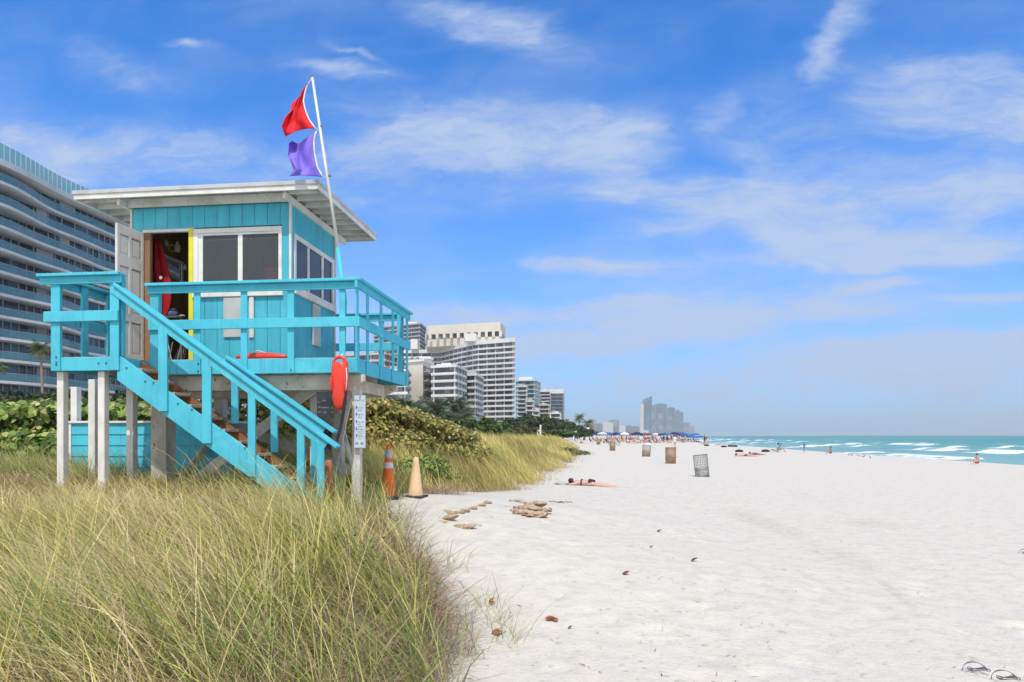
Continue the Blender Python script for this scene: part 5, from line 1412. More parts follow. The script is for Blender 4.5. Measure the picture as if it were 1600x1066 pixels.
# signs
def strokes(mb, origin, ux, uz, rows, s, wid):
    for (x0, x1, z) in rows:
        x = x0
        while x < x1:
            l = jit.uniform(.4, 1.0) * s; h = jit.uniform(.35, .8) * s
            k_ = jit.choice('lo-/')
            a_ = origin + ux * x + uz * z
            if k_ == 'l': mb.bar(a_, a_ + uz * h, wid, .004, (0, 1, 0))
            elif k_ == '-': mb.bar(a_ + uz * h * .5, a_ + uz * h * .5 + ux * l * .6, wid, .004, (0, 1, 0))
            elif k_ == '/': mb.bar(a_, a_ + uz * h + ux * l * .4, wid, .004, (0, 1, 0))
            else:
                mb.bar(a_, a_ + uz * h, wid, .004, (0, 1, 0)); mb.bar(a_ + uz * h, a_ + uz * h + ux * l * .4, wid, .004, (0, 1, 0)); mb.bar(a_, a_ + ux * l * .4, wid, .004, (0, 1, 0))
            x += s * .75
sg = empty('notice_sign', tuple(W(562, 701, 9.3)), 'tall narrow pale blue notice sign fixed to the right front stilt', 'sign')
a, b = W(554, 618.5, 9.29), W(570.5, 700, 9.29)
sgw = b.x - a.x; sgh = a.z - b.z
MB().box(a.x, b.x, 9.275, 9.29, b.z, a.z).build('panel', 'signface', sg, bevel=.003)
MB().box(a.x - .006, b.x + .006, 9.2905, 9.30, b.z - .006, a.z + .006).build('frame', 'greypanel', sg, bevel=.003)
mb = MB(); o_ = Vector((a.x, 9.272, b.z)); ux, uz = Vector((1, 0, 0)), Vector((0, 0, 1))
strokes(mb, o_, ux, uz, [(.02, sgw - .02, sgh * .90)], .028, .007)
for zf in (.76, .63, .49, .35, .22):
    strokes(mb, o_, ux, uz, [(.055, sgw - .02, sgh * zf)], .016, .005)
    mb.bar(o_ + ux * .03 + uz * (sgh * zf - .02), o_ + ux * .03 + uz * (sgh * zf + .035), .006, .004, (0, 1, 0)); mb.bar(o_ + ux * .036 + uz * (sgh * zf + .025), o_ + ux * .036 + uz * (sgh * zf + .005), .016, .004, (0, 1, 0))
mb.build('lettering', 'ink', sg)
mb = MB()
for zf in (.72, .59, .45, .41, .31, .27, .18): mb.bar(o_ + ux * .05 + uz * sgh * zf, o_ + ux * (sgw - jit.uniform(.02, .05)) + uz * sgh * zf, .004, .004, (0, 1, 0))
for xf in (.25, .75): mb.bar(o_ + ux * (sgw * xf - .02) + uz * sgh * .09, o_ + ux * (sgw * xf + .02) + uz * sgh * .09, .03, .004, (0, 1, 0))
mb.build('small_print', 'inkgrey', sg)
sg = empty('chalkboard', tuple(W(507, 708, 9.3)), 'black chalkboard with smudged white writing beside the hanging buoy', 'chalkboard')
a, b = W(496, 612, 9.25), W(518.5, 708, 9.25)
MB().box(a.x, b.x, 9.235, 9.25, b.z, a.z).build('board', 'board', sg, bevel=.003)
mb = MB(); o_ = Vector((a.x, 9.233, b.z)); w_ = b.x - a.x; h_ = a.z - b.z
strokes(mb, o_, ux, uz, [(.02, .05, h_ * .82), (.08, w_ - .06, h_ * .84), (.02, .06, h_ * .74), (.08, w_ - .04, h_ * .73), (.02, .06, h_ * .66), (.10, w_ - .06, h_ * .65), (.12, w_ - .03, h_ * .34)], .024, .0035)
mb.build('chalk_writing', 'chalk', sg)
# ------------------------------------------------------------------ cones
def cone(name, p, H, rb, m, label, bands, tilt=0):
    e = empty(name, tuple(p), label, 'traffic cone')
    rt_ = .035 if H > .8 else .045
    def rad(z): return rb + (rt_ - rb) * (z - .03) / (H - .03)
    mb = MB(); mb.lathe([(rb * 1.0, .03)] + [(rad(z), z) for z in np.linspace(.035, H - .02, 12)] + [(rt_ * .8, H - .005), (rt_ * .4, H)], tuple(p), 26); mb.build('cone_body', m, e, smooth=True)
    for (z0, z1, mm) in bands:
        mb = MB(); mb.lathe([(rad(z) + .0035, z) for z in np.linspace(z0, z1, 4)], tuple(p), 26); mb.build('reflective_band', mm, e, smooth=True)
    mb = MB(); w = rb * 1.32
    mb.box(p.x - w, p.x + w, p.y - w, p.y + w, p.z - .01, p.z + .03); mb.build('base', 'rubber', e, bevel=.008)
    return e
cp = hit(607, 777.5); cp.z += 0
oc = cone('traffic_cone', cp, .91, .135, 'orange', 'tall orange traffic cone with two reflective bands beside the tower grass', ((.50, .60, 'reflect2'), (.67, .82, 'reflect')))
tc = cone('traffic_cone', hit(649, 776.5), .70, .135, 'tan', 'faded beige traffic cone on black base right of the orange one', ())
p = W(513, 760, 9.05); p.z = gz(p.x, 9.05)
cone('traffic_cone', p, max(.4, Z(513, 719, 9.05) - p.z), .085, 'rustcone', 'rusty orange cone half hidden in grass under the stair end', ())
for e in (oc, tc): e.rotation_euler = (0, 0, R(12))
tc.rotation_euler = (R(0), R(1), R(-8))
# ------------------------------------------------------------------ buildings
def offset_poly(pts, d):
    """grow a counter-clockwise (seen from above) outline outward by d"""
    n = len(pts); out = []
    for i in range(n):
        p0, p1, p2 = Vector((*pts[i - 1], 0)), Vector((*pts[i], 0)), Vector((*pts[(i + 1) % n], 0))
        a = (p1 - p0).normalized(); b = (p2 - p1).normalized()
        na = Vector((a.y, -a.x, 0)); nb = Vector((b.y, -b.x, 0))
        m = (na + nb); m = m / max(.35, m.length_squared / 2) if m.length > 1e-6 else na
        q_ = p1 + m * d; out.append((q_.x, q_.y))
    return out
def ccw(pts):
    a = sum(pts[i][0] * pts[(i + 1) % len(pts)][1] - pts[(i + 1) % len(pts)][0] * pts[i][1] for i in range(len(pts)))
    return pts if a > 0 else pts[::-1]
def G(px, t):
    p = at_t(px, HZ, t); return (p.x, p.y)
def ztop(py, t): return CAMZ + (HZ - py) / F * t
def block(name, pts, top, fh, wall, win, label, slab=.9, band=.95, pier=6.0, pw=.5, roofh=1.2, cat='apartment building', roofm=None, base=.0, sides=None, extra=0):
    """apartment block: glazed core, one balcony band per storey, upright piers, parapet roof"""
    pts = ccw(pts)
    cx = sum(p[0] for p in pts) / len(pts); cy = sum(p[1] for p in pts) / len(pts)
    e = empty(name, (cx, cy, base), label, cat)
    MB().prism_xy(pts, base - 1, top - roofh).build('window_wall', win, e)
    n = max(2, int(round((top - roofh - base) / fh)))
    fh = (top - roofh - base) / n
    out = offset_poly(pts, slab)
    for i in range(1, n):
        z = base + i * fh
        MB().prism_xy(out, z - .15, z + .12).build('balcony_slab', wall, e)
        o2 = offset_poly(pts, slab - .08); mb = MB()
        m_ = len(out)
        for j in range(m_):
            a, b = out[j], out[(j + 1) % m_]
            mb.bar((a[0], a[1], z + .12 + band / 2), (b[0], b[1], z + .12 + band / 2), .1, band)
        mb.build('parapet', wall, e)
    op = offset_poly(pts, .15); mb = MB()
    for j in range(len(pts)):
        a, b = Vector((*op[j], 0)), Vector((*op[(j + 1) % len(pts)], 0))
        ln = (b - a).length; m_ = max(1, int(ln / pier))
        for i in range(m_):
            c = a.lerp(b, (i + .02) / m_)
            d = (b - a).normalized()
            mb.bar((c.x, c.y, base), (c.x, c.y, top - roofh - .05), pw, .5, (d.y, -d.x, 0))
    mb.build('pier', wall, e)
    MB().prism_xy(offset_poly(pts, slab + .15), top - roofh, top).build('roof', roofm or wall, e)
    rq = random.Random(name + label)
    for i in range(4):
        u = rq.uniform(.2, .8); v = rq.uniform(.1, .4); a, b = Vector((*pts[0], 0)), Vector((*pts[1], 0)); c = a.lerp(b, u).lerp(Vector((cx, cy, 0)), .25 + v)
        w_, h_ = rq.uniform(.8, 2.2), rq.uniform(.8, 2.0)
        MB().box(c.x - w_, c.x + w_, c.y - w_, c.y + w_, top, top + h_).build('roof_unit', 'bgrey' if i % 2 else wall, e)
    return e
# big curved white block
BP = [G(628, 425), G(690, 425), G(722, 400), G(748, 385), G(801, 374), G(799, 440), G(750, 470), G(620, 500)]
bz_ = ztop(531, 380)
big = block('apartment_building', BP, bz_, 2.95, 'bwhite', 'bwin', 'largest white apartment block with curved balcony bands and cream penthouse', 1.2, .75, 5.5, .5, 2.2)
ph = ccw([G(668, 410), G(782, 396), G(790, 420), G(785, 440), G(664, 450)])
MB().prism_xy(offset_poly(ph, -1.2), ztop(529.5, 405), ztop(520, 405)).build('penthouse_window', 'bwin', big)
MB().prism_xy(offset_poly(ph, -.2), bz_ - .02, ztop(529, 405)).build('penthouse_base', 'bcream', big)
MB().prism_xy(ph, ztop(521, 405), ztop(507, 405)).build('penthouse', 'bcream', big)
for px in range(672, 786, 11):
    a = G(px, 406 - (px - 668) * .09); MB().box(a[0] - .8, a[0] + .8, a[1] - .4, a[1] + 1.2, ztop(529.3, 405), ztop(520.6, 405)).build('penthouse_pier', 'bcream', big)
a = G(735, 385); MB().box(a[0] - 3.2, a[0] + 3.2, a[1], a[1] + 6, bz_ - .04, ztop(521.5, 386)).build('lift_house', 'bwhite', big)
a = G(647, 420); MB().box(a[0] - 2.2, a[0] + 2.2, a[1], a[1] + 5, bz_ - .04, ztop(530, 420)).build('lift_house', 'bwhite', big)
# grey tower behind the rail
block('apartment_building', [G(586, 520), G(655, 500), G(663, 520), G(664, 560), G(590, 580)], ztop(505, 500), 3.0, 'bgrey', 'bwin', 'grey brown tower block behind the tower railing with stepped white top', 1.2, .7, 6, .6, 1.0)
tw = [o for o in COL.objects if o.get('label', '').startswith('grey brown tower')][0]
a = G(640, 520); MB().box(a[0] - 8, a[0] + 8, a[1], a[1] + 18, ztop(505, 500), ztop(499, 500)).box(a[0] - 3, a[0] + 5, a[1] + 3, a[1] + 14, ztop(499, 500), ztop(495, 500)).build('roof_house', 'bwhite', tw)
# cream block with blank wall
cb = empty('apartment_building', (*G(655, 300), 0), 'cream apartment block with blank end wall and small side balconies', 'apartment building')
cp_ = ccw([G(636, 290), G(661, 285), G(676, 300), G(676, 330), G(636, 335)])
ct = ztop(566, 288)
MB().prism_xy(cp_, -1, ct).build('wall', 'bcream', cb)
MB().prism_xy(offset_poly(cp_, .7), ct, ct + .9).build('roof', 'bwhite', cb)
MB().prism_xy(ccw([G(640, 292), G(674, 297), G(674, 325), G(640, 325)]), ct + .9, ztop(558.5, 290)).build('attic', 'bcream', cb)
MB().prism_xy(offset_poly(ccw([G(640, 292), G(674, 297), G(674, 325), G(640, 325)]), .5), ztop(558.5, 290), ztop(557, 290)).build('attic_roof', 'bwhite', cb)
a = G(661, 300); MB().box(a[0] - 3.4, a[0] + 3.4, a[1], a[1] + 6, ztop(557, 290), ztop(553, 290)).build('lift_house', 'bwhite', cb)
mb = MB(); nfl = 8
for i in range(nfl):
    z = 1.5 + i * (ct - 2) / nfl
    p_, q__ = Vector((*G(662, 284.5), 0)), Vector((*G(675, 298), 0))
    for f0, f1 in ((.02, .42), (.55, .98)):
        u, v = p_.lerp(q__, f0), p_.lerp(q__, f1); d = (v - u).normalized(); nn2 = Vector((d.y, -d.x, 0))
        MB().bar((u + nn2 * .6) + Vector((0, 0, z)), (v + nn2 * .6) + Vector((0, 0, z)), 1.2, .2).bar((u + nn2 * 1.15) + Vector((0, 0, z + .55)), (v + nn2 * 1.15) + Vector((0, 0, z + .55)), .1, .9).build('balcony', 'bcream', cb)
        mb.bar((u + nn2 * .03) + Vector((0, 0, z + 1.4)), (v + nn2 * .03) + Vector((0, 0, z + 1.4)), .08, 2.0)
mb.build('window', 'bwin', cb)
mb = MB()
for px in (644, 652):
    u = Vector((*G(px, 288.7), ct + 1.9)); mb.box(u.x - .7, u.x + .7, u.y - .12, u.y + .1, ct + 1.1, ct + 2.1)
mb.build('window', 'bwin', cb)
# the two small white balconied blocks in front of the big one
b1 = block('apartment_building', [G(678, 262), G(710, 258), G(725, 275), G(725, 305), G(678, 305)], ztop(571, 260), 2.75, 'bwhite', 'bwin', 'small white balconied block between the cream block and the narrow one', 1.1, .7, 5.5, .7, .9)
a = G(691, 275); MB().box(a[0] - 2.4, a[0] + 2.4, a[1], a[1] + 6, ztop(571, 260), ztop(563.5, 262)).build('lift_house', 'bwhite', b1)
b2 = block('apartment_building', [G(724, 290), G(742, 287), G(752, 305), G(752, 335), G(724, 335)], ztop(585, 290), 2.8, 'bwhite', 'bwin', 'narrow white balconied block directly before the largest white one', 1.1, .7, 5, .8, .9)
MB().prism_xy(ccw([G(727, 296), G(744, 294), G(748, 310), G(727, 315)]), ztop(585, 290), ztop(581, 290)).build('lift_house', 'bwhite', b2)
# blocks seen low behind the rail
block('apartment_building', [G(520, 330), G(600, 320), G(628, 345), G(628, 380), G(520, 390)], ztop(553, 325), 3.0, 'bpink', 'bwin', 'warm grey balconied block seen through the right railing', 1.2, .75, 6, .8, 1.0)
block('apartment_building', [G(600, 262), G(632, 258), G(638, 280), G(600, 290)], ztop(578, 260), 2.9, 'bwhite', 'bwin', 'white balconied block touching the right edge of the tower railing', 1.2, .75, 5, .6, .8)
# teal glass and the ones beyond
t1 = block('apartment_building', [G(809, 520), G(834, 515), G(842, 535), G(842, 580), G(809, 590)], ztop(594, 520), 3.2, 'bwhite', 'bwinteal', 'teal glass apartment tower with white roof garden right of the largest block', 1.3, .25, 40, .4, 1.0)
MB().prism_xy(ccw([G(811, 525), G(832, 522), G(832, 550), G(811, 555)]), ztop(594, 520), ztop(588.5, 520)).build('roof_house', 'bwhite', t1)
block('apartment_building', [G(809, 470), G(822, 468), G(823, 490), G(809, 495)], ztop(603.5, 470), 3.0, 'bwhite', 'bwinteal', 'slender pale teal block in front of the teal glass tower', .9, .5, 4, .6, .8)
block('apartment_building', [G(823, 430), G(832, 428), G(834, 450), G(823, 455)], ztop(626, 430), 2.9, 'bwhite', 'bwin', 'small white stepped block at the foot of the teal glass tower', .9, .7, 4, .8, 1.0)
block('apartment_building', [G(832, 430), G(841, 435), G(843, 460), G(832, 455)], ztop(641, 430), 2.9, 'bcream', 'bwin', 'lowest cream block right of the small stepped one', .7, .6, 4, .8, .8)
block('apartment_building', [G(842, 640), G(860, 635), G(862, 660), G(842, 690)], ztop(609.5, 640), 3.1, 'bwhite', 'bwin', 'grey and white tower left of the dark glass tower', 1.0, .5, 6, .6, 2.0)
block('apartment_building', [G(860, 600), G(879.5, 598), G(881, 640), G(860, 650)], ztop(608, 600), 3.1, 'bgrey', 'bwinblue', 'dark blue glass tower with pale roof band, last of the near row', .5, .2, 6, .5, 4.0, roofm='bwhite')
block('apartment_building', [G(843, 520), G(857, 516), G(859, 540), G(843, 550)], ztop(632.5, 520), 3.0, 'bcream', 'bwin', 'low cream block with red brown balconies before the grey tower', .9, .6, 30, .6, .8)
block('apartment_building', [G(860, 500), G(875, 498), G(876, 520), G(860, 525)], ztop(645, 500), 3.0, 'bwhite', 'bwin', 'low white block in front of the dark blue glass tower', .5, .5, 4, .9, 1.0)
# ------------------------------------------------------------------ curved condominium at the left
cd = empty('condominium', (-95, 130, 0), 'huge curved condominium with wavy white floors and blue glass balustrades at the left', 'apartment building')
XF = X(0, 94.3)
Y0, Y1 = 52., 168.
ztopc = ztop(254, 94.3 / ((0 - 800) / F * ST + CT))
FHc = 3.32; NF = 12
def wave(y, i): return 1.1 * math.sin(2 * math.pi * (y - 1.2 * i) / 41.) + .45 * math.sin(2 * math.pi * (y + 1.6 * i) / 19. + 1)
ysl = np.linspace(Y0, Y1, 110)
for i in range(NF + 1):
    z = ztopc - i * FHc
    amp = 1.0 if i else .45
    edge = [(XF + amp * wave(y_, i) + (.9 if i == 0 else 0), y_) for y_ in ysl]
    poly = edge + [(XF - 14, Y1), (XF - 14, Y0)]
    th_ = .42 if i else .9
    MB().prism_xy(ccw(poly), z - th_, z).build('floor_slab', 'concrete', cd)
    if i:
        mb = MB()
        for a, b in zip(edge[:-1], edge[1:]): mb.bar((a[0] - .12, a[1], z + .62), (b[0] - .12, b[1], z + .62), .03, 1.1)
        mb.build('balustrade', 'balglass', cd)
        mb = MB()
        for a, b in zip(edge[:-1], edge[1:]): mb.bar((a[0] - .12, a[1], z + 1.19), (b[0] - .12, b[1], z + 1.19), .06, .05)
        mb.build('handrail', 'concrete', cd)
        # partition fins between balconies, cut on the slant
        for f_ in np.arange(87 + (i % 2) * 3.5, Y1 - 2, 12.4):
            xo = XF + amp * wave(f_, i)
            MB().add([(XF - 2.2, f_, z), (xo - .9, f_, z), (xo - 2.1, f_, z + FHc - th_), (XF - 2.2, f_, z + FHc - th_), (XF - 2.2, f_ + .18, z), (xo - .9, f_ + .18, z), (xo - 2.1, f_ + .18, z + FHc - th_), (XF - 2.2, f_ + .18, z + FHc - th_)],
                   [(0, 1, 2, 3), (7, 6, 5, 4), (0, 4, 5, 1), (1, 5, 6, 2), (2, 6, 7, 3), (3, 7, 4, 0)])
        mb.build('partition', 'bwhite', cd)
MB().box(XF - 13.5, XF - 2.25, Y0, Y1, -1, ztopc - .6).build('window_wall', 'condowin', cd)
mb = MB()
rr_ = random.Random(8)
for i in range(1, NF + 1):
    z = ztopc - i * FHc; y_ = Y0
    while y_ < Y1:
        mb.box(XF - 2.25, XF - 2.13, y_, y_ + .16, z + .01, z + FHc - 1.01 if i == 1 else z + FHc - .51); y_ += rr_.choice((1.5, 1.5, 1.5, 3.0))
    for f_ in np.arange(Y0 + 2 + (i % 2) * 5, Y1 - 4, 24.8): mb.box(XF - 2.26, XF - 2.10, f_, f_ + rr_.choice((2.2, 3.5)), z + .012, z + FHc - 1.012 if i == 1 else z + FHc - .512)
mb.build('mullion', 'bgrey', cd)
mb = MB(); mp_ = MB()
for a, b in zip(ysl[:-1], ysl[1:]):
    xa, xb = XF - .2 + .45 * wave(a, 0), XF - .2 + .45 * wave(b, 0)
    mb.bar((xa, a + .06, ztopc + 1.4), (xb, b - .06, ztopc + 1.4), .04, 2.8)
    mp_.bar((xa, a, ztopc), (xa, a, ztopc + 2.85), .10, .10, (0, 1, 0))
mb.build('roof_screen', 'crownglass', cd); mp_.build('screen_post', 'bwhite', cd)
MB().box(XF - 14, XF - 7, Y0 + 2, Y1 - 2, ztopc + .0, ztopc + 2.0).build('roof_house', 'bwhite', cd)
# ------------------------------------------------------------------ far skyline
def far_tower(pxa, pxb, pyt, t, m, label, notch=0, fins=3):
    a, b = G(pxa, t), G(pxb, t); w = (Vector((*b, 0)) - Vector((*a, 0))); d = w.length; top = ztop(pyt, t)
    u = w.normalized(); bk = Vector((-u.y, u.x, 0)) * d * .8
    A, B = Vector((*a, 0)), Vector((*b, 0))
    ring = [A, B, B + bk, A + bk]
    e = empty('high_rise', (*a, 0), label, 'high-rise')
    n = 4
    zs = [top - notch if i in (0, 3) else top for i in range(4)]
    mb = MB(); mb.add([(p.x, p.y, -1) for p in ring] + [(p.x, p.y, z) for p, z in zip(ring, zs)], [(3, 2, 1, 0), (4, 5, 6, 7), (0, 1, 5, 4), (1, 2, 6, 5), (2, 3, 7, 6), (3, 0, 4, 7)])
    mb.build('tower_body', m, e)
    mb = MB()
    for i in range(fins + 1):
        c = A.lerp(B, (i + .5 * 0) / fins) - bk.normalized() * d * .02
        zt = top - notch * (1 - i / fins)
        mb.bar((c.x, c.y, 0), (c.x, c.y, zt * .985), d * .06, d * .04, tuple(bk.normalized()))
    nf = max(4, int(top / 9))
    for i in range(1, nf):
        z = i * (top - notch) / nf; mb.bar(tuple(A - bk.normalized() * d * .012) [:2] + (z,), tuple(B - bk.normalized() * d * .012)[:2] + (z,), d * .02, 1.1)
    mb.build('facade_frame', m if m == 'towerwhite' else 'towergrey', e)
    if notch == 0:
        c = A.lerp(B, .5) + bk * .5; s_ = d * .28
        MB().box(c.x - s_, c.x + s_, c.y - s_, c.y + s_, top, top + max(2, top * .025)).build('roof_house', 'towergrey', e)
    return e
D3 = 3300
far_tower(1000.5, 1005.5, 631.5, D3, 'towerwhite', 'slim white far high-rise left of the tallest one', 0, 1)
far_tower(1006, 1018.5, 618.5, D3 + 40, 'towerglass', 'tallest far high-rise with slanted glass crown', 18, 2)
far_tower(1018.5, 1023, 634, D3 + 150, 'towergrey', 'narrow grey far high-rise right of the tallest one', 0, 1)
far_tower(1025, 1041.5, 631.5, D3 + 260, 'towerglass', 'broad glass far high-rise, second from the tallest one', 0, 3)
far_tower(1028, 1036, 646.5, D3 + 100, 'towergrey', 'shorter pale far high-rise before the broad glass one', 0, 2)
far_tower(1044, 1054.5, 637.5, D3 + 420, 'towerglass', 'middle far high-rise between the broad one and the twin blocks', 0, 2)
far_tower(1043, 1050, 651, D3 + 300, 'towergrey', 'short grey far high-rise at the foot of the middle one', 0, 2)
far_tower(1055.5, 1062, 642, D3 + 560, 'towerglass', 'left one of the far twin high-rises toward the sea', 0, 2)
far_tower(1062.5, 1067.5, 644.5, D3 + 640, 'towerglass', 'right one of the far twin high-rises toward the sea', 0, 1)
far_tower(1068.5, 1077, 661, D3 + 760, 'towergrey', 'low far block right of the twin high-rises', 0, 2)
far_tower(1079, 1084.5, 667, D3 + 900, 'towergrey', 'last and lowest far block of the skyline by the sea', 0, 1)
far_tower(993, 1004, 671, D3 - 500, 'towerwhite', 'low white far block before the slim white high-rise', 0, 3)
far_tower(1004.5, 1013, 672.5, D3 - 450, 'towerwhite', 'low white far block at the foot of the tallest high-rise', 0, 3)
LOWS = [(918, 932, 656, 'towergrey', 'broad grey far block nearest the far palms'), (933, 941, 662, 'towergrey', 'grey far block second from the far palms'), (943, 952, 659.5, 'towerwhite', 'white far block with narrow bays, left of the grey-topped one'),
        (952.5, 958, 661, 'towerwhite', 'thin white far slab beside the grey-topped block'), (952, 967, 657, 'towergrey', 'grey-topped far block, tallest of the low group'), (968, 977, 664.5, 'towerwhite', 'white far block right of the grey-topped one'),
        (978, 986, 665, 'towergrey', 'grey far block near the middle gap of the skyline'), (986.5, 999, 666.5, 'towergrey', 'long low grey far block left of the tall group')]
for j, (a, b, c, m, lb) in enumerate(LOWS): far_tower(a, b, c, 1900 + (400 if j == 4 else 60 * j), m, lb, 0, 4)
# ------------------------------------------------------------------ bins, bags and small things on the sand
def bin_(p, H, r, wire, label, liner=None, liner_h=1.0, bag=False, tilt=(0, 0), rz=0, topbag=False):
    e = empty('litter_bin', tuple(p), label, 'litter bin', 'wire litter bins along the beach')
    mb = MB(); n = 26
    for i in range(n):
        a = 2 * math.pi * i / n
        mb.tube([(p.x + r * math.cos(a), p.y + r * math.sin(a), p.z - .03), (p.x + r * 1.03 * math.cos(a), p.y + r * 1.03 * math.sin(a), p.z + H)], .0055, 4)
    for i in range(1, 9):
        z = H * i / 9; mb.tube([(p.x + r * 1.02 * math.cos(a), p.y + r * 1.02 * math.sin(a), p.z + z) for a in np.linspace(0, 2 * math.pi, 25)], .005, 4, cap=False)
    mb.build('wire_basket', wire, e)
    for z, w in ((.01, .016), (H * .40, .012), (H, .018)):
        mb = MB(); mb.tube([(p.x + (r * 1.035) * math.cos(a), p.y + (r * 1.035) * math.sin(a), p.z + z) for a in np.linspace(0, 2 * math.pi, 29)], w, 6, cap=False); mb.build('hoop', wire, e, smooth=True)
    if liner:
        mb = MB(); mb.lathe([(r * .93, .02), (r * .95, H * liner_h), (r * .93, H * liner_h), (r * .91, .04)], tuple(p), 28); mb.build('liner', liner, e, smooth=True)
    if bag:
        mb = MB(); mb.lathe([(r * .9, .02), (r * .93, H * .15), (r * .92, H * .36), (r * .6, H * .42), (.02, H * .40)], tuple(p), 22); mb.build('bin_bag', 'bag', e, smooth=True)
    if topbag:
        mb = MB(); mb.lathe([(.02, H - .02), (r * .9, H), (r * 1.1, H + .05), (r * .6, H + .16), (.02, H + .18)], tuple(p + Vector((r * .3, 0, 0))), 18); mb.build('bin_bag', 'whitecloth', e, smooth=True)
    e.rotation_euler = (tilt[0], tilt[1], rz)
    return e
def bp(px, py): p = hit(px, py); p.z -= .01; return p
bin_(bp(1097.5, 745), .90, .275, 'wire', 'tilted grey wire litter bin, nearest of the row', bag=True, tilt=(0, R(-6)))
bin_(bp(1048, 724.5), .98, .31, 'rustwire', 'rusty brown litter bin before the standing bather', 'rustliner', .96)
bin_(bp(1009.5, 713.5), .90, .32, 'wire', 'tan wire litter bin with a white bag on its rim', 'rustliner', .6, tilt=(0, R(4)), topbag=True)
bin_(bp(957, 704.5), 1.0, .30, 'rustwire', 'solid rusty brown bin before the parked bicycle', 'rustliner', .98)
bin_(bp(935, 694.8), 1.05, .36, 'rustwire', 'farthest brown bin in the row by the crowd', 'rustliner', .98)
# bicycle behind the fourth bin
def bicycle(p, rz):
    e = empty('bicycle', tuple(p), 'bicycle standing on the sand behind the fourth brown bin', 'bicycle')
    for sx in (-.62, .62):
        mb = MB(); mb.tube([(p.x + sx + .36 * math.cos(a), p.y, p.z + .36 + .36 * math.sin(a)) for a in np.linspace(0, 2 * math.pi, 25)], .035, 6, cap=False); w = mb.build('wheel', 'rubber', e, smooth=True)
        mb = MB()
        for a in np.linspace(0, math.pi, 8, endpoint=False): mb.tube([(p.x + sx - .35 * math.cos(a), p.y, p.z + .36 - .35 * math.sin(a)), (p.x + sx + .35 * math.cos(a), p.y, p.z + .36 + .35 * math.sin(a))], .006, 4)
        mb.build('spoke', 'wire', w)
    mb = MB(); P_ = lambda x, z: (p.x + x, p.y, p.z + z)
    for a, b in ((P_(-.62, .36), P_(-.05, .32)), (P_(-.62, .36), P_(-.2, .82)), (P_(-.05, .32), P_(-.22, .9)), (P_(-.05, .32), P_(.40, .80)), (P_(-.2, .78), P_(.38, .86)), (P_(.36, .98), P_(.62, .36))): mb.tube([a, b], .022, 6)
    mb.build('frame', 'whitecloth', e)
    mb = MB(); mb.tube([(p.x + .30, p.y - .28, p.z + 1.04), (p.x + .36, p.y, p.z + .98), (p.x + .30, p.y + .28, p.z + 1.04)], .018, 6); mb.build('handlebar', 'black', e)
    mb = MB(); mb.bar((p.x - .34, p.y, p.z + .93), (p.x - .08, p.y, p.z + .93), .14, .06); mb.build('saddle', 'black', e, bevel=.02)
bicycle(bp(960, 696), 0)
# sandbags
def sack_mesh(seed, l=.36, w=.15, h=.10):
    rng = random.Random(seed); mb = MB(); pts = []; n = 20; rs = []
    vs = []; fs = []; m = 26
    for i in range(n + 1):
        u = i / n; x = (u - .5) * l
        r = (math.sin(math.pi * min(1, u * .90 + .06)) ** .6) * (1 - .25 * u) if u < .82 else .34 + .28 * (u - .82) / .18
        for j in range(m):
            a = 2 * math.pi * j / m
            wr = 1 + .13 * math.sin(a * 4 + seed + 1.5 * u) + .09 * math.sin(a * 7 + u * 5 + seed) + .06 * math.sin(u * 23 + a * 2)
            nv = mnoise.noise(Vector((x * 22 + seed * 3.1, math.cos(a) * 1.6, math.sin(a) * 1.6 + seed)))
            nw = mnoise.noise(Vector((x * 55 + seed, math.cos(a) * 3.5, math.sin(a) * 3.5)))
            wr += .34 * nv + .2 * nw
            vs.append((x + .02 * nv, w * r * wr * math.cos(a) * .5, max(-.03, h * .42 + h * r * wr * math.sin(a) * .55)))
    for i in range(n):
        for j in range(m): fs.append((i * m + j, i * m + (j + 1) % m, (i + 1) * m + (j + 1) % m, (i + 1) * m + j))
    fs.append(list(range(m - 1, -1, -1))); fs.append(list(range(n * m, n * m + m)))
    return mb.add(vs, fs)
def mouth_mesh(seed, l, w, h):
    rng = random.Random(seed + 99); n = 16; vs = []; fs = []
    for i, (x, r) in enumerate(((.42, .30), (.47, .22), (.51, .32), (.56, .46))):
        for j in range(n):
            a = 2 * math.pi * j / n; rr = r * (1 + (.35 if j % 2 else -.25) * i / 3 + rng.uniform(-.15, .15))
            vs.append((x * l + rng.uniform(-.01, .01), w * rr * math.cos(a) * .6, max(-.03, h * .42 + h * rr * math.sin(a) * .8)))
    for i in range(3):
        for j in range(n): fs.append((i * n + j, i * n + (j + 1) % n, (i + 1) * n + (j + 1) % n, (i + 1) * n + j))
    return MB().add(vs, fs)
def add_mouth(o, seed, l, w, h):
    m = mouth_mesh(seed, l, w, h).build('sack_mouth', 'sackdark', o, smooth=False, solid=.004); return m
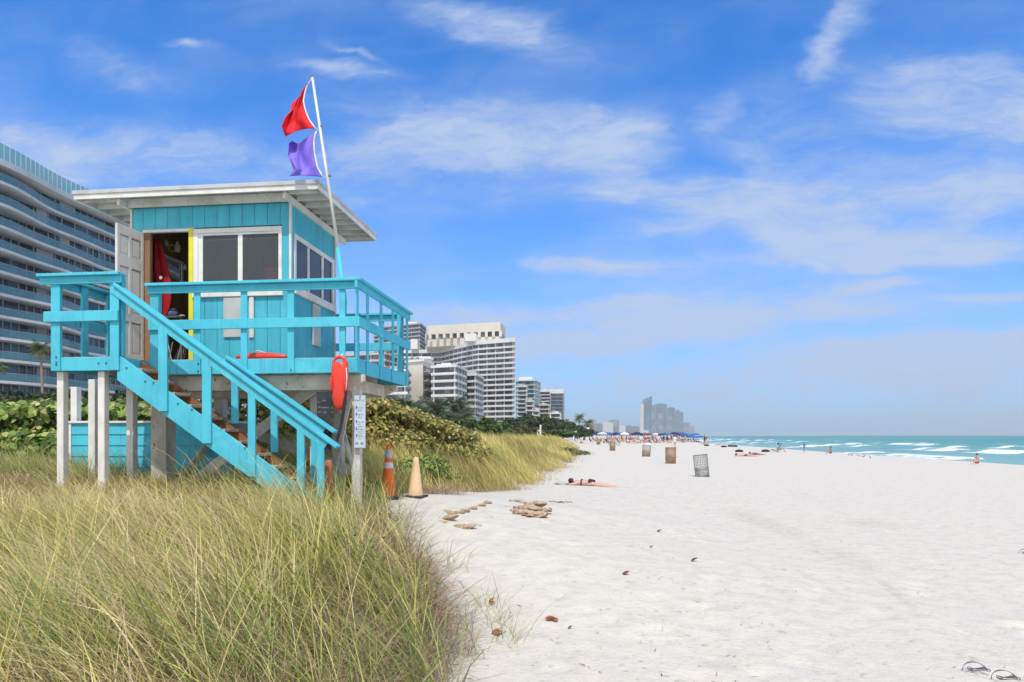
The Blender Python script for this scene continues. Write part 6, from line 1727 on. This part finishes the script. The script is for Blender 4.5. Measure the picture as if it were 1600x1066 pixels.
SACKS = [  # px, py, heading deg, length m, sink
 (702, 812, 160, .42, -.00, 'large puckered sandbag at the grass end of the front row'), (688, 815, 200, .26, .03, 'small buried sandbag behind the large puckered one'),
 (697, 799, 140, .34, .03, 'leftmost sandbag of the back row'), (703, 803, 140, .36, .03, 'second sandbag of the back row'), (716, 801, 138, .38, .025, 'third sandbag of the back row, half sunk'), (726, 799, 138, .36, .015, 'fourth sandbag of the back row with dark mouth'),
 (738, 795, 138, .34, .02, 'fifth sandbag of the back row'), (750, 790, 140, .34, .03, 'sixth sandbag of the back row'), (760, 786, 140, .34, .02, 'last sandbag at the far end of the back row'),
 (718, 823, 145, .40, .03, 'long half buried sandbag in the front row'), (730, 826, 170, .34, .00, 'bunched sandbag in the middle of the front row'), (745, 821, 150, .26, .03, 'short sandbag in the front row right of the bunched one'), (751, 818, 150, .24, .04, 'smallest sandbag ending the front row'),
 (765, 806, 140, .30, .05, 'nearly buried sandbag right of the back row'), (779, 799, 140, .24, .055, 'barely showing sandbag in the sand right of the rows'), (699, 811, 140, .2, .05, 'sliver of buried sandbag before the back row')]
for j, (px, py, hd, l, sink, lb) in enumerate(SACKS):
    o = sack_mesh(j, l * .8, l * .36, l * .20).build('sandbag', 'sack', None, smooth=True)
    add_mouth(o, j, l * .8, l * .36, l * .20)
    p = hit(px, py); o.location = (p.x, p.y, p.z - sink - .012); o.rotation_euler = (R(jit.uniform(-14, 14)), R(jit.uniform(2, 18)), R(hd + jit.uniform(-12, 12)))
    tag(o, lb, 'sandbag', 'sandbags lying in the sand')
PILE = [(822, 803, 175, .62, 0, 'lowest long sandbag of the tan heap'), (838, 805, 165, .62, 0, 'bottom right sandbag of the tan heap'), (813, 799, 170, .5, 0, 'left end sandbag of the tan heap with frayed mouth'), (829, 800, 170, .6, .08, 'middle sandbag lying across the tan heap'),
        (846, 801, 20, .5, .05, 'right end sandbag of the tan heap with dark folds'), (838, 797, 172, .56, .17, 'topmost sandbag of the tan heap'), (820, 795, 178, .55, .03, 'back sandbag of the tan heap'), (810, 783, 175, .46, -.02, 'single sandbag at the grass edge behind the heap'), (792, 789, 170, .26, -.03, 'small dark sandbag left of the heap')]
for j, (px, py, hd, l, dz, lb) in enumerate(PILE):
    o = sack_mesh(40 + j, l * .60, l * .38, l * .18).build('sandbag', 'sack', None, smooth=True)
    add_mouth(o, j + 40, l * .60, l * .34, l * .16)
    p = hit(px, py + 2); o.location = (p.x, p.y, p.z + dz * .55 - .02); o.rotation_euler = (R(jit.uniform(-8, 8)), R(jit.uniform(-6, 6)), R(hd))
    tag(o, lb, 'sandbag', 'sandbags heaped by the grass bank')
# dry leaves, pods, strands
def leaf_thing(px, py, l, m, label, n=1, name='dry_leaf', rise=.03):
    p = hit(px, py); rng = random.Random(int(px))
    mb = MB()
    for i in range(n):
        a = rng.uniform(0, 6.28) if n > 1 else .4; c = Vector((p.x + rng.uniform(-.03, .03) * (n > 1), p.y + rng.uniform(-.03, .03) * (n > 1), p.z + rise * rng.uniform(.4, 1)))
        d = Vector((math.cos(a), math.sin(a), rng.uniform(-.1, .7))).normalized(); s_ = d.cross(Vector((0, 0, 1))).normalized(); u = s_.cross(d)
        vs = []; 
        for t_, w in ((-.5, .05), (-.3, .28), (0, .38), (.28, .26), (.5, .03)):
            q0 = c + d * t_ * l
            vs += [q0 - s_ * w * l * .8 + u * .18 * w * l * 2, q0 + u * (.0 - .1 * t_ * t_ * l), q0 + s_ * w * l * .8 + u * .18 * w * l * 2]
        fs = []
        for k_ in range(4): fs += [(k_ * 3, k_ * 3 + 1, k_ * 3 + 4, k_ * 3 + 3), (k_ * 3 + 1, k_ * 3 + 2, k_ * 3 + 5, k_ * 3 + 4)]
        mb.add(vs, fs)
    return solo(mb, name, m, tuple(p), label, 'leaf', smooth=True, solid=.003)
leaf_thing(862, 972, .085, 'leafbrown', 'curled cluster of orange dry leaves on open sand', 4)
leaf_thing(778, 993, .075, 'leafbrown', 'orange dry leaf by the lone tuft at the grass edge', 3)
leaf_thing(768, 944, .07, 'leafbrown', 'dry brown leaf caught beside the dune grass', 2)
leaf_thing(978, 898, .10, 'poddark', 'brown dry leaf flat on the sand above the orange cluster')
leaf_thing(1085, 878, .10, 'poddark', 'thin reddish dry leaf farther right on the sand')
leaf_thing(1030, 832, .09, 'poddark', 'small brown leaf farthest up the open sand')
leaf_thing(1018, 857, .05, 'rubber', 'small black seed pod on the open sand')
leaf_thing(891, 984, .04, 'rubber', 'small dark seed right of the orange leaf cluster')
def strand(px, py, w, label, seed):
    p = hit(px, py); rng = random.Random(seed); mb = MB()
    for k_, (rx, ry, dx, zz) in enumerate(((.5, .30, -.05, .055), (.42, .16, .12, .012), (.36, .10, .0, .02))):
        pts = []
        for a in np.linspace(0 if k_ else .05, (2 * math.pi if k_ else math.pi - .05), 20):
            z_ = p.z + .008 + (zz * math.sin(a) if k_ == 0 else zz * (1 + .4 * math.sin(3 * a)))
            pts.append((p.x + w * (dx + rx * math.cos(a)), p.y + w * ry * math.sin(a) * (1 if k_ else .7), z_))
        mb.tube(pts, [.0034 + .0014 * math.sin(i * .7) for i in range(len(pts))], 6)
    return solo(mb, 'seaweed_strand', 'strand', tuple(p), label, 'seaweed', smooth=True)
strand(1526, 1051, .165, 'looped dark grey strand on white sand near the bottom right corner', 1)
strand(1572, 1064.5, .165, 'looped dark grey strand cut by the bottom edge of the photo', 2)
strand(1606, 866, .22, 'short dark strand at the right edge of the photo', 3)
mb = MB(); p = hit(872, 786)
for i in range(16): 
    a = random.uniform(0, 6.28); c = (p.x + random.uniform(-.28, .28), p.y + random.uniform(-.1, .1), p.z + .012); mb.tube([c, (c[0] + .06 * math.cos(a), c[1] + .04 * math.sin(a), c[2] + .02), (c[0] + .12 * math.cos(a + .5), c[1] + .08 * math.sin(a + .5), c[2])], .006, 4)
solo(mb, 'seaweed_strand', 'driftgreen', tuple(p), 'flat olive seaweed wisp on the sand right of the sandbag heap', 'seaweed')
# posts and signs at the dune edge
p = at_t(844.5, 690, 62); p.z = gz(p.x, p.y)
e = empty('marker_post', tuple(p), 'white post with a white life ring standing in the golden grass', 'post')
s_ = 62 / F; z1 = CAMZ + (HZ - 664) * s_
MB().box(p.x - .07, p.x + .07, p.y - .07, p.y + .07, p.z - .2, z1).build('post', 'white', e, bevel=.01)
mb = MB(); c = Vector((p.x - 2.6 * s_, p.y - .1, CAMZ + (HZ - 676.5) * s_)); mb.tube([(c.x + 2.0 * s_ * math.cos(a), c.y, c.z + 3.6 * s_ * math.sin(a)) for a in np.linspace(0, 2 * math.pi, 25)], .05, 7, cap=False); mb.build('life_ring', 'white', e, smooth=True)
p = at_t(896.5, 690, 140); p.z = gz(p.x, p.y); s_ = 140 / F
e = empty('beach_sign', tuple(p), 'small white sign on a pale post at the far end of the grass bank', 'sign')
MB().box(p.x - .12, p.x + .12, p.y - .1, p.y + .1, p.z - .2, CAMZ + (HZ - 675) * s_).build('post', 'white', e)
MB().box(p.x - .15, p.x + 4.6 * s_, p.y - .14, p.y - .1, CAMZ + (HZ - 678.5) * s_, CAMZ + (HZ - 674) * s_).build('panel', 'white', e)
# distant lifeguard stand behind the crowd, red and white
p = at_t(919, HZ, 230); p.z = gz(p.x, p.y); s_ = 230 / F
e = empty('lifeguard_stand', tuple(p), 'tiny far lifeguard stand in red and white under the far palms', 'lifeguard stand')
mb = MB()
for sx in (-1.2, 1.2):
    for sy in (-1, 1): mb.box(p.x + sx - .1, p.x + sx + .1, p.y + sy - .1, p.y + sy + .1, p.z - .3, p.z + 1.6)
mb.build('stilt', 'white', e)
MB().box(p.x - 1.3, p.x + 1.3, p.y - 1.1, p.y + 1.1, p.z + 1.6, p.z + 3.2).build('cabin', 'redcloth', e)
MB().box(p.x - 1.7, p.x + 1.7, p.y - 1.5, p.y + 1.5, p.z + 3.2, p.z + 3.5).box(p.x - .5, p.x + .5, p.y - .5, p.y + .5, p.z + 3.5, p.z + 4.3).build('roof', 'white', e)
# ------------------------------------------------------------------ people
def skin_body(joints, edges, sub=2):
    """joints: list of (x,y,z,r) -> evaluated mesh grown with the Skin modifier"""
    me = bpy.data.meshes.new('body'); me.from_pydata([j[:3] for j in joints], edges, []); me.update()
    o = bpy.data.objects.new('body', me); COL.objects.link(o)
    o.modifiers.new('skin', 'SKIN')
    for i, j in enumerate(joints):
        r = j[3]; me.skin_vertices[0].data[i].radius = (r if not isinstance(r, tuple) else r[0], r if not isinstance(r, tuple) else r[1])
        me.skin_vertices[0].data[i].use_root = (i == 0)
    s = o.modifiers.new('sub', 'SUBSURF'); s.levels = sub; s.render_levels = sub
    bpy.context.view_layer.update()
    ev = o.evaluated_get(bpy.context.evaluated_depsgraph_get())
    m2 = bpy.data.meshes.new_from_object(ev)
    bpy.data.objects.remove(o); bpy.data.meshes.remove(me)
    m2.polygons.foreach_set('use_smooth', [True] * len(m2.polygons))
    return m2
def paint(me, mats, fn):
    me.materials.clear()
    for m in mats: me.materials.append(M[m])
    for p in me.polygons: p.material_index = fn(p.center)
    me.update()
BODY_E = [(0, 1), (1, 2), (2, 3), (3, 4), (4, 5), (2, 6), (6, 7), (7, 8), (8, 9), (2, 10), (10, 11), (11, 12), (12, 13), (0, 14), (14, 15), (15, 16), (16, 17), (0, 18), (18, 19), (19, 20), (20, 21)]
def std_body(s=1.0):  # standing figure, 1.72 m, facing -y
    J = [(0, 0, .95, .135), (0, 0, 1.12, .115), (0, 0, 1.36, .125), (0, 0, 1.48, .055), (0, -.01, 1.58, .085), (0, -.015, 1.66, .078),
         (-.18, 0, 1.40, .055), (-.24, .02, 1.13, .042), (-.25, -.05, .90, .032), (-.25, -.07, .80, .03), (.18, 0, 1.40, .055), (.24, .02, 1.13, .042), (.25, -.05, .90, .032), (.25, -.07, .80, .03),
         (-.095, 0, .86, .09), (-.10, -.01, .49, .058), (-.10, .02, .09, .036), (-.10, -.12, .03, .03), (.095, 0, .86, .09), (.10, -.01, .49, .058), (.10, .02, .09, .036), (.10, -.12, .03, .03)]
    return [(a * s, b * s, c * s, r * s) for a, b, c, r in J]
def sit_body():       # on the sand, knees drawn up, facing -y
    return [(0, .1, .13, .13), (0, .13, .32, .115), (0, .10, .55, .12), (0, .07, .67, .052), (0, .04, .77, .084), (0, .03, .85, .076),
            (-.18, .09, .58, .052), (-.24, -.05, .36, .04), (-.14, -.25, .33, .03), (-.10, -.32, .32, .028), (.18, .09, .58, .052), (.24, -.05, .36, .04), (.14, -.25, .33, .03), (.10, -.32, .32, .028),
            (-.10, .02, .13, .09), (-.13, -.38, .42, .057), (-.11, -.58, .07, .036), (-.11, -.69, .035, .028), (.10, .02, .13, .09), (.13, -.38, .42, .057), (.11, -.58, .07, .036), (.11, -.69, .035, .028)]
def lie_body():       # on the front along +x: head at -x, arms folded under the head
    return [(0, 0, .12, .13), (-.18, 0, .115, .105), (-.42, 0, .115, .115), (-.55, 0, .12, .05), (-.64, 0, .13, .08), (-.72, 0, .135, .074),
            (-.46, -.17, .10, .05), (-.64, -.30, .05, .038), (-.80, -.12, .05, .03), (-.88, -.05, .045, .026), (-.46, .17, .10, .05), (-.64, .30, .05, .038), (-.80, .12, .05, .03), (-.88, .06, .045, .026),
            (.10, -.10, .10, .082), (.48, -.15, .065, .052), (.66, -.18, .065, .050), (.90, -.21, .045, .030), (1.0, -.23, .03, .026), (.10, .10, .10, .082), (.48, .13, .065, .052), (.66, .14, .065, .050), (.90, .15, .045, .030), (1.0, .16, .03, .026)]
def with_hands(J, E):
    J = list(J); E = list(E)
    for h, el in ((9, 8), (13, 12)):
        hx, hy, hz = J[h][:3]; d = (Vector(J[h][:3]) - Vector(J[el][:3])).normalized(); sd = d.cross(Vector((0, 0, 1))).normalized()
        for f_ in range(5):
            off = (f_ - 2) * .016; ln = (.055, .085, .092, .086, .062)[f_]
            base = Vector((hx, hy, hz)) + sd * off; dr = d if f_ else (d + sd * -1.0).normalized()
            i0 = len(J); J.append((*(base + dr * .03), .010)); J.append((*(base + dr * (.03 + ln * .5) + Vector((0, 0, -.004))), .009)); J.append((*(base + dr * (.03 + ln) + Vector((0, 0, -.014))), .007))
            E += [(h, i0), (i0, i0 + 1), (i0 + 1, i0 + 2)]
    return J, E
def blob(c, r, name, m, parent, n=14, flat=None):
    mb = MB(); prof = [(math.sin(a) * 1.0, -math.cos(a)) for a in np.linspace(.02, math.pi - .02, 10)]
    base = len(mb.v); mb.lathe(prof, (0, 0, 0), n)
    o = ORI[parent.name]
    mb.v = [(a * r[0] + c[0] + o.x, b * r[1] + c[1] + o.y, d * r[2] + c[2] + o.z) for a, b, d in mb.v]
    return mb.build(name, m, parent, smooth=True)
# sunbathing woman near the grass bank
p = hit(922, 759.5)
LIE_E = [e for e in BODY_E if max(e) < 14] + [(0, 14), (14, 15), (15, 16), (16, 17), (17, 18), (0, 19), (19, 20), (20, 21), (21, 22), (22, 23)]
w_ = empty('person', tuple(p), 'woman in a black bikini sunbathing face down on the sand beyond the grass bank', 'person')
J, E = with_hands(lie_body(), LIE_E)
me = skin_body(J, E); paint(me, ['skinpink'], lambda c: 0); me.name = 'body'
link('body', me, w_)
def band(name, m, x, ry, rz, wid, zc, parent):
    mb = MB(); o = ORI[parent.name]; n = 20; vs = []; fs = []
    for k_, dx in enumerate((-wid / 2, wid / 2)):
        for j in range(n): a = 2 * math.pi * j / n; vs.append((x + dx + o.x, ry * math.cos(a) + o.y, max(.012, zc + rz * math.sin(a)) + o.z))
    for j in range(n): fs.append((j, (j + 1) % n, n + (j + 1) % n, n + j))
    return mb.add(vs, fs).build(name, m, parent, smooth=True, solid=.012)
band('bikini_top', 'bikini', -.30, .128, .118, .045, .115, w_)
mb = MB(); o_ = Vector(p)
vs = []; fs = []
for i, (x, hw) in enumerate(((-.05, .15), (.0, .155), (.06, .15), (.12, .10), (.17, .045))):
    for j in range(11): 
        a = math.pi * (.08 + .84 * j / 10); vs.append((o_.x + x, o_.y + hw * math.cos(a), o_.z + .118 + .135 * math.sin(a) - .02 * (i > 2)))
for i in range(4):
    for j in range(10): fs.append((i * 11 + j, i * 11 + j + 1, (i + 1) * 11 + j + 1, (i + 1) * 11 + j))
mb.add(vs, fs).build('bikini_bottom', 'bikini', w_, smooth=True, solid=.012)
blob((-.70, 0, .158), (.105, .092, .088), 'hair', 'hair', w_); 
mb = MB(); mb.tube([(p.x - .66, p.y - .05, p.z + .17), (p.x - .60, p.y - .09, p.z + .13), (p.x - .55, p.y - .10, p.z + .08)], [.045, .035, .012], 8); mb.build('hair', 'hair', w_, smooth=True)
w_.rotation_euler = (R(2), R(2.5), R(-14)); w_.location.z += -.012; w_.scale = (.88, .88, .88)
p2 = Vector((p.x - .80, p.y + .22, 0)); p2.z = gz(p2.x, p2.y)
rngt = random.Random(2); vs = []; fs = []
for i in range(9):
    for j in range(7):
        x = p2.x - .30 + i * .075; y = p2.y - .22 + j * .075
        vs.append((x + .02 * math.sin(j), y + .02 * math.cos(i), gz(x, y) + .02 + .025 * math.sin(i * 1.3) * math.cos(j * 1.7)))
for i in range(8):
    for j in range(6): fs.append((i * 7 + j, i * 7 + j + 1, (i + 1) * 7 + j + 1, (i + 1) * 7 + j))
solo(MB().add(vs, fs), 'towel', 'towel', tuple(p2), 'crumpled grey towel under the folded arms of the sunbathing woman', 'towel', smooth=True, solid=.02)
# reusable figures: mesh per pose and outfit
def zsplit(lo, hi): return lambda c: 1 if lo < c.z < hi else 0
MESH = {}
def figure(pose, outfit):
    key = (pose, outfit)
    if key in MESH: return MESH[key]
    J = {'stand': std_body(), 'sit': sit_body(), 'lie': lie_body()}[pose]
    me = skin_body(J, LIE_E if pose == 'lie' else BODY_E, 1)
    sk = 'skinpink' if outfit in ('redcloth',) else 'skin'
    if pose == 'stand': fn = (lambda c: 1 if (.74 < c.z < 1.0 and abs(c.x) < .2) or (outfit in ('whitecloth', 'bikini', 'denim') and 1.0 <= c.z < 1.44 and abs(c.x) < .26) else 0)
    elif pose == 'sit': fn = (lambda c: 1 if (c.z < .22 and c.y > -.1) or (outfit in ('whitecloth', 'denim') and c.z < .62 and c.y > -.06) else 0)
    else: fn = (lambda c: 1 if -.06 < c.x < (.30 if outfit == 'denim' else .14) else 0)
    paint(me, [sk, outfit], fn)
    MESH[key] = me; return me
HAIR = {}
def hairmesh(pose):
    if pose in HAIR: return HAIR[pose]
    c = {'stand': (0, .01, 1.66), 'sit': (0, .055, .85), 'lie': (-.72, 0, .165)}[pose]
    mb = MB(); mb.lathe([(math.sin(a) * .095, -math.cos(a) * .10) for a in np.linspace(.02, math.pi - .02, 8)], c, 12)
    me = bpy.data.meshes.new('hair'); me.from_pydata(mb.v, [], mb.f); me.materials.append(M['hair']); me.polygons.foreach_set('use_smooth', [True] * len(me.polygons)); HAIR[pose] = me
    return me
def person(pose, outfit, p, rz, label, group=None, sc=1.0):
    e = empty('person', tuple(p), label, 'person', group)
    b = bpy.data.objects.new('body', figure(pose, outfit)); COL.objects.link(b); b.parent = e; ORI[b.name] = ORI[e.name]
    h = bpy.data.objects.new('hair', hairmesh(pose)); COL.objects.link(h); h.parent = e
    e.rotation_euler = (0, 0, rz); e.scale = (sc, sc, sc)
    return e
person('lie', 'redcloth', hit(1165, 713.3), R(-20), 'tanned sunbather lying flat on the sand beside the one in blue shorts')
person('lie', 'denim', hit(1181, 711), R(-60), 'sunbather in blue shorts lying on the sand near the water')
person('stand', 'whitecloth', hit(1054.5, 699), R(20), 'bather with dark hair and pale top standing behind the rusty bin')
person('sit', 'whitecloth', hit(1217, 706.5), R(70), 'person with dark hair in white sitting before the dark beach chair near the water')
person('sit', 'bikini', hit(1297.5, 709.5), R(-70), 'person in dark swimwear crouching at the water edge', sc=.72)
person('stand', 'denim', hit(1256.5, 707), R(90), 'lone wader in the foam left of the one in dark swimwear', sc=.62)
person('stand', 'denim', hit(1351, 710), R(60), 'wader in the shallows right of the one in dark swimwear', sc=.6)
person('sit', 'redcloth', hit(1526, 725.5), R(-60), 'dark haired bather sitting at the water edge near the right picture edge', sc=.68)
person('sit', 'redcloth', hit(908, 693.5), R(60), 'bather in red sitting on the sand at the end of the grass bank')
# small birds at the wash line
def bird(p, rz, label):
    e = empty('bird', tuple(p), label, 'bird', 'shorebirds at the water edge')
    J = [(0, 0, .17, .05), (.09, 0, .19, .045), (.15, 0, .25, .025), (.19, 0, .28, .03), (.25, 0, .275, .008), (-.12, 0, .17, .03), (-.22, 0, .165, .012), (.0, -.025, .10, .008), (0, -.025, .0, .007), (0.0, .025, .10, .008), (0, .025, 0, .007), (.03, -.025, 0, .006), (.03, .025, 0, .006)]
    me = skin_body(J, [(0, 1), (1, 2), (2, 3), (3, 4), (0, 5), (5, 6), (0, 7), (7, 8), (0, 9), (9, 10), (8, 11), (10, 12)], 1) if 'bird' not in MESH else MESH['bird']
    if 'bird' not in MESH: paint(me, ['wire', 'whitecloth'], lambda c: 1 if c.z < .15 else 0); MESH['bird'] = me
    b = bpy.data.objects.new('body', me); COL.objects.link(b); b.parent = e; e.rotation_euler = (0, 0, rz); e.scale = (.85, .85, .85)
for j, (px, py) in enumerate(((1326, 713.5), (1331, 714), (1342, 715.5), (1360, 718), (1349, 716.5))): bird(hit(px, py), R(40 + j * 63), 'small grey and white shorebird on the wet sand right of the waders')
# beach chairs
def chair_mesh(cloth):
    e = empty('beach_chair', (0, 0, 0), 'chair', 'beach chair')
    mb = MB()
    for sy in (-.28, .28):
        mb.tube([(-.35, sy, .02), (.30, sy, .22), (.38, sy, .02)], .016, 5); mb.tube([(-.30, sy, .20), (.30, sy, .24)], .016, 5); mb.tube([(-.20, sy, .14), (-.62, sy, .86)], .016, 5)
    mb.build('frame', 'wire', e)
    MB().bar((-.26, 0, .19), (.30, 0, .235), .54, .02).build('seat', cloth, e)
    MB().bar((-.24, 0, .20), (-.62, 0, .84), .54, .02, (1, 0, .5)).build('backrest', cloth, e)
    return e
CH = {c: chair_mesh(c) for c in ('navy', 'whitecloth', 'black')}
def chair(c, px, py, rz, label, group=None, sc=1.0):
    o = inst(CH[c], hit(px, py), rz, sc, label)
    if group: o['group'] = group
    return o
chair('navy', 1210, 706.5, R(160), 'dark blue beach chair behind the person in white near the water', sc=1.1)
chair('whitecloth', 1099, 695.2, R(150), 'white beach chair, nearer of the two by the wash', None, 1.25)
chair('whitecloth', 1104, 694.6, R(150), 'white beach chair, farther of the two by the wash', None, 1.25)
chair('navy', 1122, 697, R(170), 'dark blue beach chair right of the two white ones', sc=1.1)
for px, py, lb in ((1131, 699, 'dark bag lying by the dark blue chair'), (1141, 698.2, 'dark bag lying left of a matching one near the water'), (1148, 698.4, 'dark bag lying right of a matching one near the water'), (1155, 706.5, 'dark bag on the sand left of the sunbathers'), (1196, 706.3, 'dark bag on the sand before the dark beach chair'), (1104, 697, 'dark bag lying below the white beach chairs')):
    c = hit(px, py); mb = MB().lathe([(.02, 0), (.30, .01), (.34, .10), (.25, .22), (.06, .26), (.02, .26)], tuple(c), 14, sx=1.25, sy=.7)
    solo(mb, 'beach_bag', 'bikini', tuple(c), lb, 'bag', smooth=True)
# the far crowd: parasols, chairs, bathers
def parasol(cloth):
    e = empty('parasol', (0, 0, 0), 'parasol', 'parasol')
    MB().tube([(0, 0, -.2), (0, 0, 2.25)], .025, 6).build('pole', 'white', e)
    mb = MB(); n = 8; vs = [(0, 0, 2.3)]; 
    for j in range(n): a = 2 * math.pi * j / n; vs.append((.75 * math.cos(a), .75 * math.sin(a), 2.12))
    for j in range(n): a = 2 * math.pi * j / n; vs.append((1.25 * math.cos(a), 1.25 * math.sin(a), 1.80))
    fs = [(0, 1 + j, 1 + (j + 1) % n) for j in range(n)] + [(1 + j, 9 + j, 9 + (j + 1) % n, 1 + (j + 1) % n) for j in range(n)]
    mb.add(vs, fs).build('canopy', cloth, e, solid=.02)
    return e
PS = {c: parasol(c) for c in ('navy', 'blue', 'whitecloth', 'redcloth')}
WD = {'navy': 'dark blue', 'blue': 'bright blue', 'whitecloth': 'white', 'redcloth': 'red', 'bikini': 'black', 'denim': 'blue'}
rc = random.Random(31)
def crowd_at(px, t):
    p = at_t(px, HZ, t); return Vector((p.x, p.y, gz(p.x, p.y)))
for j in range(58):
    px = rc.choice([rc.uniform(930, 1000), rc.uniform(930, 1090), rc.uniform(1035, 1095)]); t = rc.uniform(165, 300)
    c = rc.choices(('navy', 'blue', 'whitecloth', 'redcloth'), (6, 3, 2, 1))[0]
    if px > 1060: c = rc.choice(('blue', 'blue', 'navy'))
    o = inst(PS[c], crowd_at(px, t), rc.uniform(0, 6), 1.1, f'{WD[c]} parasol among the far beach crowd', (R(rc.uniform(-9, 9)), R(rc.uniform(-9, 9)))); o['group'] = f'{WD[c]} parasols of the far crowd'
for j in range(60):
    px = rc.uniform(925, 1090); t = rc.uniform(150, 290); c = rc.choice(('navy', 'whitecloth', 'navy'))
    o = inst(CH[c], crowd_at(px, t), rc.uniform(-1, 1), 1.1, f'{WD[c]} beach chair among the far crowd'); o['group'] = f'{WD[c]} chairs of the far crowd'
for j in range(210):
    px = rc.triangular(918, 1120, 1000); t = rc.uniform(140, 320) if px < 1080 else rc.uniform(115, 260); pose = rc.choices(('stand', 'sit', 'lie'), (4, 4, 2))[0]
    c = rc.choices(('redcloth', 'bikini', 'whitecloth', 'denim'), (4, 3, 3, 2))[0]
    person(pose, c, crowd_at(px, t), rc.uniform(0, 6.28), f'tiny far bather {dict(stand="standing", sit="sitting", lie="lying")[pose]} in {WD[c]} among the beach crowd', f'{dict(stand="standing", sit="sitting", lie="lying")[pose]} bathers in {WD[c]} of the far crowd')
for d in (CH, PS):
    for o in d.values():
        for c in list(o.children): bpy.data.objects.remove(c)
        bpy.data.objects.remove(o)
